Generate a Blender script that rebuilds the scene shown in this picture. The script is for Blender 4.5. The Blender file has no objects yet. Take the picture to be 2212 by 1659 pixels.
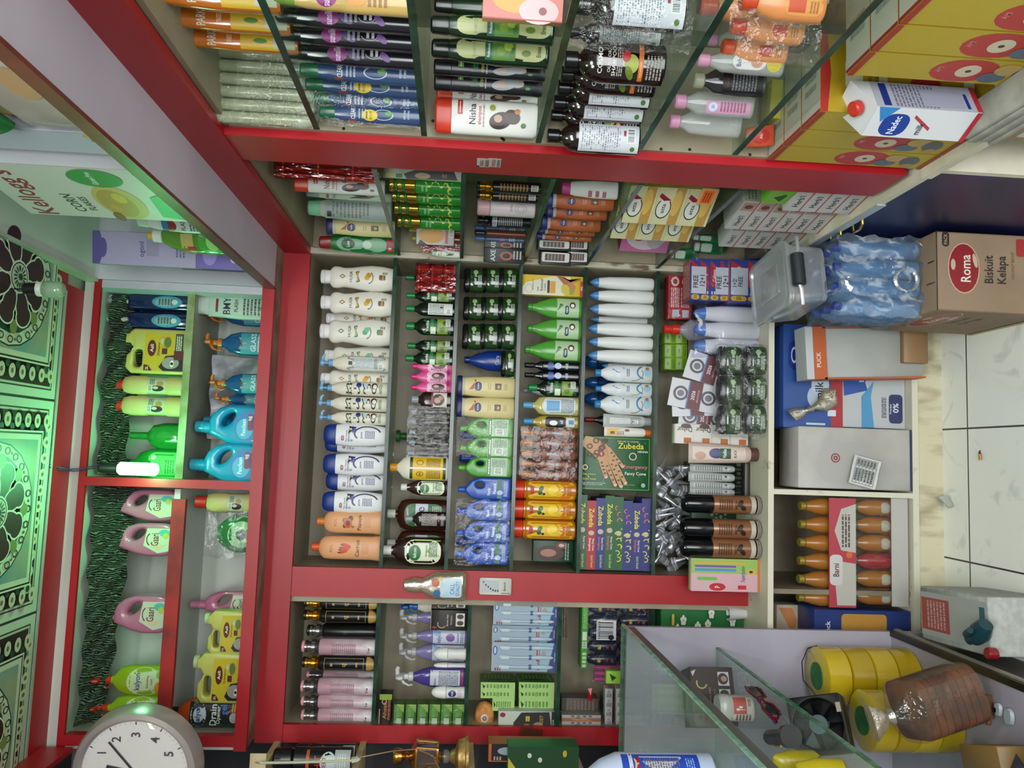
import bpy, math, random
from mathutils import Vector, Matrix, noise
random.seed(7)
PI = math.pi
SC = bpy.context.scene
COL = SC.collection
# ------------------------------------------------------------------ camera
F, CX, CY = 1700.0, 1106.0, 829.5
CAM = Vector((0, 0, 1.565))
qa, qb, qc = 0.0403579, -0.06693252, -0.0903377
BASE = Matrix(((0, 0, -1), (-1, 0, 0), (0, 1, 0)))
ROT = Matrix.Rotation(qa, 3, 'Z') @ Matrix.Rotation(qb, 3, 'Y') @ Matrix.Rotation(qc, 3, 'X') @ BASE
cd = bpy.data.cameras.new('camera'); cam = bpy.data.objects.new('camera', cd); COL.objects.link(cam)
cd.sensor_fit = 'HORIZONTAL'; cd.sensor_width = 36; cd.lens = F / 2212 * 36; cd.clip_start = 0.02
mw = Matrix((( ROT[0][0], -ROT[1][0], -ROT[2][0], CAM.x), (ROT[0][1], -ROT[1][1], -ROT[2][1], CAM.y),
             (ROT[0][2], -ROT[1][2], -ROT[2][2], CAM.z), (0, 0, 0, 1)))
cam.matrix_world = mw
SC.camera = cam
SC.view_settings.view_transform = 'Standard'; SC.view_settings.look = 'None'
SC.view_settings.gamma = 1; SC.view_settings.use_curve_mapping = False
SC.view_settings.exposure = 0.0
# ------------------------------------------------------------------ world and room lamps
w = bpy.data.worlds.new('world'); SC.world = w; w.use_nodes = True
w.node_tree.nodes['Background'].inputs[0].default_value = (0.82, 0.88, 0.92, 1)
w.node_tree.nodes['Background'].inputs[1].default_value = 0.28
def area(name, loc, rot, sx, sy, e, col):
    l = bpy.data.lights.new(name, 'AREA'); l.shape = 'RECTANGLE'; l.size = sx; l.size_y = sy; l.energy = e; l.color = col
    o = bpy.data.objects.new(name, l); COL.objects.link(o); o.location = loc; o.rotation_euler = rot; return o
area('ceiling_tube_light', (0.0, 0.9, 2.74), (0, 0, 0), 0.10, 1.2, 42, (1.0, 0.98, 0.96))
area('ceiling_panel_light', (-0.35, -0.55, 2.74), (math.radians(14), 0, 0), 1.2, 0.9, 98, (0.97, 1.0, 0.98))
area('doorway_daylight', (0.25, -1.6, 1.3), (math.radians(78), 0, math.radians(-4)), 1.5, 1.7, 84, (0.95, 0.98, 1.0))
# ------------------------------------------------------------------ pixel helpers (photo pixel -> point on a world plane)
def ray(x, y): return ROT.transposed() @ Vector(((x - CX) / F, (y - CY) / F, 1.0))
def atY(x, y, Y):
    d = ray(x, y); return CAM + d * ((Y - CAM.y) / d.y)
def atX(x, y, X):
    d = ray(x, y); return CAM + d * ((X - CAM.x) / d.x)
def atZ(x, y, Z):
    d = ray(x, y); return CAM + d * ((Z - CAM.z) / d.z)
def proj(p):
    c = ROT @ (Vector(p) - CAM); return CX + F * c.x / c.z, CY + F * c.y / c.z
# ------------------------------------------------------------------ materials
MC = {}
def lin(h):
    h = h.lstrip('#'); o = []
    for i in (0, 2, 4):
        c = int(h[i:i+2], 16) / 255; o.append(c / 12.92 if c <= .04045 else ((c + .055) / 1.055) ** 2.4)
    return (*o, 1)
def newmat(name):
    m = bpy.data.materials.new(name); m.use_nodes = True
    return m, m.node_tree, m.node_tree.nodes['Principled BSDF']
def M(col, r=.42, metal=0, a=1, em=0, coat=0):
    k = (col, r, metal, a, em, coat)
    if k in MC: return MC[k]
    m, nt, p = newmat('paint_' + col.lstrip('#'))
    p.inputs['Base Color'].default_value = lin(col); p.inputs['Roughness'].default_value = r
    p.inputs['Metallic'].default_value = metal; p.inputs['Alpha'].default_value = a
    if coat: p.inputs['Coat Weight'].default_value = coat; p.inputs['Coat Roughness'].default_value = .1
    if em: p.inputs['Emission Color'].default_value = lin(col); p.inputs['Emission Strength'].default_value = em
    MC[k] = m; return m
def noisy(name, c1, c2, scale=8, r=.45, bump=0, bscale=60, stretch=(1,1,1), lo=.42, hi=.62, metal=0):
    if name in MC: return MC[name]
    m, nt, p = newmat(name); N = nt.nodes; L = nt.links
    tc = N.new('ShaderNodeTexCoord'); mp = N.new('ShaderNodeMapping'); mp.inputs['Scale'].default_value = stretch
    L.new(tc.outputs['Object'], mp.inputs[0])
    n = N.new('ShaderNodeTexNoise'); n.inputs['Scale'].default_value = scale; n.inputs['Detail'].default_value = 6
    L.new(mp.outputs[0], n.inputs['Vector'])
    cr = N.new('ShaderNodeValToRGB'); cr.color_ramp.elements[0].position = lo; cr.color_ramp.elements[1].position = hi
    cr.color_ramp.elements[0].color = lin(c1); cr.color_ramp.elements[1].color = lin(c2)
    L.new(n.outputs[0], cr.inputs[0]); L.new(cr.outputs[0], p.inputs['Base Color'])
    p.inputs['Roughness'].default_value = r; p.inputs['Metallic'].default_value = metal
    if bump:
        n2 = N.new('ShaderNodeTexNoise'); n2.inputs['Scale'].default_value = bscale; L.new(mp.outputs[0], n2.inputs['Vector'])
        b = N.new('ShaderNodeBump'); b.inputs['Strength'].default_value = bump; b.inputs['Distance'].default_value = .004
        L.new(n2.outputs[0], b.inputs['Height']); L.new(b.outputs[0], p.inputs['Normal'])
    MC[name] = m; return m
def film(name='clear_film', fac=.16, col='#ffffff', tint='#ffffff', bump=.8, scale=45, rough=.12, dm=.35):
    if name in MC: return MC[name]
    m, nt, p = newmat(name); N = nt.nodes; L = nt.links
    t = N.new('ShaderNodeBsdfTransparent'); t.inputs[0].default_value = lin(tint)
    g = N.new('ShaderNodeBsdfGlossy'); g.inputs['Roughness'].default_value = rough
    d = N.new('ShaderNodeBsdfDiffuse'); d.inputs[0].default_value = lin(col)
    mx1 = N.new('ShaderNodeMixShader'); mx1.inputs[0].default_value = dm
    L.new(g.outputs[0], mx1.inputs[1]); L.new(d.outputs[0], mx1.inputs[2])
    mx = N.new('ShaderNodeMixShader'); mx.inputs[0].default_value = fac
    L.new(t.outputs[0], mx.inputs[1]); L.new(mx1.outputs[0], mx.inputs[2])
    n = N.new('ShaderNodeTexNoise'); n.inputs['Scale'].default_value = scale; n.inputs['Detail'].default_value = 3
    tc = N.new('ShaderNodeTexCoord'); L.new(tc.outputs['Object'], n.inputs['Vector'])
    b = N.new('ShaderNodeBump'); b.inputs['Strength'].default_value = bump; b.inputs['Distance'].default_value = .01
    L.new(n.outputs[0], b.inputs['Height']); L.new(b.outputs[0], g.inputs['Normal'])
    L.new(mx.outputs[0], N['Material Output'].inputs[0]); MC[name] = m; return m
FILM = film('clear_film', .035, bump=.5, scale=70, dm=.10, rough=.07)
FILM2 = film('milky_film', .05, '#dfe6e6', '#fafbfb', .6, 50, .10, .2)
GLASS = film('shelf_glass', .08, '#a9c4b4', '#ebf3ee', 0, 1, .03)
GEDGE = noisy('glass_edge', '#0d2a1f', '#1c4433', 20, .2)
REDM = noisy('red_laminate', '#980c17', '#a6111c', 3, .4, .05, 12)
BEIGE = noisy('beige_board', '#8d836d', '#9b917a', 5, .5)
CREAM = noisy('cream_paint', '#c9c4ae', '#d8d3c0', 9, .5, .1)
# ------------------------------------------------------------------ mesh helpers, millimetres in, metres out
MM = .001
class MB:
    def __init__(s): s.v = []; s.f = []; s.m = []; s.mats = []
    def mi(s, mat):
        if mat not in s.mats: s.mats.append(mat)
        return s.mats.index(mat)
    def add(s, vs, fs, mat):
        o = len(s.v); i = s.mi(mat); s.v += [tuple(v) for v in vs]
        for f in fs: s.f.append([o + a for a in f]); s.m.append(i)
    def box(s, x0, x1, y0, y1, z0, z1, mat):
        vs = [(x, y, z) for z in (z0, z1) for y in (y0, y1) for x in (x0, x1)]
        s.add(vs, [(0,2,3,1),(4,5,7,6),(0,1,5,4),(2,6,7,3),(0,4,6,2),(1,3,7,5)], mat)
    def loft(s, prof, mat, n=2, seg=28, cap=True, arc=None):
        vs = []; fs = []
        for p in prof:
            z, a, b = p[:3]; yo = p[3] if len(p) > 3 else 0; xo = p[4] if len(p) > 4 else 0
            for i in range(seg):
                t = 2 * PI * i / seg; c, sn = math.cos(t), math.sin(t)
                vs.append((xo + a * math.copysign(abs(c) ** (2 / n), c), yo + b * math.copysign(abs(sn) ** (2 / n), sn), z))
        R = len(prof)
        for j in range(R - 1):
            for i in range(seg):
                k = (i + 1) % seg; fs.append((j*seg+i, j*seg+k, (j+1)*seg+k, (j+1)*seg+i))
        if cap: fs.append(tuple(range(seg))[::-1]); fs.append(tuple((R-1)*seg + i for i in range(seg)))
        s.add(vs, fs, mat)
    def tube(s, pts, r, mat, seg=8):
        pts = [Vector(p) for p in pts]; vs = []; fs = []
        up = Vector((0.13, .27, .95))
        for i, p in enumerate(pts):
            t = (pts[min(i+1, len(pts)-1)] - pts[max(i-1, 0)]).normalized()
            a = t.cross(up); a = a.normalized() if a.length > .05 else t.cross(Vector((1, 0, 0))).normalized(); b = t.cross(a)
            rr = r[i] if isinstance(r, (list, tuple)) else r
            for k in range(seg):
                q = 2 * PI * k / seg; vs.append(p + a * rr * math.cos(q) + b * rr * math.sin(q))
        for i in range(len(pts) - 1):
            for k in range(seg):
                l = (k + 1) % seg; fs.append((i*seg+k, i*seg+l, (i+1)*seg+l, (i+1)*seg+k))
        fs.append(tuple(range(seg))[::-1]); fs.append(tuple((len(pts)-1)*seg + k for k in range(seg)))
        s.add(vs, fs, mat)
    def prism(s, outline, depth, mat, holes=(), bevel=0, y=0, res=2):
        c = bpy.data.curves.new('tmp', 'CURVE'); c.dimensions = '2D'; c.fill_mode = 'BOTH'
        c.extrude = depth / 2 - bevel; c.bevel_depth = bevel; c.bevel_resolution = res; c.offset = -bevel
        for loop in [outline, *holes]:
            sp = c.splines.new('POLY'); sp.points.add(len(loop) - 1); sp.use_cyclic_u = True
            for i, q in enumerate(loop): sp.points[i].co = (q[0], q[1], 0, 1)
        o = bpy.data.objects.new('tmp', c); me = bpy.data.meshes.new_from_object(o)
        vs = [(v.co.x, y - v.co.z, v.co.y) for v in me.vertices]; fs = [tuple(p.vertices) for p in me.polygons]
        s.add(vs, fs, mat); bpy.data.objects.remove(o); bpy.data.curves.remove(c); bpy.data.meshes.remove(me)
    def mesh(s, name, smooth=35, scale=1, merge=False):
        me = bpy.data.meshes.new(name)
        me.from_pydata([(a * scale, b * scale, c * scale) for a, b, c in s.v], [], s.f)
        for m in s.mats: me.materials.append(m)
        me.polygons.foreach_set('material_index', s.m)
        if merge:
            import bmesh
            bm = bmesh.new(); bm.from_mesh(me); bmesh.ops.remove_doubles(bm, verts=bm.verts, dist=1e-5); bm.to_mesh(me); bm.free()
        me.update()
        if smooth:
            me.polygons.foreach_set('use_smooth', [True] * len(me.polygons)); me.set_sharp_from_angle(angle=math.radians(smooth))
        return me
def arc(cx, cy, r, a0, a1, n=8, ry=None):
    ry = ry or r
    return [(cx + r * math.cos(math.radians(a0 + (a1 - a0) * i / n)), cy + ry * math.sin(math.radians(a0 + (a1 - a0) * i / n))) for i in range(n + 1)]
def rrect(x0, z0, x1, z1, r, n=4):
    return arc(x1-r, z1-r, r, 0, 90, n) + arc(x0+r, z1-r, r, 90, 180, n) + arc(x0+r, z0+r, r, 180, 270, n) + arc(x1-r, z0+r, r, 270, 360, n)
TX = {}
def textmesh(t):
    if t in TX: return TX[t]
    c = bpy.data.curves.new('tmp', 'FONT'); c.body = t; c.size = 1; c.resolution_u = 2; c.offset = .012
    c.align_x = 'CENTER'; c.align_y = 'CENTER'
    o = bpy.data.objects.new('tmp', c); me = bpy.data.meshes.new_from_object(o)
    vs = [(v.co.x, v.co.y) for v in me.vertices]; fs = [tuple(p.vertices) for p in me.polygons]
    bpy.data.objects.remove(o); bpy.data.curves.remove(c); bpy.data.meshes.remove(me)
    if vs:
        xs = [v[0] for v in vs]; ys = [v[1] for v in vs]; mx, my = (min(xs)+max(xs))/2, (min(ys)+max(ys))/2
        vs = [(a-mx, b-my) for a, b in vs]; TX[t] = (vs, fs, max(xs)-min(xs))
    else: TX[t] = ([], [], 1)
    return TX[t]
def art_mesh(name, reg, items, surf, face='front', dims=(0,0,0), curved=True, sub=3, rough=.38, e0=.5):
    """flat printed artwork laid on a surface; u,v in 0..1 of the region (mm)"""
    x0, z0, x1, z1 = reg; Wd, Hd = x1-x0, z1-z0; mb = MB(); W, D, H = dims; lay = [0]
    def emit(pts, fs, col):
        off = e0 + .16 * lay[0]; vs = []
        for (x, z) in pts:
            if face == 'front': vs.append((x, surf(x, z) - off, z))
            elif face == 'left': vs.append((-W/2 - off, -x, z))
            elif face == 'right': vs.append((W/2 + off, x, z))
            elif face == 'top': vs.append((x, z, H + off))
            elif face == 'down': vs.append((x, z, -off))
        mb.add(vs, fs if face != 'down' else [tuple(f)[::-1] for f in fs], col if not isinstance(col, str) else M(col, rough)); lay[0] += 1
    U = lambda u: x0 + u * Wd
    V = lambda v: z0 + v * Hd
    def grid(a, b, c, d, col):
        nx = max(1, int(abs(U(c)-U(a)) / sub)) if curved and face == 'front' else 1
        nz = max(1, int(abs(V(d)-V(b)) / 10)) if curved and face == 'front' else 1
        pts = [(U(a + (c-a)*i/nx), V(b + (d-b)*j/nz)) for j in range(nz+1) for i in range(nx+1)]
        emit(pts, [(j*(nx+1)+i, j*(nx+1)+i+1, (j+1)*(nx+1)+i+1, (j+1)*(nx+1)+i) for j in range(nz) for i in range(nx)], col)
    for it in items:
        k, col = it[0], it[1]
        if k == 'r': grid(*it[2:6], col)
        elif k == 'R':   # rounded rect / any ellipse-like polygon fan
            a, b, c, d, rr = it[2:7]; o = rrect(U(a), V(b), U(c), V(d), min(.49, rr*1.3) * min(abs(U(c)-U(a)), abs(V(d)-V(b))), 4)
            cx, cz = (U(a)+U(c))/2, (V(b)+V(d))/2
            ring = [[(cx+(x-cx)*t, cz+(z-cz)*t) for x, z in o] for t in (1, .66, .33)]; n = len(o)
            pts = ring[0]+ring[1]+ring[2]+[(cx, cz)]
            fs = [(q*n+i, q*n+(i+1) % n, (q+1)*n+(i+1) % n, (q+1)*n+i) for q in (0, 1) for i in range(n)] + [(2*n+i, 2*n+(i+1) % n, 3*n) for i in range(n)]
            emit(pts, fs, col)
        elif k == 'e':
            cu, cv, ru, rv = it[2:6]; rot = math.radians(it[6]) if len(it) > 6 else 0; n = 20
            pts = []
            for t in (1, .6, .3):
                for i in range(n):
                    a = 2*PI*i/n; ex, ez = math.cos(a)*ru*Wd*t, math.sin(a)*rv*Hd*t
                    pts.append((U(cu)+ex*math.cos(rot)-ez*math.sin(rot), V(cv)+ex*math.sin(rot)+ez*math.cos(rot)))
            pts.append((U(cu), V(cv)))
            fs = [(q*n+i, q*n+(i+1) % n, (q+1)*n+(i+1) % n, (q+1)*n+i) for q in (0, 1) for i in range(n)] + [(2*n+i, 2*n+(i+1) % n, 3*n) for i in range(n)]
            emit(pts, fs, col)
        elif k == 'o':
            cu, cv, ru, rv, th = it[2:7]; a0, a1 = (it[7], it[8]) if len(it) > 8 else (0, 360); n = 24
            pts = []
            for i in range(n+1):
                a = math.radians(a0 + (a1-a0)*i/n)
                for t in (1, 1-th): pts.append((U(cu)+math.cos(a)*ru*Wd*t, V(cv)+math.sin(a)*rv*Hd*t))
            emit(pts, [(2*i, 2*i+2, 2*i+3, 2*i+1) for i in range(n)], col)
        elif k == 'p':
            pts = [(U(a), V(b)) for a, b in it[2]]; cx = sum(p[0] for p in pts)/len(pts); cz = sum(p[1] for p in pts)/len(pts)
            n = len(pts); emit(pts+[(cx, cz)], [(i, (i+1) % n, n) for i in range(n)], col)
        elif k == 't':
            txt, cu, cv, h = it[2:6]; rot = it[6] if len(it) > 6 else 0; mw_ = it[7] if len(it) > 7 else .95
            vs, fs, tw = textmesh(txt)
            if not vs: continue
            s_ = h * Hd / .72; lim = mw_ * (Wd if rot % 180 == 0 else Hd); sx = min(s_, lim / tw); r_ = math.radians(rot)
            pts = [(U(cu) + a*sx*math.cos(r_) - b*s_*math.sin(r_), V(cv) + a*sx*math.sin(r_) + b*s_*math.cos(r_)) for a, b in vs]
            emit(pts, fs, col)
        elif k == 'l':
            a, b, c, d, n = it[2:7]; rnd = random.Random(n + int(a*100)); pts = []; fs = []
            for j in range(n):
                zc = b + (d-b)*(j+.5)/n; hh = (d-b)/n*.27; u = a
                while u < c:
                    e = min(c, u + rnd.uniform(.05, .22)*(c-a)); o = len(pts)
                    pts += [(U(u), V(zc-hh)), (U(e), V(zc-hh)), (U(e), V(zc+hh)), (U(u), V(zc+hh))]; fs.append((o, o+1, o+2, o+3))
                    u = e + .03*(c-a)
            emit(pts, fs, col)
        elif k == 'b':
            a, b, c, d = it[2:6]; grid(a, b, c, d, col); n = 11; pts = []; fs = []; rnd = random.Random(3)
            for i in range(n):
                u = a + (c-a)*(.08+.84*i/n); e = u + (c-a)*rnd.uniform(.02, .06); o = len(pts)
                pts += [(U(u), V(b+(d-b)*.15)), (U(e), V(b+(d-b)*.15)), (U(e), V(d-(d-b)*.1)), (U(u), V(d-(d-b)*.1))]; fs.append((o, o+1, o+2, o+3))
            emit(pts, fs, '#202020')
    return mb.mesh(name, smooth=0, scale=MM)
# ------------------------------------------------------------------ kinds and things
ALL = []
DBG = 0
class Kind:
    def __init__(s, name, cat): s.name = name; s.cat = cat; s.parts = []; s.last = None; s.bb = None; s.dims = (0, 0, 0)
    def P(s, name, me, parent=None, label=None, grow=True):
        s.parts.append((name, me, parent, label))
        if grow:
            for v in me.vertices:
                c = v.co
                if s.bb is None: s.bb = [c.x, c.x, c.y, c.y, c.z, c.z]
                b = s.bb; b[0] = min(b[0], c.x); b[1] = max(b[1], c.x); b[2] = min(b[2], c.y); b[3] = max(b[3], c.y); b[4] = min(b[4], c.z); b[5] = max(b[5], c.z)
        return len(s.parts) - 1
    def loft(s, name, mat, prof, n=2, seg=28, parent=None, label=None, surf=True, smooth=40):
        mb = MB(); mb.loft(prof, M(mat) if isinstance(mat, str) else mat, n, seg); i = s.P(name, mb.mesh(name, smooth, MM), parent, label)
        if surf: s.last = (prof, n); s.box_ = None
        return i
    def surf(s, x, z):
        if s.box_ is not None: return s.box_
        prof, n = s.last; p = prof
        if z <= p[0][0]: q = p[0]; A, B = q[1], q[2]; yo = q[3] if len(q) > 3 else 0
        elif z >= p[-1][0]: q = p[-1]; A, B = q[1], q[2]; yo = q[3] if len(q) > 3 else 0
        else:
            for i in range(len(p)-1):
                if p[i][0] <= z <= p[i+1][0]:
                    t = (z-p[i][0]) / max(1e-6, p[i+1][0]-p[i][0]); A = p[i][1]+(p[i+1][1]-p[i][1])*t; B = p[i][2]+(p[i+1][2]-p[i][2])*t
                    yo = (p[i][3] if len(p[i]) > 3 else 0)*(1-t)+(p[i+1][3] if len(p[i+1]) > 3 else 0)*t; break
        t = min(.995, abs(x)/A); return yo - B*(1-t**n)**(1/n)
    box_ = None
    def box(s, name, mat, W, D, H, bevel=1.0, parent=None, label=None, z=0):
        mb = MB(); mat = M(mat) if isinstance(mat, str) else mat
        b = bevel; mb.loft([(z, W/2-b, D/2-b), (z+b, W/2, D/2), (z+H-b, W/2, D/2), (z+H, W/2-b, D/2-b)], mat, 40, 4 if False else 36)
        # superellipse with a high exponent keeps edges crisp and slightly rounded
        i = s.P(name, mb.mesh(name, 50, MM), parent, label); s.box_ = -D/2; s.dims = (W, D, z+H); return i
    def prism(s, name, mat, outline, depth, holes=(), bevel=3, y=0, parent=None, label=None):
        mb = MB(); mb.prism(outline, depth, M(mat) if isinstance(mat, str) else mat, holes, bevel, y)
        i = s.P(name, mb.mesh(name, 40, MM, merge=True), parent, label); s.box_ = y - depth/2; return i
    def art(s, name, reg, items, face='front', parent=None, label=None, curved=None, **kw):
        c = s.box_ is None if curved is None else curved
        me = art_mesh(name, reg, items, s.surf, face, s.dims, c, **kw); return s.P(name, me, parent, label, False)
    def mb(s, name, mb, parent=None, label=None, smooth=40, grow=True): return s.P(name, mb.mesh(name, smooth, MM), parent, label, grow)
    def wrap(s, x0, x1, y0, y1, z0, z1, mat=None, amp=2.5, name='plastic_wrap', parent=None, step=14, seed=0):
        mb = MB(); mat = mat or FILM
        nx, ny, nz = (max(2, int((b-a)/step)) for a, b in ((x0, x1), (y0, y1), (z0, z1)))
        def sheet(o, u, v, nu, nv, nm):
            pts = []; 
            for j in range(nv+1):
                for i in range(nu+1):
                    p = Vector(o) + Vector(u)*(i/nu) + Vector(v)*(j/nv)
                    q = noise.noise_vector(p*.045 + Vector((seed, seed, 0))); pts.append(p + Vector(nm)*0 + q*amp*1.6)
            mb.add(pts, [(j*(nu+1)+i, j*(nu+1)+i+1, (j+1)*(nu+1)+i+1, (j+1)*(nu+1)+i) for j in range(nv) for i in range(nu)], mat)
        X, Yv, Z = (x1-x0, 0, 0), (0, y1-y0, 0), (0, 0, z1-z0)
        sheet((x0, y0, z0), X, Z, nx, nz, (0,-1,0)); sheet((x0, y0, z1), X, Yv, nx, ny, (0,0,1))
        sheet((x0, y1, z0), (0, y0-y1, 0), Z, ny, nz, (-1,0,0)); sheet((x1, y0, z0), Yv, Z, ny, nz, (1,0,0))
        return s.P(name, mb.mesh(name, 60, MM), parent, None, False)
def spawn(k, M4, desc, where, name=None, solo=None, group=None):
    root = bpy.data.objects.new(name or k.name, None); COL.objects.link(root); root.empty_display_size = .02
    root.matrix_world = M4; obs = []
    for (pn, me, par, lab) in k.parts:
        o = bpy.data.objects.new(pn, me); COL.objects.link(o); o.parent = root if par is None else obs[par]; obs.append(o)
        if lab: o['label'] = lab
    root['category'] = k.cat
    ALL.append((root, desc, where, solo, group)); return root
def put(k, bx, Y, z, desc, where, rot=0, keep=None, name=None, solo=None, lean=0, fwd=0, ds=None, group=None):
    """stand kind k on height z at depth Y so that it fills photo box bx=(x0,x1,y0,y1)"""
    x0, x1, y0, y1 = bx; yc = (y0+y1)/2
    if z is None: z = atY(x1, yc, Y).z
    p = atY(x1, yc, Y); h = atY(x0, yc, Y).z - z
    if DBG and abs(p.z - z) > .03: print('PUT', desc, 'z', round(z, 3), 'pixel base', round(p.z, 3), 'h', round(h, 3))
    if h < .005: z = p.z; h = atY(x0, yc, Y).z - z
    xm = (x0+x1)/2; w_ = abs(atY(xm, y0, Y).x - atY(xm, y1, Y).x)
    X = (atY(xm, y0, Y).x + atY(xm, y1, Y).x)/2
    b = k.bb if k.bb[5] < 3 else [q*MM for q in k.bb]; sz = h/(b[5]-b[4]); sx = w_/(b[1]-b[0])
    if keep == 'h': sx = sz
    if keep == 'w': sz = sx
    sy = ds or (sx*sz)**.5
    S = Matrix.Diagonal((sx, sy, sz, 1))
    if rot == 0 and -b[2]*sy > .024: Y = Y - .022 - b[2]*sy      # deep goods: the front face stands at the shelf front
    m4 = Matrix.Translation((X, Y, z)) @ Matrix.Rotation(math.radians(rot), 4, 'Z') @ Matrix.Rotation(math.radians(lean), 4, 'Y') @ S @ Matrix.Translation((-(b[0]+b[1])/2, 0, -b[4]))
    return spawn(k, m4, desc, where, name, solo, group)
def tagS(o): o['kind'] = 'structure'; return o
def solid(name, mb, kind='structure', smooth=0, parent=None, label=None, cat=None):
    o = bpy.data.objects.new(name, mb.mesh(name, smooth)); COL.objects.link(o)
    if parent: o.parent = parent
    elif kind: o['kind'] = kind
    if label: o['label'] = label
    if cat: o['category'] = cat
    return o
def root(name, loc, label, cat, group=None):
    o = bpy.data.objects.new(name, None); COL.objects.link(o); o.location = loc; o['label'] = label; o['category'] = cat; o.empty_display_size = .02
    if group: o['group'] = group
    return o
def BX(name, x0, x1, y0, y1, z0, z1, mat, parent=None, off=(0,0,0), **k):
    mb = MB(); mb.box(x0-off[0], x1-off[0], y0-off[1], y1-off[1], z0-off[2], z1-off[2], mat); return solid(name, mb, parent=parent, **k)
# ================================================================== the setting
ZC = 2.745                                        # ceiling height
LEDGE = 0.581
def tile_floor():
    m, nt, p = newmat('marble_floor_tiles'); N = nt.nodes; L = nt.links
    tc = N.new('ShaderNodeTexCoord'); mp = N.new('ShaderNodeMapping'); mp.inputs['Scale'].default_value = (1/.406, 1/.406, 1)
    mp.inputs['Location'].default_value = (-.13/.406, -2.32/.406, 0); L.new(tc.outputs['Object'], mp.inputs[0])
    br = N.new('ShaderNodeTexBrick'); br.offset = 0; br.inputs['Scale'].default_value = 1; br.inputs['Mortar Size'].default_value = .007
    br.inputs['Brick Width'].default_value = 1; br.inputs['Row Height'].default_value = 1; br.inputs['Mortar Smooth'].default_value = .05
    br.inputs['Mortar'].default_value = lin('#3c3a34'); L.new(mp.outputs[0], br.inputs[0])
    nz = N.new('ShaderNodeTexNoise'); nz.inputs['Scale'].default_value = 5; nz.inputs['Detail'].default_value = 9; nz.inputs['Distortion'].default_value = 2.2
    L.new(tc.outputs['Object'], nz.inputs['Vector'])
    cr = N.new('ShaderNodeValToRGB'); e = cr.color_ramp.elements; e[0].position = .34; e[0].color = lin('#d9d9d3'); e[1].position = .42; e[1].color = lin('#ecece6')
    L.new(nz.outputs[0], cr.inputs[0]); L.new(cr.outputs[0], br.inputs['Color1']); L.new(cr.outputs[0], br.inputs['Color2'])
    L.new(br.outputs[0], p.inputs['Base Color']); p.inputs['Roughness'].default_value = .22; return m
mb = MB(); mb.box(-2.4, 2.4, -2.0, 3.1, -.06, 0, tile_floor()); solid('floor', mb)
CEILW = noisy('ceiling_panel', '#8f9c8c', '#a9b5a2', 4, .5)
mb = MB(); mb.box(-2.4, 2.4, -2.0, 3.1, ZC, ZC+.06, CEILW); ceiling = solid('ceiling', mb)
WALLM = noisy('wall_paint', '#b9b6a6', '#c6c3b4', 4, .7)
BX('wall_back', -2.4, 2.4, 3.1, 3.18, 0, ZC, WALLM)
BX('wall_right', 1.02, 1.1, -2.0, 3.1, 0, ZC, WALLM)
# ornamental ceiling tiles (0.6 m) with a printed rosette
MOTT = noisy('marbled_print', '#8b8f78', '#5f8a86', 9, .4, lo=.38, hi=.6)
def tile_items():
    it = [('r', '#1f2a24', .0, .0, 1, 1), ('r', '#aebba6', .006, .006, .994, .994), ('r', '#2c2a26', .045, .045, .955, .955), ('r', '#a9b69c', .052, .052, .948, .948),
          ('r', '#2a1c1c', .062, .062, .938, .938)]
    n = 11
    for i in range(n):
        q = .09 + .82*(i+.5)/n
        for (u, v, a, b) in ((q, .105, .026, .032), (q, .895, .026, .032), (.105, q, .032, .026), (.895, q, .032, .026)):
            it.append(('e', '#b9b79a', u, v, a, b)); it.append(('e', '#6a5648', u, v, a*.38, b*.38))
        if i < n-1:
            q2 = q + .41/n
            for (u, v) in ((q2, .135), (q2, .865), (.135, q2), (.865, q2)): it.append(('e', '#173a32', u, v, .016, .016))
    it += [('r', '#c3c7ae', .15, .15, .85, .85), ('r', '#141c18', .158, .158, .842, .842), ('r', '#b7bda2', .166, .166, .834, .834), ('r', MOTT, .19, .19, .81, .81),
           ('e', '#141c18', .5, .5, .30, .30), ('e', '#b9c2a6', .5, .5, .293, .293), ('e', '#1c3a2c', .5, .5, .243, .243)]
    for i in range(24):
        a = 2*PI*i/24; it.append(('o', '#2c2a26', .5+.268*math.cos(a), .5+.268*math.sin(a), .017, .021, .35)); 
        if i % 2: it.append(('e', '#7a4a3a', .5+.268*math.cos(a+.13), .5+.268*math.sin(a+.13), .007, .007))
    for i in range(8):
        a = 22.5+45*i; r = math.radians(a)
        it.append(('e', '#6f7a44', .5+.215*math.cos(r+.39), .5+.215*math.sin(r+.39), .032, .028, a+22))
        for s_, c_ in ((1, '#c9d3bb'), (.86, '#331216')):
            it.append(('e', c_, .5+.135*math.cos(r), .5+.135*math.sin(r), .085*s_, .052*s_, a)); it.append(('e', c_, .5+.175*math.cos(r), .5+.175*math.sin(r), .05*s_, .062*s_, a))
    it += [('e', '#c9d3bb', .5, .5, .072, .072), ('e', '#1f2a24', .5, .5, .064, .064), ('e', '#b9c2a6', .5, .5, .058, .058)]
    for i in range(16):
        r = 2*PI*i/16; it.append(('e', '#1f2a24', .5+.038*math.cos(r), .5+.038*math.sin(r), .014, .004, math.degrees(r)))
    it.append(('e', '#23302a', .5, .5, .016, .016)); return it
tm = art_mesh('printed_rosette', (-300, -300, 300, 300), tile_items(), None, 'down', (600, 600, 0), False, e0=1.2, rough=.5)
TI = 0
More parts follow.
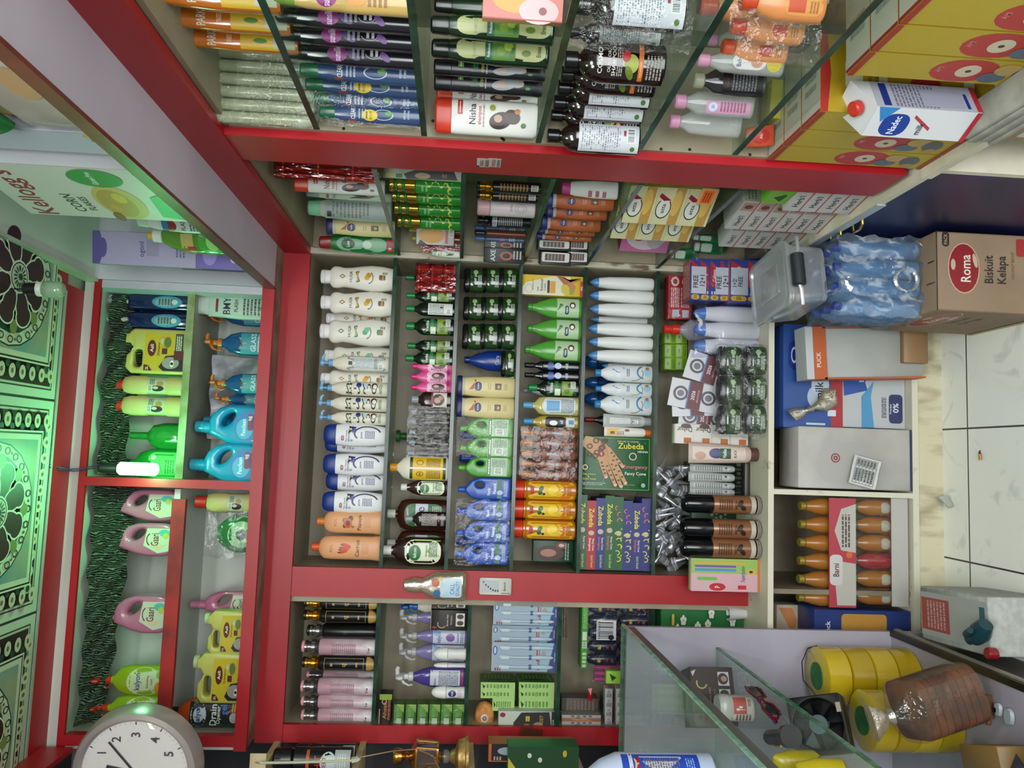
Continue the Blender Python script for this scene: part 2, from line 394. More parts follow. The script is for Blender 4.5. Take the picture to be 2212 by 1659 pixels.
for j in range(3):
    for i in range(-1, 3):
        if j and i in (-1, 2): continue
        TI += 1; o = BX('trim_%d' % TI, .118-.6*i-.006, .118-.6*i+.594, 1.77-.6*j, 2.37-.6*j, ZC-.010, ZC, CEILW)
        q = bpy.data.objects.new('printed_rosette', tm); COL.objects.link(q); q.parent = o; q.location = (.118-.6*i+.294, 2.07-.6*j, ZC-.0095)
def trim(*a, **k):
    global TI; TI += 1; return BX('trim_%d' % TI, *a, **k)
ALU = M('#aab3a8', .35, .3)
trim(-1.0, .44, 2.372, 2.384, ZC-.013, ZC, ALU); trim(-1.0, .46, 2.384, 2.50, ZC-.012, ZC, REDM); trim(.44, .52, .6, 2.384, ZC-.012, ZC, REDM)
GREENW = noisy('gloss_white_board', '#b9bfb4', '#c6cbc0', 3, .3)
LILAC = noisy('lilac_white_board', '#b3b1bd', '#c2c0ca', 3, .45)
trim(-1.0, .498, 2.49, 2.51, 2.70, ZC-.012, GREENW)
# ---- upper overhead cabinet on the back wall
SO = 2.158; UY = 2.49; SH = 2.432
up = root('overhead_cabinet', (-.2, UY, SO), 'red-edged overhead shelf cabinet along back wall, lit green', 'cabinet'); OC = (-.2, UY, SO)
def ub(name, *a, **k): return BX(name, *a, parent=up, off=OC, **k)
ub('bottom_board', -.905, .66, UY, 2.86, SO, SO+.018, noisy('dusty_plywood', '#6e5a4b', '#8d7b6c', 10, .6, .2, 30))
ub('top_board', -.905, .66, UY+.02, 2.86, 2.70, 2.715, GREENW); ub('back_panel', -.905, .66, 2.80, 2.815, SO, 2.70, GREENW)
ub('red_top_edge', -.905, .498, UY-.012, UY, 2.68, 2.70, REDM); ub('red_bottom_edge', -.905, .498, UY-.012, UY+.004, SO-.004, SO+.033, REDM)
ub('divider', -.130, -.112, UY+.02, 2.80, SO+.018, 2.70, GREENW); ub('red_divider_edge', -.134, -.108, UY-.012, UY+.02, SO+.033, 2.68, REDM)
ub('left_side', -.905, -.885, UY, 2.80, SO+.018, 2.70, GREENW); ub('red_left_edge', -.893, -.862, UY-.012, UY+.02, SO+.033, 2.68, REDM)
ub('right_side', .474, .498, UY-.006, 2.80, SO+.018, 2.70, LILAC)
ub('right_shelf_board', -.112, .474, 2.53, 2.80, SH-.018, SH, noisy('worn_grey_board', '#8a8d7a', '#9fa28e', 8, .5)); ub('shelf_edge', -.112, .474, 2.525, 2.532, SH-.022, SH+.001, noisy('worn_edge', '#6f7d46', '#93a07a', 14, .5))
ub('left_shelf_board', -.862, -.14, 2.53, 2.80, SH-.018, SH, GREENW); ub('red_shelf_edge', -.862, -.17, 2.515, 2.532, SH-.040, SH+.001, noisy('scuffed_red', '#7c1a14', '#a12018', 12, .4))
# crumpled dark sheet hanging under the top
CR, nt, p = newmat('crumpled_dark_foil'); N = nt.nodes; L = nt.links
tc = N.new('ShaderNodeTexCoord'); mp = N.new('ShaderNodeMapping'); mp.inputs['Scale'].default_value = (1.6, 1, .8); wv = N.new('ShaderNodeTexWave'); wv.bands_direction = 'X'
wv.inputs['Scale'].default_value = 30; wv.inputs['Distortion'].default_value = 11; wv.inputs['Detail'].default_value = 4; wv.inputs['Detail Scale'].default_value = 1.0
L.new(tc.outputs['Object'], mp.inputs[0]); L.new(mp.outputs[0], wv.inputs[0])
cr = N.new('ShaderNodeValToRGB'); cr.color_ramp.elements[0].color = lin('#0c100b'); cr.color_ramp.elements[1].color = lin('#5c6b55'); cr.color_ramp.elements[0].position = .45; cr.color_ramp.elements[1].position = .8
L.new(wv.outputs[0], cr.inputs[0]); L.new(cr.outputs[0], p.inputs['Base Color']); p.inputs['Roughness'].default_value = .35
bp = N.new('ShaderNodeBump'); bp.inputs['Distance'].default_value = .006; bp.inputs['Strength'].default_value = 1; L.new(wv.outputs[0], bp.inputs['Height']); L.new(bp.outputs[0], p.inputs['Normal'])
def wavy(name, x0, x1, z0f, z1, y, mat):
    mb = MB(); n = 60; m_ = 8; vs = []
    for i in range(n+1):
        x = x0+(x1-x0)*i/n
        for j in range(m_+1):
            z = z0f(i/n)+(z1-z0f(i/n))*j/m_; vs.append((x, y+.012*math.sin(x*55+j)+.02*noise.noise((x*9, z*9, 3)) - .05*j/m_, z))
    mb.add(vs, [(i*(m_+1)+j, (i+1)*(m_+1)+j, (i+1)*(m_+1)+j+1, i*(m_+1)+j+1) for i in range(n) for j in range(m_)], mat)
    return solid(name, mb, kind=None, smooth=60, cat='sheet')
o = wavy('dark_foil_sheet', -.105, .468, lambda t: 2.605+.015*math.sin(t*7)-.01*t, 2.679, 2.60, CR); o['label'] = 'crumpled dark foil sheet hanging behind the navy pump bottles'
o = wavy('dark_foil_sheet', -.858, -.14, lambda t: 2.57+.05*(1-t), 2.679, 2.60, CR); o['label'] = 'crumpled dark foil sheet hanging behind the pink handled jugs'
# ---- overhead cabinet over the right wall shelves
rc = root('overhead_cabinet', (.58, 1.7, SO), 'overhead shelf with plain grey underside above right wall shelves', 'cabinet'); RO = (.58, 1.7, SO)
GREY = noisy('grey_laminate', '#b4abb8', '#c0b8c4', 2.5, .5)
def rb(name, *a, **k): return BX(name, *a, parent=rc, off=RO, **k)
rb('underside_board', .498, 1.0, .5, UY, SO, SO+.018, GREY); rb('front_edge', .492, .500, .5, UY, SO-.004, SO+.024, noisy('brown_edge_band', '#5a1f1e', '#74302a', 9, .35))
rb('glass_guard_edge', .501, .506, .5, UY, SO+.024, SO+.036, M('#9aa37a', .2))
rb('top_board', .498, 1.0, .5, UY, 2.70, 2.715, GREENW); rb('front_lip', .490, .500, .5, UY, 2.69, ZC-.012, noisy('painted_lip', '#9aa58f', '#aab39c', 6, .4))
rb('end_panel', .499, 1.0, UY-.012, UY-.002, SO+.018, 2.70, LILAC); rb('wall_panel', .86, .87, .5, UY-.012, SO+.018, 2.70, GREENW)
# ---- shelf bays : red fronts, beige inside
def bay(name, label, x0, x1, yf, yb, zs, z0, z1, posts, sides, group='shop shelf cabinets'):
    r = root(name, ((x0+x1)/2, yf, z0), label, 'cabinet'); off = ((x0+x1)/2, yf, z0)
    BX('back_panel', x0, x1, yb, yb+.012, z0, z1+.02, BEIGE, r, off)
    BX('top_panel', x0, x1, yf+.018, yb, z1, z1+.012, BEIGE, r, off)
    for a, b in sides: BX('side_panel', a, b, yf+.018, yb, z0, z1, BEIGE, r, off)
    for a, b in posts: BX('red_post', a, b, yf, yf+.018, z0, z1+.001, REDM, r, off)
    return r, off
SHN = ['', 'top', 'second', 'third', 'fourth', 'fifth']
def shelf(x0, x1, y0, y1, z, lab, grp, front='y'):
    mb = MB(); mb.box(x0, x1, y0, y1, z-.010, z, GLASS)
    if front == 'y': mb.box(x0, x1, y0-.002, y0, z-.012, z, GEDGE)
    else: mb.box(x0-.002, x0, y0, y1, z-.012, z, GEDGE)
    o = solid('glass_shelf', mb, kind=None, cat='shelf'); o['label'] = lab; o['group'] = grp; return o
S = {1: 1.80, 2: 1.590, 3: 1.378, 4: 1.158, 5: .908}
T = {1: 1.80, 2: 1.507, 3: 1.212, 4: .905}
mid, mo = bay('shelf_cabinet', 'middle beige shelf bay between two red posts on back wall', -.378, .643, 2.6, 2.88, S, LEDGE, 2.075, [(-.471, -.378)], [(-.396, -.378), (.643, .655)])
BX('corner_post', .643, .668, 2.596, 2.62, LEDGE, 2.075, noisy('peeling_paint', '#6d5a48', '#bdb6a2', 26, .6, .3, 60, (1, 1, .5), .36, .46), mid, mo)
lef, lo = bay('shelf_cabinet', 'left beige shelf bay with spray cans behind the glass counter', -.868, -.471, 2.6, 2.88, T, LEDGE, 2.075, [(-.921, -.866)], [(-.886, -.868), (-.490, -.472)])
mb = MB(); mb.box(-.921, .663, 2.594, 2.612, 2.073, SO, REDM); o = solid('red_header_board', mb, kind=None, cat='board'); o['label'] = 'red header board running above the back wall shelf bays'
for i in range(1, 6): shelf(-.377, .642, 2.605, 2.868, S[i], ['', 'topmost', 'second', 'third', 'fourth', 'lowest'][i] + ' green-edged glass shelf of the middle bay', 'glass shelves of the middle bay')
for i in range(1, 5): shelf(-.865, -.491, 2.605, 2.868, T[i], ['', 'topmost', 'second', 'third', 'lowest'][i] + ' green-edged glass shelf of the left bay', 'glass shelves of the left bay')
# right wall bays (face -X)
XR, XB = .643, .90
def rbay(label, y0, y1, z0, z1, posts, panels):
    r = root('shelf_cabinet', (XR, (y0+y1)/2, z0), label, 'cabinet'); off = (XR, (y0+y1)/2, z0)
    BX('back_panel', XB, XB+.012, y0, y1, z0, z1, BEIGE, r, off); BX('top_panel', XR+.02, XB, y0, y1, z1-.012, z1, BEIGE, r, off)
    for a, b in panels: BX('side_panel', XR+.018, XB, a, b, z0, z1-.012, BEIGE, r, off)
    for a, b in posts:
        BX('red_post', XR, XR+.018, a, b, z0+.02, z1, REDM, r, off)
    return r, off
r2, o2 = rbay('right wall shelf bay with gold-topped sprays beyond the red post', 1.765, 2.592, LEDGE, 2.075, [], [(1.765, 1.78), (2.578, 2.592)])
r1, o1 = rbay('nearest right wall shelf bay with big black shampoo bottles', .45, 1.68, LEDGE, 2.075, [(1.622, 1.763)], [(1.612, 1.63)])
mb = MB(); mb.box(XR-.004, XR+.016, .45, 2.594, 2.073, SO, REDM); o = solid('red_header_board', mb, kind=None, cat='board'); o['label'] = 'red header board above the right wall shelves, under grey overhang'
ZR1 = [1.880, 1.663, 1.428, 1.215, 1.012]; ZR2 = [1.787, 1.58, 1.37, 1.162, .92]
for i in range(5):
    n_ = ['topmost', 'second', 'third', 'fourth', 'lowest'][i]
    shelf(XR+.004, XB-.002, .46, 1.572, ZR1[i], n_ + ' green-edged glass shelf of nearest right wall bay', 'glass shelves of the near right bay', 'x')
    shelf(XR+.004, XB-.002, 1.782, 2.576, ZR2[i], n_ + ' green-edged glass shelf of far right wall bay', 'glass shelves of the far right bay', 'x')
# pegs holes in beige side panel
mb = MB()
for (x, y) in ((742, 270+26), (1084, 322), (1210, 347), (1490, 337), (1428, 336), (760, 270), (1088, 316), (700, 268), (935, 275), (1620, 348), (1398, 300), (1165, 292)):
    p_ = atY(x, y-14, 1.6115); 
    if p_.x < XR+.02: p_.x = XR+.024
    mb.add([(p_.x+.0035*math.cos(a*PI/5), 1.6115, p_.z+.0035*math.sin(a*PI/5)) for a in range(10)], [tuple(range(10))], M('#1c1712'))
for v_ in range(len(mb.v)): mb.v[v_] = tuple(Vector(mb.v[v_])-Vector(o1))
solid('peg_holes', mb, kind=None, parent=r1)
# sticker on post
# ---- base cabinets
LY = 2.44
lw = root('base_cabinet', (-.1, LY, 0), 'cream painted open base cabinet under the middle bay', 'cabinet'); lo_ = (-.1, LY, 0)
PAINT = noisy('chipped_white_paint', '#aaa28e', '#cfcbb8', 16, .5, .2, 30, lo=.28, hi=.36)
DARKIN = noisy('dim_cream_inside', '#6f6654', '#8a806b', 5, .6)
BX('worktop', -.95, .665, LY-.004, 2.88, .563, LEDGE, PAINT, lw, lo_); BX('bottom_board', -.95, .665, LY, 2.88, .085, .105, PAINT, lw, lo_)
BX('kick_board', -.95, .665, LY+.006, LY+.02, 0, .085, noisy('stained_kick_board', '#8f8463', '#c9c3a6', 5, .6, .1, 20, (3, 1, 1), .3, .5), lw, lo_)
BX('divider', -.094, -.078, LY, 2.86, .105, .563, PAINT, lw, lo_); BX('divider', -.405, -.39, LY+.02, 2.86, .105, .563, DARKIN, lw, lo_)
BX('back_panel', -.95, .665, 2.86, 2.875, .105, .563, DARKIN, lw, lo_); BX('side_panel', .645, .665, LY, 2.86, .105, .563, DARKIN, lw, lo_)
rw = root('base_cabinet', (XR, 2.1, 0), 'navy blue base cabinet with gold handles under right wall shelves', 'cabinet'); ro_ = (XR, 2.1, 0)
NAVY = noisy('navy_laminate', '#12173f', '#191f4e', 3, .35)
BX('navy_front', XR, XR+.018, 1.60, LY-.004, 0, LEDGE-.028, NAVY, rw, ro_); BX('worktop', XR-.012, XB, 1.60, LY-.006, LEDGE-.018, LEDGE, CREAM, rw, ro_)
BX('metal_edge', XR-.016, XR-.012, 1.78, LY-.006, LEDGE-.022, LEDGE, M('#c9cdcc', .3, .6), rw, ro_)
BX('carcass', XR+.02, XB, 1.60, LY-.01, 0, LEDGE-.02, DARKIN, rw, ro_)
GOLD = M('#c9a24a', .22, .95)
for (xa, ya, xb, yb_) in ((1790, 501, 1815, 488), (1838, 484, 1862, 464)):
    a = atX(xa, ya, XR); b = atX(xb, yb_, XR); mb = MB()
    mb.tube([(a.x-ro_[0]-0, a.y-ro_[1], a.z-.005), (a.x-ro_[0]-.022, a.y-ro_[1]+.001, a.z-.008), (a.x-ro_[0]-.026, (a.y+b.y)/2-ro_[1], (a.z+b.z)/2-.01), (b.x-ro_[0]-.022, b.y-ro_[1], b.z-.002), (b.x-ro_[0], b.y-ro_[1], b.z)], .0035, GOLD, 8)
    solid('handle', mb, kind=None, smooth=60, parent=rw, label='small gold bow handle')
nw = root('base_cabinet', (XR, 1.1, 0), 'cream topped open base unit under nearest right bay', 'cabinet'); no_ = (XR, 1.1, 0)
BX('worktop', XR-.014, XB, .45, 1.598, LEDGE-.022, LEDGE, CREAM, nw, no_); BX('side_panel', XR, XB, 1.58, 1.598, 0, LEDGE-.022, CREAM, nw, no_)
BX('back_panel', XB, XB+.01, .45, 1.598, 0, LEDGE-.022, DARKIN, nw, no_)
# ---- left dark recess with cream boards
ld = root('shelf_cabinet', (-1.2, 2.3, 0), 'dark recess shelving left of the red post, cream board edges', 'cabinet'); lo2 = (-1.2, 2.3, 0)
DK = noisy('recess_darkness', '#17151c', '#211e28', 3, .6)  # near-black colour stands in for the darkness in and above the left recess
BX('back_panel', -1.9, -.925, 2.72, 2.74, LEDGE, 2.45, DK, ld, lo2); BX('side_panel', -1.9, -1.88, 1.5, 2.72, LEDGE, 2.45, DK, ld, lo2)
CB = noisy('cream_board_edge', '#b7a77c', '#c6b78d', 6, .5)
for px, py in ((550, 1640), (760, 1640), (1022, 1640), (1267, 1640)):
    z_ = atY(px, py, 2.3).z; BX('shelf_board', -1.85, -.915, 2.30, 2.60, z_-.009, z_+.009, CB, ld, lo2)
lt = root('overhead_cabinet', (-1.0, 2.0, 2.4), 'red-faced overhead cabinet on left wall behind wall clock', 'cabinet'); l3 = (-1.0, 2.0, 2.4)
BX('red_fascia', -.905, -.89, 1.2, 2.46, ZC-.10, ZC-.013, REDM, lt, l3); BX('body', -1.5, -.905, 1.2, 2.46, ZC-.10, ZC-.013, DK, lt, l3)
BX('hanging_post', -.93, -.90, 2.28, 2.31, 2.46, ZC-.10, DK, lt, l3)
# ================================================================== goods : middle bay
MW = {1: 'on middle bay top shelf', 2: 'on middle bay second shelf', 3: 'on middle bay third shelf', 4: 'on middle bay fourth shelf', 5: 'on middle bay lowest shelf', 6: 'on middle bay worktop'}
YF = 2.655
def cyl(r, z0, z1, e=1.5, r2=None): 
    q = r2 or r; return [(z0, r-e, r-e), (z0+e, r, r), (z1-e, q, q), (z1, q-e, q-e)]
def hugr(c1, c2):
    k = Kind('lotion_bottle', 'bottle'); W = '#e3e1d4'
    b = k.loft('bottle_body', W, [(0, 33, 22), (4, 36, 24), (40, 42, 27), (75, 43, 28), (110, 39, 26), (140, 34, 23), (165, 32, 22), (185, 36, 22), (198, 36, 20), (206, 31, 17), (212, 22, 14)], 2.3, 32)
    k.art('front_label', (-24, 10, 24, 180), [('p', '#8a6a1c' if c1 else '#2f7a52', [(.34, .93), (.5, .99), (.66, .93), (.5, .87)]), ('p', '#e8e0b8', [(.42, .93), (.5, .965), (.58, .93), (.5, .895)]),
        ('t', '#33402f', 'HUGR', .5, .765, .055, 0, .8), ('p', '#7a5c12' if c1 else '#2f8a50', [(.1, .66), (.84, .68), (.9, .61), (.16, .59)]), ('l', '#e9dfae', .2, .615, .8, .655, 2),
        ('e', '#d9a520' if c1 else '#4aa873', .45, .45, .17, .055, 30), ('e', '#c98f12' if c1 else '#6fc092', .62, .42, .16, .05, -20), ('o', '#3b5a34' if c1 else '#2f7a52', .45, .42, .42, .09, .16, 180, 330),
        ('R', '#6a4b1a' if c1 else '#3a8a4a', .3, .10, .66, .22, .2), ('r', '#b98a2a' if c1 else '#c24a2a', .3, .13, .66, .16), ('l', '#555550', .7, .06, .86, .16, 3)])
    i = k.loft('cap', '#dfe0e0', [(210, 21, 15), (214, 22, 16), (232, 23, 16), (240, 22, 14), (243, 14, 10)], 2.6, surf=False)
    mb = MB(); mb.loft([(226, 23.2, 16.2), (227, 23.4, 16.4), (228, 23.2, 16.2)], M('#b5b5b0'), 2.6); k.mb('cap_groove', mb, i, smooth=0)
    return k
HG, HN = hugr(1, 0), hugr(0, 1)
def pump(blue, back=False):
    k = Kind('pump_bottle', 'bottle')
    k.loft('bottle_body', '#dcd8c6', [(0, 26, 20), (4, 28, 22), (120, 28, 22), (150, 27, 21), (168, 22, 17), (180, 14, 12), (186, 12, 11)], 2.6)
    if back: k.art('back_label', (-24, 12, 24, 138), [('R', '#8fa0a0', .0, .0, 1, 1, .12), ('r', '#26324a', .36, .86, .64, .96), ('l', '#e4e8e8', .08, .3, .92, .82, 16), ('b', '#eef0f0', .1, .06, .45, .2), ('l', '#dfe4e4', .55, .05, .92, .22, 5)])
    else: k.art('front_label', (-26, 8, 26, 150), [('t', '#1d3a2a', 'COCO', .2, .82, .10, 0, .38), ('t', '#17301f', 'NOURISHES', .5, .5, .30, 90, .82), ('e', '#2a3b7a', .78, .62, .2, .06), ('e', '#b9cfe0', .76, .46, .16, .045),
        ('e', '#4a3020', .72, .26, .24, .07), ('e', '#e9e6da', .68, .25, .16, .045), ('l', '#2f7a45', .15, .08, .85, .15, 3)])
    c = k.loft('collar', blue, cyl(13, 184, 200, 2), surf=False)
    k.loft('pump_stem', blue, cyl(5, 199, 216, 1), parent=c, surf=False)
    mb = MB(); mb.loft([(214, 9, 9), (218, 13, 10), (224, 13, 10), (227, 9, 7)], M(blue, .3)); mb.tube([(10, 0, 220), (22, 0, 219), (31, 0, 212)], [6, 5, 4], M(blue, .3)); k.mb('pump_head', mb, c)
    return k
PB, PF = pump('#6ea6cf', True), pump('#6ea6cf')
k = BC = Kind('shampoo_bottle', 'bottle')
k.loft('bottle_body', '#e0e3e4', [(0, 27, 17), (3, 30, 19), (60, 36, 21), (120, 38, 22), (160, 35, 21), (175, 33, 20)], 2.5, 32)
k.art('front_label', (-30, 6, 30, 168), [('R', '#8a1f55', .18, .865, .46, .925, .3), ('t', '#e9d5df', 'H&S', .32, .895, .03, 0, .22), ('t', '#2a2f7a', 'Pro-Vitamin', .45, .815, .035, 0, .7), ('t', '#1c2050', 'shampoo', .48, .76, .05, 0, .75),
    ('p', '#2b2a6a', [(.55, .78), (.98, .76), (.94, .60), (.75, .66)]), ('p', '#6a5ac0', [(.6, .70), (.9, .66), (.82, .60), (.66, .64)]), ('e', '#d9c95a', .82, .72, .06, .025), ('o', '#30305a', .58, .36, .42, .30, .13, -75, 130), ('t', '#2a2f5a', 'pure', .5, .48, .05, 0, .4),
    ('l', '#44507a', .32, .2, .74, .42, 6), ('e', '#9aa6c4', .2, .70, .07, .03)])
k.loft('cap', '#12307f', [(175, 33.5, 20), (178, 35, 21), (200, 33, 19), (214, 27, 16), (219, 18, 11)], 2.5, surf=False)
def rdl(name_, capc, fruit):
    k = Kind('lotion_bottle', 'bottle')
    k.loft('bottle_body', '#dba173', [(0, 36, 24), (4, 38, 26), (30, 35, 24), (160, 35, 24), (185, 33, 22), (198, 24, 16), (203, 13, 12)], 2.6, 32)
    art = [('t', '#c2602a', 'RDL', .5, .86, .06, 0, .4), ('t', '#5a3a1c', name_, .5, .36, .075, 0, .9), ('l', '#c98a5c', .25, .14, .75, .28, 4)]
    if fruit == 'p': art += [('e', '#3f5a2a', .34, .66, .12, .05, 40), ('e', '#3f5a2a', .7, .55, .14, .05, -40), ('e', '#4f6a30', .62, .68, .1, .04, 50), ('e', '#d1521c', .48, .61, .28, .085, 35), ('e', '#5a1c10', .47, .605, .14, .045, 35), ('e', '#7a7a50', .28, .5, .07, .03)]
    else: art += [('e', '#c8451a', .36, .62, .09, .10, 20), ('e', '#d14f1f', .5, .60, .09, .11, 5), ('e', '#c8451a', .64, .58, .09, .10, -12), ('r', '#c8451a', .3, .56, .68, .64)] + [('e', '#3f4a2a', .3+.12*i, .71-.02*i, .03, .03) for i in range(4)]
    k.art('front_label', (-30, 15, 30, 185), art); k.loft('cap', capc, cyl(12, 202, 228, 2), surf=False); return k
RP, RC = rdl('Papaya', '#d0761c', 'p'), rdl('Carrot', '#d0501c', 'c')
d = 'white lotion bottle gold oil motif'
for b in ((692, 846, 572, 628), (692, 845, 628, 683)): put(HG, b, YF, S[1], d, MW[1])
put(HN, (690, 843, 688, 747), YF, S[1], 'white lotion bottle with green leaf motif, full front,', MW[1])
put(HG, (704, 838, 668, 712), 2.75, S[1], 'white lotion bottle gold oil motif, half hidden in rear row', MW[1])
put(HN, (700, 836, 746, 796), 2.735, S[1], 'white lotion bottle, green label, behind back-facing pump bottle', MW[1])
put(PB, (692, 838, 766, 803), YF, S[1], 'cream blue-pump bottle showing grey back label', MW[1])
put(HG, (692, 836, 797, 842), 2.715, S[1], 'white gold-motif lotion bottle behind cream pump bottles', MW[1])
for b in ((690, 836, 822, 855), (688, 835, 854, 888), (690, 834, 887, 917)): put(PF, b, YF, S[1], 'cream coconut pump bottle', MW[1])
for b in ((700, 833, 915, 965), (699, 830, 979, 1028), (697, 827, 1060, 1109)): put(BC, b, YF, S[1], 'navy-capped white shampoo bottle', MW[1] + ' front')
for b in ((703, 828, 938, 980), (705, 826, 1018, 1062)): put(BC, b, 2.72, S[1], 'navy-capped white shampoo bottle', MW[1] + ' rear')
put(RP, (685, 824, 1101, 1154), YF, S[1], 'peach lotion bottle with papaya picture and orange cap', MW[1])
put(RC, (673, 820, 1155, 1211), YF, S[1], 'peach lotion bottle with carrot picture and orange cap', MW[1])
# -------- second shelf
def oil(capc='#1e7a3c', body='#0c1c10', w=20, lab='green', clearneck=True):
    k = Kind('hair_oil_bottle', 'bottle')
    k.loft('bottle_body', M(body, .15), [(0, w-2, 13), (2, w, 15), (84, w, 15), (94, w-3, 13), (104, 9, 8), (112, 8, 7)], 3)
    if lab == 'green': k.art('front_label', (-w+2, 8, w-2, 84), [('R', '#14502c', 0, 0, 1, 1, .1), ('t', '#d8ead2', 'Vatika', .5, .86, .10, 0, .8), ('r', '#cfe0c0', 0, .55, .45, .74), ('r', '#2f7a3a', .45, .62, 1, .74), ('r', '#7a9a3a', 0, .12, 1, .5), ('e', '#4f6a1c', .3, .32, .18, .10), ('e', '#8aa040', .62, .36, .2, .11), ('e', '#33501c', .7, .22, .16, .09), ('r', '#d6ded2', .5, .03, 1, .2), ('l', '#5a6a5a', .55, .05, .95, .18, 4)])
    elif lab == 'white': k.art('back_label', (-w+3, 6, w-3, 72), [('r', '#d5dad4', 0, 0, 1, 1), ('l', '#6a7a6a', .08, .35, .92, .95, 9), ('b', '#eef0ee', .1, .05, .5, .25), ('r', '#5a2a1c', .55, .4, .7, .5)])
    elif lab == 'photo': k.art('front_label', (-w+4, 14, w-4, 66), [('r', '#d2cbbf', 0, 0, 1, 1), ('e', '#2a1a16', .5, .55, .4, .4), ('e', '#b98a70', .45, .6, .2, .2), ('e', '#a87860', .65, .4, .16, .16), ('r', '#7a2a2a', .0, .88, 1, 1)])
    elif lab == 'text': k.art('back_label', (-w+3, 6, w-3, 84), [('l', '#b9b2ac', .05, .3, .95, .95, 13), ('r', '#8a2a2a', .35, .2, .6, .26), ('l', '#a9a29c', .05, .02, .95, .15, 3)])
    elif lab == 'floral': k.art('front_label', (-w+2, 14, w-2, 84), [('e', '#4a64a8', .3, .8, .26, .12), ('e', '#b9c4de', .5, .55, .34, .12), ('e', '#3a5090', .7, .8, .22, .1), ('t', '#c9cede', 'HAIR', .5, .25, .10, 0, .8)])
    elif lab == 'baby': k.art('front_label', (-w+3, 8, w-3, 84), [('R', '#c4cfd2', 0, 0, 1, 1, .2), ('r', '#5a9ac8', .2, .5, .8, .9), ('l', '#5a6a72', .1, .05, .9, .45, 8)])
    elif lab == 'black': k.art('front_label', (-w+3, 10, w-3, 80), [('R', '#1c222a', 0, .3, 1, 1, .2), ('e', '#e2e2dc', .4, .72, .24, .14), ('t', '#e8e8e8', 'oil', .5, .45, .12, 0, .6), ('r', '#c9d2d6', .05, .0, .95, .28), ('r', '#3a7ab0', .3, .02, .7, .2)])
    k.loft('cap', M(capc, .3), cyl(9.5, 108, 132, 2), surf=False); return k
OG, OW, OP, OT = oil(), oil(lab='white'), oil('#8a97a2', '#2a1410', 22, 'photo'), oil('#8e98a4', '#20100e', 24, 'text')
for b in ((876, 974, 590, 614), (878, 973, 628, 653), (880, 970, 735, 762), (876, 970, 760, 791)): put(OG, b, YF+.05 if b[2] in (590, 735) else YF, S[2], 'green-capped olive hair oil bottle', MW[2])
put(OW, (877, 972, 654, 683), YF, S[2], 'green-capped oil bottle showing white back label', MW[2])
put(OG, (877, 971, 688, 724), YF, S[2], 'widest green-capped olive hair oil bottle, beside white-labelled one,', MW[2])
k = RT = Kind('shrink_wrapped_tins', 'tins'); mb = MB()
for j in range(3):
    for x in (-30, 0, 30): 
        k.loft('tin', M('#a3242a', .35), [(j*40, 13, 13), (j*40+1, 14.5, 14.5), (j*40+37, 14.5, 14.5), (j*40+38, 13, 13)], surf=False)
    
del k.parts[:]; k.bb = None
for j in range(3):
    for i, x in enumerate((-30, 0, 30)):
        mb = MB(); mb.loft([(j*40, 13, 13, 0, x), (j*40+1, 14.7, 14.7, 0, x), (j*40+34, 14.7, 14.7, 0, x), (j*40+35, 14, 14, 0, x), (j*40+38, 14, 14, 0, x)], M('#a3242a', .35)); q = k.mb('tin', mb)
        mb = MB(); mb.loft([(j*40+30, 14.9, 14.9, 0, x), (j*40+31, 15.1, 15.1, 0, x), (j*40+32, 14.9, 14.9, 0, x)], M('#d8b0a0', .3)); k.mb('rim_band', mb, q, smooth=0)
k.wrap(-46, 46, -16, 16, -1, 121, film('red_film', .10, '#b02a30', '#e89a9a', .5, 30, .12, .15), 1)
put(k, (900, 978, 573, 632), 2.635, S[2], 'red shrink-wrapped tins stacked three high beside corner post', MW[2])
def pink():
    k = Kind('pink_bottle', 'bottle'); k.loft('bottle_body', M('#d8508f', .3), [(0, 20, 13), (3, 22, 14), (80, 22, 14), (98, 18, 12), (110, 9, 9), (114, 8, 8)], 2.4)
    k.art('front_label', (-18, 8, 18, 80), [('R', '#e6b4cf', 0, .1, 1, 1, .2), ('e', '#4a2430', .6, .5, .32, .3), ('e', '#c9a090', .66, .58, .14, .12), ('t', '#8a1c50', 'Silk&Shine', .2, .5, .16, 90, .7), ('r', '#b0236a', 0, .0, 1, .12)])
    k.loft('cap', M('#d81f72', .3), cyl(9, 112, 130, 2), surf=False); return k
PK = pink()
for b in ((891, 971, 779, 806), (889, 970, 801, 829), (889, 970, 825, 851)): put(PK, b, YF, S[2], 'bright pink hair serum bottle', MW[2])
put(OP, (889, 969, 845, 883), YF, S[2], 'dark brown hair oil bottle with faces photo', MW[2])
k = WR = Kind('wrapped_oil_pack', 'bottles'); 
for i in range(5):
    x = -72+36*i; mb = MB(); mb.loft([(0, 13, 12, 0, x), (2, 15, 14, 0, x), (84, 15, 14, 0, x), (100, 9, 8, 0, x)], M('#241813', .3)); q = k.mb('bottle', mb)
    mb = MB(); mb.loft([(100, 8, 8, 0, x), (118, 8, 8, 0, x)], M('#7c8894', .3)); k.mb('cap', mb, q)
k.wrap(-92, 92, -19, 18, -2, 123, FILM2, 4); put(k, (884, 967, 880, 990), YF, S[2], 'pack of dark bottles crumpled in clear plastic', MW[2])
k = Kind('spray_bottle', 'bottle'); k.loft('bottle_body', M('#143a1c', .2, a=.8), cyl(22, 0, 110, 3)); k.loft('spray_top', M('#1d5a2a', .3), [(110, 10, 10), (128, 8, 8), (130, 16, 10), (140, 14, 9)], surf=False)
put(k, (855, 966, 925, 962), 2.80, S[2], 'dark green spray bottle standing behind the plastic-wrapped pack', MW[2])
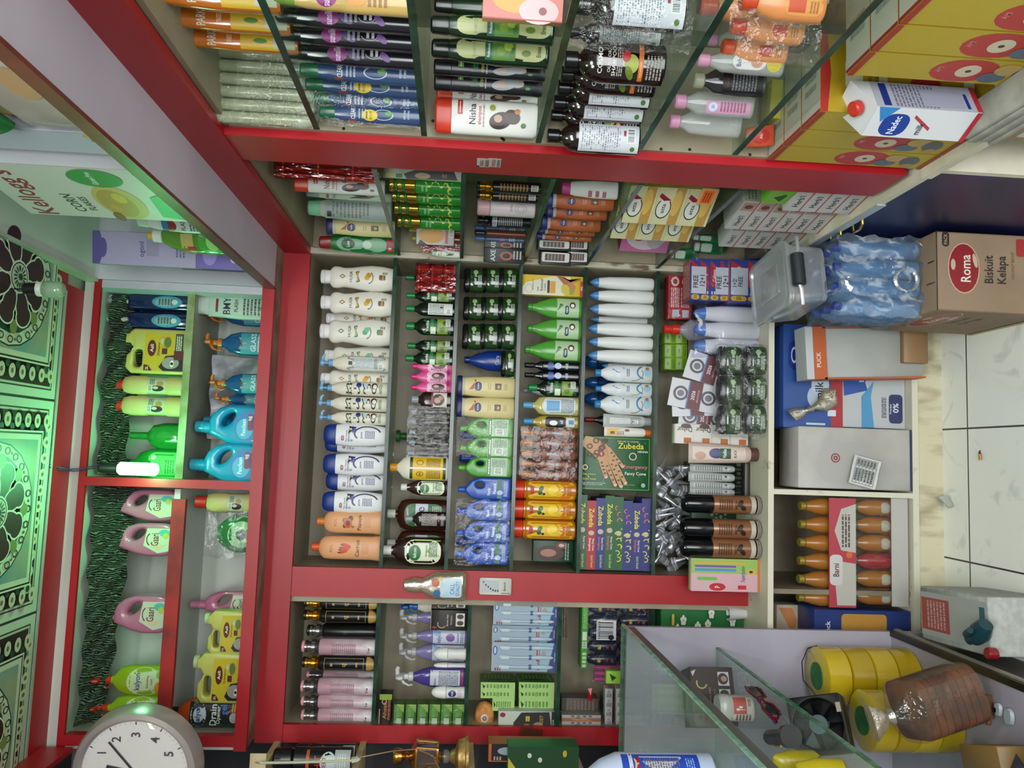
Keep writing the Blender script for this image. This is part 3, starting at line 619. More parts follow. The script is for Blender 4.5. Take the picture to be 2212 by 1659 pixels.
k = YL = Kind('antiseptic_bottle', 'bottle'); k.loft('bottle_body', '#d6d3bf', [(0, 37, 24), (3, 40, 26), (130, 40, 26), (150, 34, 22), (168, 14, 13), (172, 12, 12)], 2.8)
k.art('front_label', (-36, 8, 36, 128), [('r', '#24401c', 0, 0, 1, .08), ('r', '#24401c', 0, .92, 1, 1), ('r', '#d8ac12', 0, .08, 1, .92), ('r', '#e4dfc8', .46, .0, .54, 1), ('l', '#5a4a10', .04, .15, .4, .55, 9), ('o', '#5a4a10', .24, .72, .12, .1, .2), ('o', '#5a4a10', .76, .72, .12, .1, .2), ('l', '#5a4a10', .6, .15, .95, .55, 9), ('t', '#3a3008', '45', .24, .72, .07)])
k.loft('cap', '#c68a14', cyl(14, 170, 196, 2), surf=False); put(k, (842, 963, 985, 1037), YF-.01, S[2], 'yellow-labelled white bottle with mustard cap between oils and antiseptic', MW[2])
def dettol(txt, w=30, lab='#dfe8c8', text2=True):
    k = Kind('antiseptic_bottle', 'bottle'); k.loft('bottle_body', M('#2a120c', .12, coat=.5), [(0, w-3, 20), (3, w, 22), (95, w, 22), (118, w-8, 17), (134, 12, 11), (140, 11, 11)], 2.8)
    k.art('front_label', (-w+5, 10, w-5, 104), [('R', '#d6e0c4', 0, 0, 1, 1, .3), ('p', '#7fae2c', [(.3, .02), (.98, .02), (.98, .75), (.5, .4)]), ('e', '#1d6a34', .45, .72, .33, .17), ('t', '#e8f2e0', txt, .45, .72, .09, 0, .55), ('t', '#17402a', 'Antiseptic', .55, .40, .06, 0, .8), ('l', '#2a4a3a', .3, .1, .9, .34, 6)])
    k.loft('cap', '#d6d6cf', cyl(13, 138, 160, 2), surf=False); return k
DT = dettol('Dettol'); put(DT, (866, 962, 1036, 1071), YF, S[2], 'small brown antiseptic bottle, white cap, beside yellow-labelled bottle,', MW[2])
put(dettol('falcon', 38), (828, 956, 1160, 1220), YF, S[2], 'large brown antiseptic bottle by the red post', MW[2])
k = BE = Kind('antiseptic_jug', 'jug'); k.loft('bottle_body', M('#3c1a12', .2), [(0, 40, 24), (4, 44, 26), (120, 44, 26), (140, 38, 22), (150, 20, 14)], 3.4)
k.art('front_label', (-32, 10, 32, 128), [('R', '#1f6a30', 0, 0, 1, 1, .3), ('r', '#c8d0da', .05, .40, 1, .72), ('t', '#1c2a5a', 'e', .75, .56, .22), ('l', '#b8d0b0', .1, .05, .9, .3, 5)])
k.loft('cap', '#cfcfc8', cyl(13, 156, 182, 2), surf=False); k.loft('neck', M('#3c1a12', .2), cyl(11, 148, 158, 1), surf=False)
put(BE, (836, 958, 1078, 1145), 2.75, S[2], 'brown antiseptic jug, green label, directly behind small dark bottle', MW[2])
put(BE, (836, 957, 1146, 1205), 2.765, S[2], 'brown antiseptic jug, green label, mostly behind largest antiseptic bottle', MW[2])
put(OT, (876, 957, 1105, 1138), YF, S[2], 'small dark bottle with printed back text before brown jug', MW[2])
# -------- third shelf: gel jars, creams, jugs
k = GJ = Kind('hair_gel_jar', 'jar'); k.loft('jar_body', M('#1d3a14', .12, coat=.6), [(0, 30, 24), (3, 40, 28), (12, 43, 29), (38, 42, 29), (44, 38, 27)], 2.6)
k.art('front_label', (-34, 5, 34, 40), [('t', '#cfd8cc', 'hair gel', .55, .62, .22, 0, .7), ('e', '#8fae7a', .84, .6, .12, .2), ('l', '#b4beb0', .1, .08, .7, .42, 3)])
q = k.loft('lid', M('#0e1112', .22), [(43, 40, 28), (45, 43, 30), (56, 42, 29), (60, 36, 25)], 2.6, surf=False)
for c, (y0, y1) in enumerate(((578, 632), (641, 692), (699, 755))):
    for j in range(3):
        x1 = 1113-j*36.5-c*2; put(GJ, (x1-37.5, x1, y0, y1), YF, S[3]+j*.0575, 'dark green hair gel jar', 'in %s middle bay stack' % ['upper', 'central', 'lower'][c], fwd=0)
put(GJ, (1082, 1110, 757, 814), YF, S[3], 'single dark green gel jar beside the cream lotion bottles', MW[3])
k = Kind('lotion_bottle', 'bottle'); k.loft('bottle_body', M('#1a3a8a', .25), [(0, 30, 20), (60, 28, 20), (90, 18, 14), (104, 9, 9)], 2.2); k.art('front_label', (-16, 20, 16, 60), [('t', '#b8c4e8', 'Care', .5, .5, .24, 0, .8), ('l', '#8a9ad0', .1, .1, .9, .35, 3)]); k.loft('cap', M('#16307a', .3), cyl(10, 103, 118, 2), surf=False)
put(k, (1003, 1100, 756, 802), 2.75, S[3], 'royal blue lotion bottle behind the single gel jar', MW[3])
def vas(body, cap, small=False):
    k = Kind('lotion_bottle', 'bottle'); k.loft('bottle_body', body, [(0, 34, 19), (3, 36, 21), (90, 37, 22), (150, 33, 20), (166, 31, 19)], 2.6)
    k.art('front_label', (-26, 10, 26, 158), [('p', '#b5281c', [(.28, .96), (.95, .84), (.9, .8), (.3, .86)]), ('R', '#16245c', .2, .68, .8, .84, .5), ('t', '#e8e8f0', 'Vaseline', .5, .76, .035, 0, .5), ('t', '#9a8a5c' if body != '#a4562a' else '#d8a88a', 'Essential', .5, .53, .03, 0, .6), ('t', '#9a8a5c' if body != '#a4562a' else '#d8a88a', 'Healing', .5, .48, .03, 0, .5),
        ('r', '#4a3a1a' if body != '#a4562a' else '#4a2014', .3, .24, .72, .38), ('e', '#b89a5a', .5, .3, .12, .03), ('l', '#a09468', .3, .1, .7, .18, 3)])
    c = k.loft('collar', '#b9b4a0' if body != '#a4562a' else '#b0a8a0', [(165, 31, 19), (176, 33, 20)], 2.6, surf=False)
    k.loft('cap', cap, [(175, 34, 21), (178, 37, 22), (190, 37, 22), (193, 34, 20)], 2.6, surf=False); return k
VC, VB = vas('#d3c48e', '#1c2458'), vas('#a4562a', '#1f1f68')
for b in ((987, 1107, 813, 859), (986, 1106, 858, 904)): put(VC, b, YF-.01, S[3], 'cream lotion bottle with navy cap', MW[3])
def jug(kind, body, cap, art, hole=True, w=46, h=140, d=42):
    k = Kind(kind, 'jug'); out = [(-w+6, 0), (w-6, 0), (w, 6), (w, h*.62)] + [(w-2, h*.70), (w-16, h*.88), (4, h*.985), (4, h)] + [(-20, h), (-20, h*.98), (-w+10, h*.90), (-w, h*.74), (-w, 6)]
    hs = [arc(-w*.42+w*.72, h*.68, w*.25, 0, 360, 16, h*.085)[:-1]] if hole else []
    hs = [[(-x-6, z) for x, z in hs[0]][::-1]] if 0 else hs
    k.prism('jug_body', M(body, .3), out, d, hs, 8); k.art('front_label', (-w+6, 8, w-6, h*.55), art); 
    k.loft('cap', M(cap, .3), [(h, 12, 12, 0, -8), (h+2, 13, 13, 0, -8), (h+18, 12, 12, 0, -8), (h+20, 9, 9, 0, -8)], surf=False); return k
JG = jug('cleaner_jug', '#4f9a34', '#5fae3c', [('r', '#9fbf9a', .0, .1, 1, .95), ('r', '#2f6a2c', .0, .82, 1, .95), ('l', '#eef4ea', .1, .84, .9, .93, 1), ('b', '#d8e4d4', .1, .3, .45, .65), ('l', '#4a6a4a', .5, .15, .95, .75, 9)])
JB = jug('softener_jug', '#2450a8', '#2a5cc0', [('t', '#d8e2f4', 'Family', .35, .85, .13, 0, .6), ('t', '#e4ecf8', 'Natural', .5, .62, .15, 0, .8), ('r', '#2a6a4a', 0, .3, 1, .5), ('e', '#9fb4d8', .3, .38, .12, .14), ('l', '#b4c4e4', .1, .05, .9, .22, 4)])
for i, b in enumerate(((993, 1107, 903, 945), (993, 1106, 944, 987), (990, 1105, 986, 1030))):
    r_ = put(JG, b, YF, S[3], 'lime green cleaner jug', MW[3])
for b in ((990, 1102, 1031, 1078), (988, 1101, 1079, 1124), (986, 1100, 1125, 1170), (984, 1100, 1170, 1218)): put(JB, b, YF, S[3], 'blue softener jug with handle', MW[3])
def cap_knob(col): 
    k = Kind('blue_bottle', 'bottle'); k.loft('bottle_body', M(col, .3), [(0, 24, 18), (70, 24, 18), (90, 16, 12), (98, 10, 10)], 2.4); k.loft('cap', M('#1c3a8a', .3), [(98, 12, 12), (118, 14, 14), (124, 8, 8)], surf=False); return k
CKB = cap_knob('#2a4a9a')
for b in ((994, 1102, 925, 958), (992, 1101, 975, 1008), (985, 1098, 1150, 1190)): put(CKB, b, 2.76, S[3], 'blue-capped bottle in rear row', MW[3])
def loosewrap(n, x0, x1, z0, z1, desc, px, Y, z, cat='wrapper', amp=5, mat=None):
    k = Kind(n, cat); me = Kind(n, cat); me.wrap(x0, x1, -14, 14, z0, z1, mat or FILM, amp); k.parts = [('wrapper', me.parts[0][1], None, None)]; k.bb = [x0, x1, -14, 14, z0, z1]; return put(k, px, Y, z, desc, '')
loosewrap('plastic_wrap', -60, 60, 0, 60, 'loose clear plastic twist hanging before the lime green jugs', (1060, 1118, 985, 1022), 2.60, None, amp=12)
for b, t in (((985, 1107, 903, 989), 'lime green jugs'), ((982, 1103, 1078, 1220), 'blue softener jugs')):
    k = Kind('plastic_wrap', 'wrapper'); k.wrap(-70, 70, -31, 30, 0, 165, FILM, 3, 'wrap_film'); k.bb = [-70, 70, -31, 30, 0, 165]; put(k, b, YF, S[3], 'clear crinkled film wrapped round the ' + t, MW[3], ds=1)
# -------- fourth shelf
k = Kind('cream_carton', 'box'); k.box('carton', '#d9b83a', 66, 30, 205, 1)
k.art('printed_front', (-33, 0, 33, 205), [('p', '#d8d6c4', [(.0, .98), (.0, .3), (.5, .2), (.95, .2), (.95, .5), (.6, .9), (.3, .99)]), ('o', '#9a9a8a', .3, .86, .22, .06, .1), ('t', '#5a5a50', 'ENGALON', .5, .80, .025, 0, .8), ('t', '#3a3a30', 'Hair', .3, .72, .03, 0, .4), ('t', '#2a2a24', 'Removal', .5, .66, .04, 0, .85), ('t', '#3a3a30', 'Cream', .4, .61, .03, 0, .6), ('R', '#4a3010', .1, .53, .75, .57, .4), ('r', '#d89a2a', .1, .44, .7, .52), ('e', '#c9b83a', .35, .27, .3, .08), ('e', '#8a9a2a', .3, .18, .25, .04), ('p', '#b87a50', [(.2, .14), (.8, .35), (.95, .36), (.95, .3), (.5, .12)]), ('p', '#a8683f', [(.55, .3), (.95, .42), (.98, .38), (.7, .2), (.9, .04), (.8, .04)]), ('r', '#b8241c', 0, 0, .75, .045), ('t', '#f0e8e0', 'FREE', .4, .022, .025, 0, .5)])
put(k, (1123, 1256, 597, 640), YF-.02, S[4], 'yellow hair removal cream carton, upright, nearest corner post,', MW[4])
k = VG = Kind('conditioner_bottle', 'bottle'); k.loft('bottle_body', M('#4f9a38', .22), [(0, 30, 20), (3, 33, 22), (75, 34, 22), (100, 30, 20), (128, 20, 15), (140, 13, 12), (150, 12, 11)], 2.3)
k.art('front_label', (-30, 8, 30, 76), [('r', '#a8c49a', 0, .0, 1, 1), ('p', '#5a9a3a', [(0, 0), (1, 0), (1, .3), (.4, .2), (0, .5)]), ('e', '#5a3a24', .62, .3, .18, .14), ('e', '#e4e4da', .6, .3, .1, .08), ('R', '#14304a', .12, .46, .6, .64, .5), ('t', '#e8f0e8', 'Vatika', .36, .55, .08, 0, .4), ('p', '#3a7a2a', [(.3, .98), (.95, .9), (.6, .72)])])
k.loft('cap', M('#3f8a30', .25), cyl(13, 149, 166, 3), surf=False)
for b in ((1139, 1250, 643, 688), (1139, 1249, 689, 734), (1133, 1248, 734, 780)): put(VG, b, YF, S[4], 'green coconut conditioner bottle', MW[4])
OF = oil('#14161a', '#0d0f14', 19, 'floral')
for b in ((1133, 1247, 780, 802), (1133, 1246, 801, 823)): put(OF, b, YF, S[4], 'slim black floral bottle', MW[4])
put(OG, (1141, 1244, 822, 856), YF, S[4], 'green-capped olive hair oil bottle', MW[4])
put(oil('#5a9ac0', '#b0a868', 26, 'baby'), (1129, 1246, 857, 897), YF, S[4], 'pale olive oil bottle, light blue cap,', MW[4])
put(oil('#3f8ac4', '#a8923c', 19, 'black'), (1130, 1240, 898, 925), YF, S[4], 'slim golden bottle, blue cap, beside brown pack,', MW[4])
for b in ((1130, 1238, 835, 856), (1131, 1236, 868, 890)): put(oil('#8a98a0', '#b8b8a8', 19, 'baby'), b, 2.74, S[4], 'pale bottle in rear row', MW[4])
k = Kind('wrapped_lotion_pack', 'bottles'); 
for i in range(5):
    x = -70+35*i; mb = MB(); mb.loft([(0, 14, 15, 0, x), (3, 17, 17, 0, x), (105, 17, 17, 0, x), (125, 12, 13, 0, x)], M('#7a4a30', .3)); q = k.mb('bottle', mb)
    mb = MB(); mb.loft([(125, 11, 11, 0, x), (150, 12, 12, 0, x), (155, 6, 6, 0, x)], M('#c08a4a', .3)); k.mb('cap', mb, q)
    me = MB(); me.loft([(25, 9, 1, -17.5, x), (100, 9, 1, -17.5, x)], M('#8a5a44', .3)); me.loft([(45, 5, 1, -18.7, x), (85, 5, 1, -18.7, x)], M('#9aa4b4', .3)); k.mb('label', me, q)
k.wrap(-90, 90, -20, 19, -2, 158, film('brown_film', .04, '#c8a890', '#f0e0d4', .4, 40, .12, .15), 3); put(k, (1124, 1240, 925, 1037), YF, S[4], 'shrink-wrapped row of five brown lotion bottles', MW[4])
k = OY = Kind('hair_tonic_bottle', 'bottle'); k.loft('bottle_body', M('#b8700f', .12, coat=.6), cyl(29, 0, 134, 3) + [(138, 26, 26)], 2.3)
k.art('front_label', (-24, 8, 24, 128), [('R', '#d9b428', 0, 0, 1, 1, .12), ('R', '#d8841c', .0, .0, 1, .32, .1), ('R', '#a81c1c', .28, .88, .72, .96, .45), ('e', '#2f5a2a', .35, .74, .12, .05, 40), ('e', '#3f6a2a', .6, .72, .16, .05, -30), ('e', '#1c2a5a', .28, .66, .07, .03), ('e', '#e8c83a', .5, .45, .3, .12), ('o', '#b88a1c', .6, .44, .3, .12, .12, 180, 330), ('t', '#7a4a1c', 'Honey', .5, .2, .06, 0, .7), ('l', '#8a5a1c', .2, .05, .8, .15, 3)])
k.loft('cap', M('#c8341c', .3), [(138, 24, 24), (140, 26, 26), (166, 26, 26), (168, 24, 24)], surf=False)
for b in ((1108, 1233, 1036, 1081), (1106, 1232, 1079, 1123), (1105, 1231, 1122, 1166)): put(OY, b, YF, S[4], 'orange-capped honey tonic bottle', MW[4])
def dyebox(): 
    k = Kind('hair_colour_box', 'box'); k.box('carton', '#1c3a2a', 66, 40, 100, 1)
    k.art('printed_front', (-33, 0, 33, 100), [('e', '#3a1812', .4, .6, .36, .36), ('e', '#9a6a58', .42, .62, .18, .2), ('e', '#7a1814', .78, .3, .16, .14), ('l', '#8a9a8a', .1, .1, .9, .22, 2), ('e', '#b8a89a', .78, .3, .08, .07)]); return k
put(dyebox(), (1150, 1229, 1166, 1212), 2.70, S[4], 'dark green hair colour box with woman portrait, beside red post,', MW[4])
# -------- lowest shelf
def tubebag():
    k = Kind('tissue_tube_bag', 'bag'); k.loft('tube_body', '#d7dad8', [(0, 18, 22), (5, 21, 24), (60, 22, 24), (150, 19, 22), (185, 15, 18)], 2.6)
    k.loft('blue_top', M('#4f86c0', .3), [(184, 15, 18), (196, 13, 14), (208, 6, 10), (214, 2, 6)], 2.4, surf=False); mb = MB(); mb.tube([(17, -12, 20), (17, -13, 100), (14, -11, 170)], .7, M('#30343a')); k.mb('seam_print', mb); return k
TB = tubebag()
for b in ((1274, 1415, 598, 627), (1273, 1413, 627, 655), (1273, 1412, 655, 685), (1270, 1408, 697, 727), (1271, 1408, 727, 755), (1270, 1407, 755, 785)): put(TB, b, YF, S[5], 'white tube pack with blue top', MW[5])
for b in ((1276, 1400, 683, 702), (1300, 1400, 784, 800)): put(TB, b, 2.74, S[5], 'white tube pack with blue top', 'middle bay rear row')
k = LB = Kind('dish_soap_bottle', 'bottle'); k.loft('bottle_body', '#cdd2d3', [(0, 30, 19), (3, 33, 21), (110, 33, 21), (140, 28, 18), (160, 14, 12), (164, 12, 12)], 2.5)
k.art('front_label', (-29, 6, 29, 140), [('p', '#2274b4', [(.1, .97), (.75, .92), (.98, .75), (.85, .62), (.1, .62)]), ('t', '#dfe8ef', 'Lard', .45, .78, .09, 0, .6), ('l', '#3a5a7a', .3, .50, .8, .58, 2), ('o', '#8a7a3a', .5, .45, .5, .28, .08, 180, 300), ('o', '#2f7aa8', .6, .14, .45, .2, .2, 20, 170), ('e', '#7fb4cc', .6, .08, .3, .08), ('e', '#a86a3a', .85, .08, .1, .04)])
k.loft('cap', M('#2f7fb8', .3), cyl(14, 162, 182, 3), surf=False)
for b in ((1285, 1406, 789, 826), (1286, 1402, 827, 856), (1284, 1406, 854, 896)): put(LB, b, YF, S[5], 'silver dish soap bottle, blue cap', MW[5])
k = BT = Kind('blue_spray_bottle', 'bottle'); k.loft('bottle_body', M('#143a6a', .2), cyl(22, 0, 120, 3)); k.loft('dome_cap', M('#1a4a86', .15), [(120, 20, 20), (135, 20, 20), (150, 12, 12), (154, 4, 4)], surf=False)
for b in ((1260, 1400, 765, 800), (1262, 1400, 848, 880), (1262, 1395, 815, 842)): put(BT, b, 2.80, S[5], 'dark blue dome-capped bottle', 'rear of middle bay lowest shelf')
def tube_(body, cap, art, w=26, h=135, capdown=True):
    k = Kind('cream_tube', 'tube'); z = 18 if capdown else 0
    k.loft('tube_body', body, [(z, w*.62, 14), (z+6, w*.8, 15), (h*.6, w*.92, 9), (h, w, 1.5)], 2.3); k.art('printed_label', (-w*.6, z+12, w*.6, h-8), art)
    k.loft('cap', cap, [(0, w*.6, 13), (2, w*.64, 14), (z+1, w*.62, 13)], surf=False); return k
put(tube_('#a9acaa', '#8f9290', [('r', '#8f9694', 0, 0, 1, 1), ('l', '#dde0de', .1, .3, .9, .9, 14), ('b', '#e8eaea', .15, .08, .6, .22), ('r', '#20242a', .35, .2, .5, .26)]), (1303, 1395, 895, 924), YF, S[5], 'grey cream tube with back label beside yellow tube', MW[5])
put(tube_('#d0d0c8', '#d0641c', [('p', '#d8a41c', [(0, .45), (1, .6), (1, 1), (0, 1)]), ('e', '#8a4a1c', .75, .42, .2, .07), ('r', '#1c1c1c', .2, .78, .6, .9), ('l', '#6a4a10', .1, .5, .7, .7, 4)], 26, 150), (1305, 1408, 922, 946), YF, S[5], 'yellow and white cream tube with orange cap', MW[5])
put(oil('#7a1c20', '#181416', 20, 'none'), (1262, 1380, 897, 920), 2.76, S[5], 'dark red-capped bottle behind the cream tubes', MW[5])
# henna carton, upright, artwork lying on its side
k = Kind('henna_carton', 'box'); k.box('carton', '#17532a', 185, 52, 232, 1.5)
E_ = [('r', '#a9bf6a', .03, .025, .97, .03), ('r', '#a9bf6a', .03, .97, .97, .975), ('r', '#a9bf6a', .03, .03, .035, .97), ('r', '#a9bf6a', .965, .03, .97, .97)]
for i in range(26): rr = random.Random(i); E_.append(('e', '#b9cfb4', rr.uniform(.08, .92), rr.uniform(.08, .92), .006, .005))
SK, HN_ = '#b98a5c', '#4a2a14'
def T_(c, t, px, py, h, mw=.9): # text that runs towards photo right = world down ; px,py are fractions across/along the carton as seen in the photo
    return ('t', c, t, 1-py, 1-px, h, -90, mw)
E_ += [('p', SK, [(.99, .93), (.83, .99), (.70, .86), (.55, .74), (.52, .62), (.74, .56), (.88, .66), (.98, .86)])]
for (a, b, c, d_, wd) in ((.60, .72, .24, .63, .055), (.57, .66, .10, .50, .05), (.62, .60, .08, .42, .055), (.70, .60, .14, .36, .055), (.78, .62, .44, .40, .05)):
    dx, dz = c-a, d_-b; l_ = math.hypot(dx, dz); nx, nz = -dz/l_*wd*.7, dx/l_*wd*.7
    E_.append(('p', SK, [(a+nx, b+nz), (c+nx*.7, d_+nz*.7), (c+dx*.06, d_+dz*.06), (c-nx*.7, d_-nz*.7), (a-nx, b-nz)])); E_.append(('e', '#d8a8a8', c+.01, d_, .022, .026, 30))
    for t in (.25, .42, .6, .78): E_.append(('e', HN_, a+dx*t, b+dz*t, .024, .012, math.degrees(math.atan2(nz, nx))))
for i in range(9): rr = random.Random(i+50); E_.append(('o', HN_, .62+.3*rr.random(), .64+.26*rr.random(), .05, .04, .35))
E_ += [('e', '#8a1616', .67, .71, .05, .045), ('t', '#e8dcb8', 'ij', .67, .71, .04, -90, .1), ('o', '#c8a87a', .42, .93, .05, .04, .4)]
E_ += [T_('#c9c08a', 'PERFUMES OF CHANNO', .66, .09, .02, .4), T_('#d8cc3a', 'Zubeda', .70, .17, .085, .60), T_('#d4dcd0', 'HENNA', .87, .27, .03, .2), ('o', '#c8b8b0', .64, .27, .07, .055, .25), T_('#c06a70', 'Emergency', .77, .56, .055, .42), T_('#d8dcd4', 'Fancy Cone', .77, .68, .045, .36), T_('#b8c45a', 'Fast colours', .13, .70, .026, .22), T_('#b8c45a', '&', .12, .75, .026, .2), T_('#b8c45a', 'Quick Result', .13, .79, .026, .22), T_('#c9d2c2', 'SPECIAL TASTE AND TRADITIONAL', .18, .86, .016, .36), T_('#c9d2c2', 'BEAUTY OF RIGHT & AMIRS', .18, .89, .016, .3), T_('#8aa45a', 'Company of Quality', .66, .88, .018, .3), ('e', '#8aa49a', .12, .12, .04, .03)]
k.art('printed_front', (-92.5, 0, 92.5, 232), E_, curved=False); put(k, (1250, 1400, 943, 1060), 2.655, S[5], 'large green henna carton printed with a decorated hand', MW[5])
def spine(c, t, tc='#d8d23a'):
    k = Kind('henna_carton', 'box'); k.box('carton', c, 262, 120, 31, 1)
    its = [('t', tc, t, .25, .5, .55, 180, .38), ('e', '#b9a894', .47, .5, .035, .32), ('t', '#d05a60' if c != '#9c1c22' else '#e8d0d0', 'Emergency', .64, .66, .26, 180, .2), ('t', '#d8dcd4', 'Fancy Cone', .64, .3, .22, 180, .18), ('t', '#b8c45a', 'Quick Result', .88, .4, .26, 180, .18)]
    its = [tuple(list(i[:3]) + ([1-i[3]] + list(i[4:]) if i[0] == 't' else list(i[3:]))) if i[0] == 't' else ('e', i[1], 1-i[2], i[3], i[4], i[5]) for i in its]
    if tc == 'u':
        its = [('e', '#b9a894', .5, .5, .035, .32)] + [('o', '#d8d23a' if i < 5 else '#d86a70', .15+.085*i+(.1 if i > 4 else 0), .5+.15*math.sin(i*2), .035, .3, .3, 150+30*i, 380+20*i) for i in range(8)] + [('e', '#d8d23a', .2+.12*i, .2, .008, .08) for i in range(5)]
    k.art('printed_spine', (-131, 0, 131, 31), [('r', c, 0, 0, 1, 1)] + its, curved=False); return k
sp = [('#17532a', 'Zubeda', 0), ('#9c1c22', 'Zubeda', 0), ('#232a72', 'Zubeda', 0), ('#17532a', 'Zubeda', 0), ('#17532a', 'u', 'u'), ('#232a72', 'u', 'u'), ('#232a72', 'Zubeda', 0), ('#232a72', 'u', 'u')]
nm = {'#17532a': 'green', '#9c1c22': 'red', '#232a72': 'blue'}; hh = (1400-1262)/8; zz = S[5]; od = ['topmost', 'second from top', 'third from top', 'fourth from top', 'fifth from top', 'sixth from top', 'second from bottom', 'bottom']
for i in range(7, -1, -1):
    c, t, tc = sp[i]; y0 = 1078 + [0, 12, 6, 0, 2, 10, 14, 4][i] - 8; hz = .0305
    q = spine(c, t if t != 'u' else '', tc or '#d8d23a'); b = q.bb; 
    p0 = atY(1330, y0, 2.655).x; p1 = atY(1330, 1229, 2.655).x; m4 = Matrix.Translation(((p0+p1)/2, 2.655+.03, zz)) @ Matrix.Diagonal(((p0-p1)/.262, 1, hz/.031, 1)); zz += hz + .0002
    spawn(q, m4, '%s henna carton lying flat, %s of the stack,' % (nm[c], od[i]), MW[5])
# ================================================================== goods : worktop of the middle bay
def box_(name, cat, c, W, D, H, front=(), left=(), right=(), top=(), part='carton', bevel=1, curved=False):
    k = Kind(name, cat); i = k.box(part, c, W, D, H, bevel)
    if front: k.art('printed_front', (-W/2, 0, W/2, H), front, curved=False)
    if left: k.art('printed_side', (-D/2, 0, D/2, H), left, 'left', curved=False)
    if right: k.art('printed_side', (-D/2, 0, D/2, H), right, 'right', curved=False)
    if top: k.art('printed_top', (-W/2, -D/2, W/2, D/2), top, 'top', curved=False)
    return k
def at(k, X, Y, z, desc, where, rot=0, s=1, tilt=None, solo=None):
    m = Matrix.Translation((X, Y, z)) @ Matrix.Rotation(math.radians(rot), 4, 'Z')
    if tilt: m = m @ Matrix.Rotation(math.radians(tilt[1]), 4, tilt[0])
    sc = Matrix.Diagonal((s, s, s, 1)) if not isinstance(s, tuple) else Matrix.Diagonal((*s, 1))
    return spawn(k, m @ sc, desc, where, solo=solo)
W6 = MW[6]; ZL = LEDGE
redc = [('r', '#a81c24', 0, .05, 1, .95)] + [x for i in range(2) for x in (('r', '#a9b4c0', .03, .12+.42*i, .2, .40+.42*i), ('l', '#e4c8c8', .25, .1+.42*i, .7, .48+.42*i, 5), ('e', '#d8c4be', .84, .26+.46*i, .11, .17), ('e', '#8a3a34', .84, .26+.46*i, .06, .10))]
k = box_('soap_carton_pack', 'soap', '#a01c22', 140, 60, 96, [tuple([a[0], a[1]] + [(1-v if 0 else v) for v in a[2:]]) for a in redc]); k.wrap(-72, 72, -33, 31, -1, 99, None, 2); put(k, (1440, 1504, 597, 691), 2.68, .768, 'red wrapped soap pack standing on carton at shelf back', W6)
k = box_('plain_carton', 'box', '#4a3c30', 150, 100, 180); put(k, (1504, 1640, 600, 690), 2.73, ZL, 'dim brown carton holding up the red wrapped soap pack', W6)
def colg(W, H, nrow, free):
    its = [('r', '#24388a', 0, 0, 1, 1)]
    for i in range(nrow):
        a = i/nrow; e = (i+1)/nrow; its += [('p', '#a81f2a', [(.25, a+.03), (.78, a+.03), (.97, e-.02), (.36, e-.02)]), ('t', '#e8dcdc', 'Colgate', .60, (a+e)/2, .32/nrow, 0, .5), ('R', '#c09a2a', .01, a+.02, .13, e-.02, .4), ('t', '#4a3a10', '30', .07, (a+e)/2, .3/nrow, 0, .08), ('l', '#c9d4e8', .15, a+.1/nrow, .22, e-.1/nrow, 3)]
    its += [('r', '#b4b9c6', .15, 1-.40*(1.3 if nrow < 3 else 1), .80, 1-.02), ('t', '#2a1030', free, .44, 1-.13, .13, 0, .52), ('t', '#2a1030', '12+1' if free == 'FREE' else 'FREE', .47, 1-.30, .13, 0, .52)]
    if nrow > 3: its += [('r', '#b4b9c6', .15, .02, .80, .36), ('t', '#2a1030', 'FREE', .44, .27, .13, 0, .52), ('t', '#2a1030', '12+1', .47, .10, .13, 0, .52)]
    k = box_('toothpaste_pack', 'toothpaste', '#24388a', W, 80, H, its, top=[('r', '#b04a50', 0, 0, 1, 1), ('l', '#c9a8a8', .1, .1, .9, .9, 6)]); k.wrap(-W/2-2, W/2+2, -43, 40, -1, H+2, None, 1.5); return k
put(colg(140, 118, 4, 'FREE'), (1487, 1570, 563, 652), 2.52, .672+.02, 'blue and red wrapped toothpaste pack marked FREE 12+1', W6)
put(colg(140, 92, 2, '1+2!'), (1572, 1640, 565, 655), 2.50, ZL, 'lower blue toothpaste pack marked 1+2, beside clear tub', W6)
k = Kind('tube_bag', 'bag'); TBm = TB.parts
for i in range(3):
    x = -38+38*i; mb = MB(); mb.loft([(0, 17, 20, -6, x), (5, 20, 22, -6, x), (110, 19, 22, -6, x), (160, 15, 18, -6, x)], M('#d7dad8'), 2.6); q = k.mb('tube_body', mb); mb = MB(); mb.loft([(160, 15, 18, -6, x), (185, 9, 12, -6, x), (190, 3, 6, -6, x)], M('#4f7fc0', .3)); k.mb('blue_top', mb, q)
k.wrap(-62, 62, -32, 22, -1, 196, film('violet_film', .08, '#5a56a8', '#f6f5fd', .4, 30), 6); put(k, (1500, 1652, 661, 768), 2.535, ZL, 'clear violet bag holding three white tubes', W6)
k = Kind('sauce_bottle', 'bottle'); k.loft('bottle_body', M('#b8b4c0', .2, a=.6), cyl(30, 0, 125, 4) + [(140, 12, 12), (146, 11, 11)]); k.loft('cap', M('#c9301c', .3), [(145, 15, 15), (160, 14, 14), (162, 11, 11), (176, 13, 13), (178, 10, 10)], surf=False)
put(k, (1436, 1636, 690, 736), 2.62, ZL, 'red-capped bottle standing behind the violet bag', W6, keep=None)
for j in range(4):
    for i in range(2):
        k = LM = globals().get('LM') or box_('lime_soap_box', 'soap', '#86b82e', 34, 60, 38, [('r', '#b4cc8a', .1, .5, .9, .92), ('t', '#3a5a1c', 'rs', .5, .7, .2, 0, .5), ('l', '#4a6a1c', .1, .1, .9, .4, 3)])
        x0 = 1476-j*12
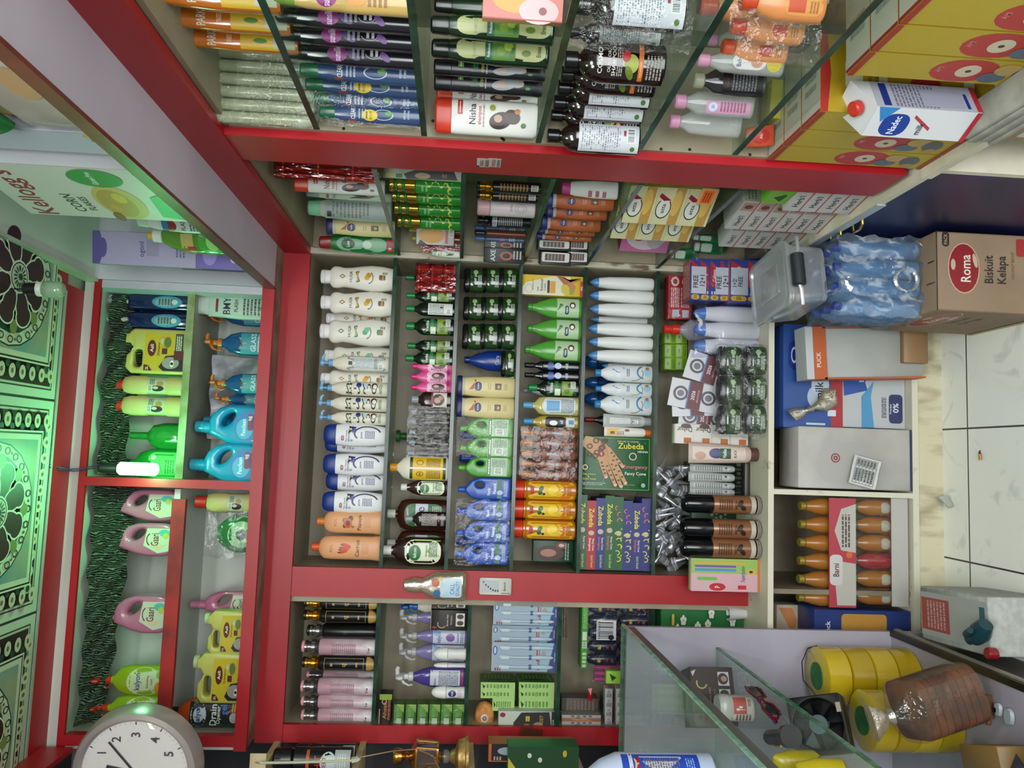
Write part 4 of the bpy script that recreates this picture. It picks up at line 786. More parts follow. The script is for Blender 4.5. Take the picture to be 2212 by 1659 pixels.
for i, (a, b) in enumerate(((717, 744), (745, 774), (774, 800))):
    for j in range(2): put(LM, (1434+j*24-2, 1457+j*24, a, b), 2.76, atY(1457+j*24, a, 2.76).z, 'lime soap box %s' % (['upper row', 'lower row'][j]), 'stacked behind the calendar cards')
k = box_('plain_carton', 'box', '#5a4a3c', 150, 80, 120); put(k, (1482, 1600, 712, 802), 2.77, ZL, 'dark brown carton supporting the lime soap boxes', W6)  # support carton in one plain dark brown
# calendar cards fanned out
def card(i):
    its = [('r', '#c4c6cc', 0, 0, 1, 1)]
    for c in (.22, .78): its += [('o', '#4a4650', .5, c, .26, .15, .32), ('e', '#6a6670', .5, c, .12, .07), ('t', '#2a2a34', 'CADRE VOCTOR', .5, c-.18, .025, 0, .7)]
    its += [('r', '#5a1420', 0, .36, 1, .62), ('r', '#4a7ab0', 0, .62, 1, .645), ('t', '#e4dcdc', '2026', .5, .53, .07, 0, .7), ('t', '#d8a8a8', 'PROTOCOL', .5, .43, .035, 0, .7)]
    return its
k = CD = Kind('calendar_card', 'card'); k.box('card', '#bfc1c8', 95, 1.2, 165, .3); k.art('printed_front', (-47, 0, 47, 165), card(0), curved=False)
for i, (px, py, ang, yy) in enumerate(((1520, 902, -4, 2.572), (1500, 855, -10, 2.555), (1535, 800, -16, 2.54), (1505, 868, 3, 2.563))):
    c = atY(px, py, yy); m4 = Matrix.Translation(c) @ Matrix.Rotation(math.radians(-ang), 4, 'Y') @ Matrix.Rotation(math.radians(-6), 4, 'X') @ Matrix.Translation((0, 0, -.0825))
    spawn(CD, m4, '2026 protocol calendar card', 'fanned on middle bay worktop')
k = GJ2 = Kind('hair_gel_jar', 'jar'); k.parts = list(GJ.parts); k.bb = list(GJ.bb)
for j, (x0, x1) in enumerate(((1552, 1608), (1608, 1664))):
    for i, (a, b) in enumerate(((748, 811), (812, 875), (876, 939))):
        put(GJ, (x0, x1, a, b), 2.465, ZL + (1-j)*.0805, 'dark gel jar, %s layer,' % ['top', 'bottom'][j], 'inside plastic bag on worktop', ds=.9)
k = Kind('plastic_bag', 'bag'); k.wrap(-150, 150, -48, 30, -1, 190, FILM2, 9); k.bb = [-150, 150, -48, 30, -1, 190]; put(k, (1550, 1664, 744, 944), 2.463, ZL, 'crinkled clear plastic bag round the dark gel jars', W6, ds=1)
dab = []
for i in range(4): dab += [('R', '#d3d0c8', .0, .01+.25*i, 1, .24+.25*i, .1), ('t', '#2a2a2e', 'Dabur', .72, .12+.25*i, .07, 90, .2), ('e', '#5a4a44', .9, .1+.25*i, .12, .07), ('r', '#b5622a', .02, .03+.25*i, .3, .13+.25*i)]
k = box_('hair_colour_strip', 'box', '#c9c6bc', 60, 34, 220, dab); put(k, (1454, 1600, 918, 960), 2.575, ZL+.02, 'tall white and orange boxes beside calendar cards', W6)
k = tube_('#b8a49a', '#5a3a34', [('r', '#c9b8ae', 0, 0, 1, 1), ('e', '#3a3a6a', .5, .55, .4, .14), ('r', '#1f4a2c', .1, .28, .9, .48), ('t', '#dfe8df', 'Vatika', .5, .40, .07, 0, .7), ('t', '#3a2a44', 'BLACK', .5, .2, .05, 0, .6), ('e', '#b88a78', .3, .85, .3, .1)], 24, 150); put(k, (1487, 1636, 957, 1003), 2.53, ZL, 'hair cream tube standing on dark cap beside tall boxes', W6)
k = CT = tube_('#9c9f9e', '#1c1d20', [('r', '#a9acab', 0, 0, 1, 1), ('l', '#5a5d5e', .1, .2, .9, .95, 12), ('r', '#1c1d20', .4, .08, .8, .14), ('b', '#d8dada', .1, .05, .5, .13)], 21, 130)
for b in ((1490, 1612, 1003, 1022), (1487, 1600, 1020, 1042), (1490, 1602, 1040, 1058), (1490, 1604, 1054, 1072)): put(CT, b, 2.60, ZL+.03, 'silver grey cream tube', 'in row on worktop by spray cans')
k = box_('plain_carton', 'box', '#3a342c', 130, 60, 34); put(k, (1604, 1640, 1000, 1074), 2.61, ZL, 'low dark tray under the silver cream tubes', W6)
# heap of foil henna cones in a tray
k = Kind('carton_tray', 'box'); k.box('tray', '#2a4a30', 360, 90, 108, 1); k.art('printed_front', (-180, 0, 180, 108), [('e', '#c9d4c4', .2, .8, .05, .12), ('l', '#8aa08a', .1, .2, .9, .6, 4)]); put(k, (1490, 1636, 1000, 1222), 2.74, ZL, 'green tray carrying the heap of foil cones', W6)
k = CO = Kind('henna_cone', 'cone'); k.loft('foil_cone', M('#a6aab0', .25, .6), [(0, 2, 1.5), (40, 9, 6), (78, 15, 9), (84, 15, 5), (92, 13, 1.5)], 2.2, 14); mb = MB(); mb.loft([(50, 11.5, 7.3), (66, 13.6, 8.6)], M('#c3c5c9', .4), 2.2, 14); mb.loft([(56, 12.4, 7.9), (60, 12.9, 8.3)], M('#7a6a8a', .4), 2.2, 14); k.mb('printed_band', mb, 0)
rr = random.Random(4)
for i in range(34):
    py = 1012 + 220*(i % 17)/17 + rr.uniform(-5, 5); px = 1432 + 34*(i//17) + rr.uniform(-6, 10); p = atY(px, py, 2.70+.03*(i//17)-.03*rr.random())
    m4 = Matrix.Translation(p) @ Matrix.Rotation(rr.uniform(-.5, .5), 4, 'Z') @ Matrix.Rotation(rr.uniform(-1.1, 1.1) + (PI if rr.random() < .3 else 0), 4, 'Y') @ Matrix.Rotation(rr.uniform(-.6, .6), 4, 'X') @ Matrix.Translation((0, 0, -.045))
    spawn(CO, m4, 'silver foil henna cone', 'heaped behind black-capped cans')
k = SP = Kind('spray_can', 'can'); k.loft('can_body', M('#8a5f42', .25, .25), [(0, 19, 19), (2, 23, 23), (8, 24, 24), (98, 24, 24), (100, 23, 23)])
k.art('printed_label', (-22, 2, 22, 98), [('r', '#14110f', 0, 0, 1, .12), ('r', '#b9b0a2', 0, .12, 1, .22), ('e', '#2a1c14', .35, .4, .2, .05, 30), ('e', '#2a1c14', .6, .46, .22, .05, -30), ('l', '#4a3020', .2, .62, .8, .92, 6), ('t', '#2a1c14', 'BARTAL', .5, .55, .05, 0, .5)] + [('r', '#d8d0c4', .0, .015+.03*i, 1, .025+.03*i) for i in range(3)])
k.loft('cap', M('#0c0c0e', .15), [(100, 24, 24), (150, 24, 24), (158, 20, 20)], surf=False)
for b in ((1478, 1638, 1069, 1110), (1476, 1639, 1121, 1164), (1475, 1639, 1163, 1206)): put(SP, b, 2.50, ZL, 'black-capped brown spray can', W6)
k = box_('toothbrush_box', 'box', '#b9b894', 120, 30, 150, [('r', '#c9a0a8', 0, 0, .55, 1), ('r', '#8fae5a', .55, .0, 1, 1), ('e', '#b01c28', .14, .62, .12, .12), ('t', '#e8d8d8', 'p', .14, .62, .08, 0, .1), ('t', '#22347a', 'SuperJunior', .55, .24, .06, 0, .8), ('r', '#4a86c0', .62, .35, .70, .95), ('r', '#6a4a9a', .74, .35, .8, .95), ('r', '#c9a03a', .84, .2, .9, .95), ('R', '#5fae4a', .34, .62, .44, .92, .4), ('e', '#c9a83a', .62, .12, .08, .07), ('e', '#2a2a20', .62, .13, .04, .03), ('r', '#c46a2a', 0, 0, 1, .03), ('r', '#b8202a', .08, .2, .2, .32)])
put(k, (1490, 1640, 1206, 1276), 2.52, ZL, 'colourful children toothbrush box leaning before the red post', W6)
# ================================================================== goods : left bay
LWH = {1: 'on left bay top shelf', 2: 'on left bay second shelf', 3: 'on left bay third shelf', 4: 'on left bay lowest shelf', 5: 'on left bay worktop'}
def spray(body, ring, capc, art, r=27, h=128, topm=None):
    k = Kind('body_spray_can', 'can'); k.loft('can_body', M(body, .3) if isinstance(body, str) else body, [(0, r-1, r-1), (2, r, r), (h-3, r, r), (h, r-2, r-2)])
    if art: k.art('printed_label', (-r+2, 2, r-2, h-4), art)
    q = k.loft('ornate_collar', topm or M('#c08a2c', .18, .9), [(h, 20, 20), (h+2, 23, 23), (h+8, 17, 17), (h+10, 22, 22), (h+18, 22, 22), (h+20, 15, 15), (h+27, 15, 15), (h+28, 19, 19), (h+33, 19, 19)], surf=False)
    k.loft('top_disc', M(capc, .35), [(h+33, 17, 17), (h+35, 19, 19), (h+39, 19, 19), (h+41, 15, 15)], parent=q, surf=False); return k
BG = spray('#111216', 0, '#17171b', [('r', '#b08d4a', 0, -.01, 1, .15), ('o', '#b08d4a', .5, .6, .001, .001, .5), ('r', '#b99a5a', .08, .2, .92, .207), ('r', '#b99a5a', .08, .93, .92, .937), ('r', '#b99a5a', .08, .2, .1, .93), ('r', '#b99a5a', .9, .2, .92, .93), ('t', '#c0a05a', 'cg', .5, .55, .09, 0, .5), ('l', '#b09050', .35, .3, .65, .36, 1), ('l', '#b09050', .4, .76, .6, .84, 1)])
BK = spray('#0c0c0e', 0, '#141416', [('t', '#4a4a50', 'CK', .5, .6, .06, 0, .4)], topm=M('#8a8a8c', .2, .9))
PKW = spray(noisy('pink_marble', '#b98f9c', '#d8d2d6', 12, .35, lo=.4, hi=.6), 0, '#d8929c', [('l', '#8a7480', .2, .35, .8, .8, 12), ('r', '#8a1c34', .42, .10, .58, .15), ('b', '#d8d0d4', .2, .08, .4, .16), ('e', '#c4b9c0', .5, .2, .2, .08)], topm=M('#8a8688', .2, .85))
for b in ((656, 812, 1290, 1316), (655, 811, 1315, 1346), (652, 807, 1416, 1449)): put(BG, b, 2.66, T[1], 'black and gold spray can', LWH[1])
put(BK, (663, 809, 1347, 1380), 2.66, T[1], 'plain black spray can between gold and pink ones', LWH[1])
for b in ((651, 808, 1380, 1417), (649, 804, 1466, 1502), (650, 803, 1501, 1530), (650, 802, 1530, 1562)): put(PKW, b, 2.66, T[1], 'pale pink marbled spray can', LWH[1])
put(PKW, (662, 802, 1447, 1468), 2.76, T[1], 'pink marbled spray can in rear row', LWH[1])
def trig(body, capc, art, clear=False, w=28, h=150):
    k = Kind('trigger_bottle', 'bottle'); k.loft('bottle_body', body, [(0, w-3, 18), (3, w, 20), (88, w-1, 20), (115, w-8, 16), (132, 12, 11), (138, 11, 11)], 2.6)
    k.art('front_label', (-w+4, 5, w-4, 92), art); c = M(capc, .3) if isinstance(capc, str) else capc
    q = k.loft('collar', c, cyl(13, 136, 150, 2), surf=False)
    mb = MB(); mb.loft([(148, 8, 9), (160, 8, 9), (164, 8, 26), (176, 7, 28), (182, 5, 22)], c, 3, 20); k.mb('trigger_head', mb, q)
    mb = MB(); mb.tube([(-6, -6, 168), (-17, -8, 160), (-22, -8, 146), (-20, -8, 138)], [4, 4, 3, 2.5], c); mb.tube([(0, 0, 178), (18, 0, 180), (26, 0, 177)], [6, 6, 5], c); k.mb('trigger', mb, q); return k
KA = lambda: [('r', '#c0c6d4', 0, .0, 1, 1), ('t', '#1c2a8a', 'kalyon', .5, .80, .13, 0, .85), ('e', '#7aa4d0', .8, .9, .2, .08), ('e', '#7a5a9a', .5, .45, .3, .14), ('t', '#5a3a8a', 'Lavender', .5, .22, .08, 0, .8), ('l', '#6a6a9a', .1, .03, .9, .14, 2)]
TP = trig(M('#8a80b8', .15, a=.6), M('#c9c8cc', .2, a=.55), KA())
for b in ((862, 1005, 1318, 1352), (862, 1003, 1358, 1392), (860, 1002, 1390, 1430)): put(TP, b, 2.71, T[2], 'clear purple trigger cleaner bottle', LWH[2] + ' rear')
put(trig(M('#4a3a8a', .15, a=.8), '#c2c2be', [('r', '#b8bcc4', .1, .1, .95, 1), ('t', '#1c2a6a', 'kalyon', .3, .85, .08, 0, .4), ('l', '#5a5a74', .15, .15, .9, .75, 12), ('r', '#8a2a5a', 0, 0, 1, .08)]), (852, 1000, 1441, 1486), 2.655, T[2], 'purple trigger bottle showing white back label, in front row', LWH[2])
put(trig('#c9c4b4', '#1d5a9a', [('r', '#d8d6cc', 0, 0, 1, 1), ('r', '#1f7a4a', .3, .4, 1, .7)]), (864, 1006, 1293, 1330), 2.72, T[2], 'cream trigger bottle with blue head behind black boxes', LWH[2])
BB = box_('shampoo_carton', 'box', '#14100f', 68, 48, 120, [('p', '#8a1c24', [(.06, .9), (.14, .98), (.2, .9), (.12, .82)]), ('o', '#b89a4a', .3, .7, .2, .12, .2, 60, 240), ('t', '#c9b48a', 'Brown Hair', .5, .55, .05, 0, .6), ('t', '#b8a07a', 'Shampoo', .5, .44, .05, 0, .5), ('r', '#c4bfb8', .2, .08, .85, .32), ('e', '#3a2620', .36, .2, .12, .09), ('e', '#3a2620', .68, .2, .12, .09), ('r', '#8a7a5a', 0, .985, 1, 1)])
for b in ((932, 1010, 1293, 1314), (931, 1011, 1315, 1358)): put(BB, b, 2.64, T[2], 'black shampoo carton, gold emblem,', LWH[2])
k = RO_ = Kind('roll_on_deodorant', 'bottle'); k.loft('bottle_body', '#cfd0cf', [(0, 15, 12), (2, 17, 14), (24, 15, 12), (44, 17, 14)], 2.3); k.loft('dome_cap', '#dcdcd8', [(45, 18, 15), (52, 18, 15), (68, 15, 13), (76, 9, 8), (79, 3, 3)], surf=False)
RB = Kind('roll_on_deodorant', 'bottle'); RB.parts = list(k.parts); RB.bb = list(k.bb); RB.last = ([(0, 15, 12), (2, 17, 14), (24, 15, 12), (44, 17, 14)], 2.3); RB.art('round_label', (-13, 6, 13, 40), [('e', '#1c2a6a', .5, .7, .36, .28), ('t', '#dfe4f0', 'NIVEA', .5, .7, .12, 0, .5), ('l', '#b09aa8', .1, .05, .9, .35, 3)])
put(RO_, (936, 1004, 1399, 1426), 2.635, T[2], 'plain white roll-on before purple bottles', LWH[2]); put(RO_, (937, 1000, 1431, 1444), 2.67, T[2], 'white roll-on mostly hidden by back-labelled trigger bottle', LWH[2]); put(RB, (932, 998, 1482, 1509), 2.635, T[2], 'white roll-on with round navy logo', LWH[2])
GB = box_('soap_box', 'soap', '#34661f', 92, 60, 38, [('r', '#3f7a26', 0, .5, 1, 1), ('r', '#a4b4a0', .15, .25, .5, .75), ('l', '#6a9a4a', .55, .2, .95, .8, 4), ('p', '#7a9a3a', [(.7, 0), (1, 0), (1, .8)])])
GB.wrap(-47, 47, -32, 30, 0, 39, FILM, 1)
for j in range(6):
    x1 = 1003-25.3*j; put(GB, (x1-24.8, x1, 1517, 1576), 2.645, T[2]+.0385*j, 'glossy green soap box, %s tier from bottom,' % ['lowest', 'second', 'third', 'fourth', 'fifth', 'sixth'][j], LWH[2])
put(box_('soap_carton', 'soap', '#191312', 100, 55, 44, [('t', '#b86a2a', 'Ahsan', .55, .55, .3, 0, .6), ('l', '#b0643a', .3, .1, .9, .3, 2), ('r', '#8a8a80', 0, .92, .6, 1), ('r', '#7a9a2a', .85, 0, 1, 1), ('o', '#b89a5a', .8, .6, .08, .2, .3)]), (820, 850, 1495, 1574), 2.64, T[2]+.232, 'black soap carton lying on green soap boxes', LWH[2])
# third shelf : toothbrush packs, lime boxes
def brushpack(n=3):
    W = n*26; k = Kind('toothbrush_pack', 'toothbrushes'); k.box('backing_card', '#8d9cab', W, 4, 215, .5); k.box_ = -2
    its = [('r', '#aab4bf', 0, .3, 1, 1), ('r', '#9fc0cc', 0, 0, 1, .3), ('p', '#22307c', [(0, .14), (1, .04), (1, -.0), (0, 0)]), ('t', '#dfe4f0', 'Oral care', .5, .03, .022, 0, .6), ('R', '#a8242c', .35, .26, .9, .31, .1), ('t', '#eedada', 'Dentar', .62, .285, .03, 0, .45), ('t', '#1c3a7a', 'fresh', .2, .28, .04, 0, .3), ('e', '#2a56a8', .72, .95, .16, .035), ('e', '#c9d4e0', .72, .95, .12, .02), ('e', '#b89a88', .6, .2, .12, .035)]
    for i in range(3): its.append(('r', '#9c2630', .05+.30*i if 0 else .02, .86+.035*i-.0, .12, .88+.035*i))
    k.art('printed_card', (-W/2, 0, W/2, 215), its, curved=False)
    for i in range(n):
        x = (i-(n-1)/2)*26; mb = MB(); mb.loft([(12, 2, 2, -8, x), (20, 5, 4, -8, x), (60, 6, 4, -8, x), (100, 3, 3, -8, x), (150, 3, 3, -8, x), (158, 6, 3, -8, x), (185, 7, 3, -8, x), (190, 4, 2, -8, x)], M('#c4cdd3', .25), 2, 12)
        q = k.mb('toothbrush', mb, label=None); mb = MB(); mb.loft([(158, 5, 3.5, -13, x), (184, 5.5, 3.5, -13, x)], M('#d8dcdd', .6), 3, 12); mb.loft([(84, 6.5, 4.5, -8, x), (92, 6.5, 4.5, -8, x)], M('#2a5a98', .3), 2, 12); k.mb('bristles', mb, q)
    k.wrap(-W/2, W/2, -18, 2, 4, 212, film('blister', .07, '#ffffff', '#f0f6fa', .15, 8), .5, 'clear_blister'); return k
BP3, BP2 = brushpack(3), brushpack(2)
for b, kk in (((1066, 1204, 1297, 1350), BP3), ((1063, 1198, 1351, 1388), BP2), ((1062, 1203, 1388, 1450), BP3)): put(kk, b, 2.63 if kk is BP3 else 2.66, T[3], 'blue clear toothbrush display pack', LWH[3], ds=1)
LMB = box_('lime_carton', 'box', '#8fbf4a', 24, 100, 122, [('r', '#a4c87a', 0, 0, 1, 1), ('l', '#4f7a2a', .3, .15, .75, .85, 7), ('p', '#1c3a14', [(.2, .92), (.8, .96), (.5, .86)]), ('e', '#7aa45a', .5, .5, .3, .06)], right=[('r', '#2f6a24', 0, 0, 1, 1), ('p', '#173f14', [(.2, .1), (.5, .5), (.3, .9), (.2, .5)]), ('l', '#6a9a4a', .4, .1, .9, .9, 8)])
for c, (x0, x1) in enumerate(((1120, 1202), (1038, 1120))):
    for i, (a, b) in enumerate(((1470, 1487), (1487, 1504), (1504, 1531))):
        if c and i == 2: x0 += 25
        put(LMB, (x0, x1, a, b), 2.68, T[3] + (.13 if c else 0), 'lime green carton, %s tier,' % ['lower', 'upper'][c], LWH[3], ds=1)
k = Kind('loofah_sponge', 'sponge'); k.loft('sponge_ball', noisy('orange_loofah', '#c07a3a', '#d89a58', 60, .7, .6, 90), [(0, 8, 8), (4, 22, 20), (14, 32, 28), (30, 37, 32), (46, 32, 28), (56, 20, 18), (60, 6, 6)]); k.art('round_sticker', (-12, 18, 12, 44), [('e', '#c9b8b0', .5, .5, .45, .45), ('o', '#4a3a34', .5, .5, .25, .25, .3), ('l', '#4a3a34', .3, .35, .7, .65, 3)])
put(k, (1026, 1074, 1517, 1578), 2.66, T[3]+.195, 'orange wrapped loofah ball on white corset box', LWH[3])
put(box_('corset_box', 'box', '#b6bdb2', 84, 60, 190, [('e', '#8a2a4a', .84, .93, .1, .05), ('r', '#c0b03a', .15, .86, .3, .97), ('r', '#2f6a3a', .1, .74, .3, .84), ('p', '#2e2e30', [(.02, .70), (.5, .74), (.95, .6), (.98, .10), (.1, .05)]), ('e', '#a07a60', .25, .5, .22, .10), ('e', '#a07a60', .3, .3, .25, .1), ('t', '#b09a3a', 'CORSET', .5, .24, .06, 0, .7), ('r', '#c9b83a', .58, .45, .8, .52), ('t', '#3a3010', 'NO.1', .69, .485, .03, 0, .2), ('r', '#26262a', 0, 0, 1, .06), ('t', '#c9c9c9', 'COLOR', .5, .03, .03, 0, .5)]), (1076, 1198, 1532, 1582), 2.645, T[3], 'white corset box with dark figure print at far left', LWH[3])
# fourth shelf
k = Kind('pen_set', 'pens'); 
for i in range(3):
    mb = MB(); mb.tube([(0, -4+6*i, 0+14*i*.0+6), (0, -4+6*i, 6)], 1, M('#ffffff'))
k = Kind('pen_pack', 'pens'); 
for i in range(4):
    mb = MB(); mb.tube([(-60, -2, 8+11*i), (58, -2, 8+11*i), (66, -2, 8+11*i)], [4, 4, 1.5], M(['#8a6a2a', '#5a6a7a', '#a8843a', '#4a3a5a'][i], .25, .5)); k.mb('pen', mb)
k.wrap(-64, 66, -10, 8, 0, 52, FILM, 1.5, 'clear_box'); put(k, (1216, 1250, 1299, 1378), 2.68, T[4]+.265, 'clear box of dark and gold pens near shelf top', LWH[4])
k = box_('green_long_box', 'box', '#2f7a24', 225, 70, 22, [('r', '#3a8a2a', 0, 0, 1, 1), ('r', '#c4ccc0', .42, .15, .55, .85), ('b', '#d0d4cc', .3, .15, .40, .85)] + [('r', '#b8c4b0', .06*i+.02, .2, .06*i+.06, .8) for i in range(4)] + [('l', '#8ab87a', .6, .2, .98, .8, 3)]); put(k, (1254, 1267, 1298, 1440), 2.67, T[4]+.238, 'long flat green box lying over the navy cans', LWH[4])
k = NC = Kind('wrapped_can_pack', 'cans')
for j in range(2):
    for i in range(5):
        x = -92+46*i; z = 104*j; mb = MB(); mb.loft([(z, 19, 19, 0, x), (z+2, 22, 22, 0, x), (z+70, 22, 22, 0, x), (z+76, 20, 20, 0, x), (z+92, 16, 16, 0, x), (z+100, 6, 6, 0, x)], M('#161c34', .25)); q = k.mb('can', mb)
        mb = MB(); mb.loft([(z+56, 8, 1, -22.4, x), (z+66, 8, 1, -22.4, x)], M('#a08a3a')); [mb.tube([(x-8+5*t, -22.5, z+12), (x-4+5*t, -22.5, z+22)], .9, M('#9a6a62')) for t in range(3)]; mb.loft([(z+30, 6, 1, -22.5, x), (z+38, 6, 1, -22.5, x)], M('#7a1c24')); k.mb('label', mb, q)
k.parts.append(('barcode_label', art_mesh('barcode_label', (-20, 110, 50, 176), [('b', '#c9ccd0', 0, 0, 1, 1), ('e', '#14161c', .14, .25, .14, .15), ('l', '#2a2a30', .05, .82, .95, .97, 3)], lambda x, z: -24, 'front', (0, 0, 0), False), None, None))
k.wrap(-118, 118, -24, 24, 0, 206, FILM, 2); put(k, (1268, 1408, 1299, 1437), 2.66, T[4], 'navy aerosol cans shrink-wrapped in two tiers with barcode', LWH[4])
k = Kind('pink_bottle_pack', 'bottles'); 
for j in range(3):
    mb = MB(); mb.loft([(0, 12, 12, 0, -22+22*j), (60, 12, 12, 0, -22+22*j), (72, 8, 8, 0, -22+22*j), (84, 9, 9, 0, -22+22*j)], M('#c04a88', .3), 2, 16); k.mb('bottle', mb)
k.wrap(-37, 37, -14, 14, 0, 88, FILM2, 2); put(k, (1283, 1400, 1434, 1474), 2.72, T[4], 'pack of pink bottles partly hidden by glass counter', LWH[4])
put(box_('lime_box', 'box', '#9ccc4a', 44, 30, 40, [('p', '#24501c', [(.2, .6), (.8, .8), (.5, .3)])]), (1308, 1340, 1447, 1474), 2.63, T[4]+.095, 'small lime box near pink bottle pack', LWH[4])
CO1 = box_('cosmetic_carton', 'box', '#b4b0b2', 50, 60, 34, [('l', '#4a4a54', .1, .15, .9, .85, 4), ('b', '#d0ced0', .5, .2, .9, .8)])
n_ = 0
for j in range(3):
    for i in range(5):
        n_ += 1; put(CO1, (1305+j*24, 1328+j*24, 1484+i*20, 1504+i*20), 2.66, T[4]+.145-.0365*j-.03, 'small white cosmetic carton', 'stacked left bay lowest shelf')
CO2 = box_('hair_dye_carton', 'box', '#8a8482', 120, 60, 46, [('r', '#a0603a', 0, 0, .45, 1), ('p', '#c07a4a', [(.1, .2), (.45, .4), (.4, .8), (.15, .7)]), ('t', '#3a2a24', 'Avon', .55, .6, .2, 0, .3), ('r', '#a4a2a4', .6, .0, 1, 1), ('l', '#5a5a60', .65, .2, .95, .8, 4)], part='carton')
for j in range(3): put(CO2, (1212, 1300, 1540+j*14, 1554+j*14), 2.65, T[4]+.155, 'orange and grey dye carton', 'on left bay lowest shelf')
put(box_('hair_dye_carton', 'box', '#5a504c', 76, 70, 120, [('l', '#7a6a62', .1, .1, .9, .9, 8)]), (1212, 1300, 1504, 1540), 2.70, T[4]+.155, 'brown striped carton beside orange and grey dye cartons', LWH[4])
put(box_('plain_carton', 'box', '#6a6258', 130, 90, 150), (1302, 1400, 1505, 1582), 2.75, T[4], 'dim carton under the orange and grey dye cartons', LWH[4])
mb = MB(); k = Kind('red_ribbon_bow', 'ribbon'); mb.add([(-16, 0, 0), (16, -3, 8), (14, 2, 44), (-12, -2, 40), (0, -9, 22)], [(0, 1, 4), (1, 2, 4), (2, 3, 4), (3, 0, 4)], M('#a8101c', .3)); k.mb('ribbon', mb, smooth=0); put(k, (1270, 1298, 1486, 1516), 2.62, T[4]+.185, 'glossy red ribbon above the white cosmetic cartons', LWH[4])
# worktop : green tissue box
fl = [('r', '#1f6a34', 0, 0, 1, 1)]
for i in range(16):
    rr = random.Random(i*3+1); u, v = rr.uniform(.08, .92), rr.uniform(.08, .92)
    for a in range(5): fl.append(('e', '#d2d6cc', u+.07*math.cos(a*1.257), v+.022*math.sin(a*1.257), .05, .016))
    fl.append(('e', '#b8a03a', u, v, .02, .008))
fl += [('R', '#c9a83a', .55, .86, .8, .89, .3), ('r', '#e4e0e4', .0, .26, .36, .52), ('t', '#6a1434', 'LULIA', .2, .36, .16, 0, .4)]
put(box_('tissue_box', 'box', '#1f6a34', 110, 90, 260, fl), (1424, 1595, 1303, 1400), 2.66, ZL, 'green flowered tissue box behind the glass counter corner', LWH[5])
k = Kind('paper_cup', 'cup'); mb = MB(); mb.loft([(0, 13, 13), (46, 19, 19), (47, 20, 20), (48, 19, 19), (46, 17.5, 17.5), (30, 15, 15)], M('#d2d3d0'), cap=False); mb.loft([(-.1, 13, 13), (1, 13, 13)], M('#d2d3d0')); q = k.mb('cup_wall', mb); mb = MB(); mb.loft([(38, 16.5, 16.5), (38.5, 16.5, 16.5)], M('#2a1710', .15)); k.mb('dark_drink', mb, q)
p = atZ(1612, 1327, ZL); at(k, p.x, p.y+.01, ZL, 'white paper cup of dark drink beside green tissue box', LWH[5], s=1.25)
# ================================================================== lower compartments
LWC = 'in middle base cabinet'
def milk(c1, c2): return [('r', c1, 0, 0, 1, 1), ('r', c2, 0, 0, 1, .12)]
k = box_('milk_case', 'box', '#274a8c', 350, 200, 195, [('r', '#274a8c', 0, 0, 1, 1), ('r', '#a02a34', 0, 0, 1, .2), ('R', '#1a2f78', .55, .55, .85, .92, .3), ('t', '#dfe6f4', 'Almarai', .7, .64, .09, 0, .26), ('o', '#c9d4ea', .7, .82, .08, .05, .3), ('e', '#a9b8cc', .3, .42, .12, .18), ('e', '#b4c0d0', .42, .38, .12, .15), ('t', '#1c2440', 'milk', .36, .4, .14, 0, .2), ('e', '#8fa4bc', .86, .36, .12, .2), ('r', '#b8322c', .08, .7, .13, .8), ('r', '#b9c4d8', .03, .3, .05, .62), ('r', '#c9d0dc', .12, .12, .18, .26)])
put(k, (1686, 1813, 705, 925), 2.50, atY(1813, 815, 2.50).z, 'blue and red milk case, upper of two', LWC)
k = box_('milk_powder_case', 'box', '#b2b7ba', 350, 200, 225, [('r', '#b2b7ba', 0, 0, 1, 1), ('R', '#1c3278', .68, .70, .98, .95, .25), ('t', '#dfe6f4', 'Comel', .83, .82, .1, 0, .24), ('p', '#2a4e98', [(.3, .98), (.36, .6), (.44, .64), (.5, .58), (.56, .66), (.66, .6), (.68, .9), (.5, 1)]), ('e', '#3f86b4', .63, .52, .1, .14), ('p', '#4a90bc', [(0, .7), (.3, .7), (.45, .5), (.3, .55), (.0, .5)]), ('r', '#cdd4d8', .44, .66, .5, .74), ('R', '#2a2f5c', .05, .04, .33, .26, .2), ('t', '#e2e4ee', '0%', .2, .15, .09, 0, .2), ('t', '#d0d4e4', 'Powder', .19, .235, .035, 0, .2), ('l', '#4a4e60', .1, .3, .3, .38, 3)])
put(k, (1813, 1946, 705, 925), 2.50, .107, 'white and blue powder case marked 0%, under the blue milk case', LWC)
k = Kind('white_carton', 'box'); k.box('carton', noisy('greyed_card', '#a3a19c', '#b8b5af', 5, .6), 210, 160, 400, 3); k.art('red_stamp', (-20, 250, 20, 290), [('o', '#8a2c34', .5, .5, .4, .4, .25), ('o', '#8a2c34', .5, .5, .2, .2, .6)], curved=False); k.art('navy_base', (-105, 0, 105, 8), [('r', '#1c2c4a', 0, 0, 1, 1)]); put(k, (1718, 1972, 925, 1057), 2.462, .107, 'tall plain white carton with small red round stamp', LWC)
k = Kind('paper_slip', 'paper'); mb = MB(); n = 8; vs = [((i/n-.5)*86, -6*math.sin(i*.9)*.4+2*math.sin(j*1.3), (j/n-.5)*70) for j in range(n+1) for i in range(n+1)]; mb.add(vs, [(j*(n+1)+i, j*(n+1)+i+1, (j+1)*(n+1)+i+1, (j+1)*(n+1)+i) for j in range(n) for i in range(n)], M('#c6c7c4', .6)); k.mb('sheet', mb, smooth=60); k.box_ = -3
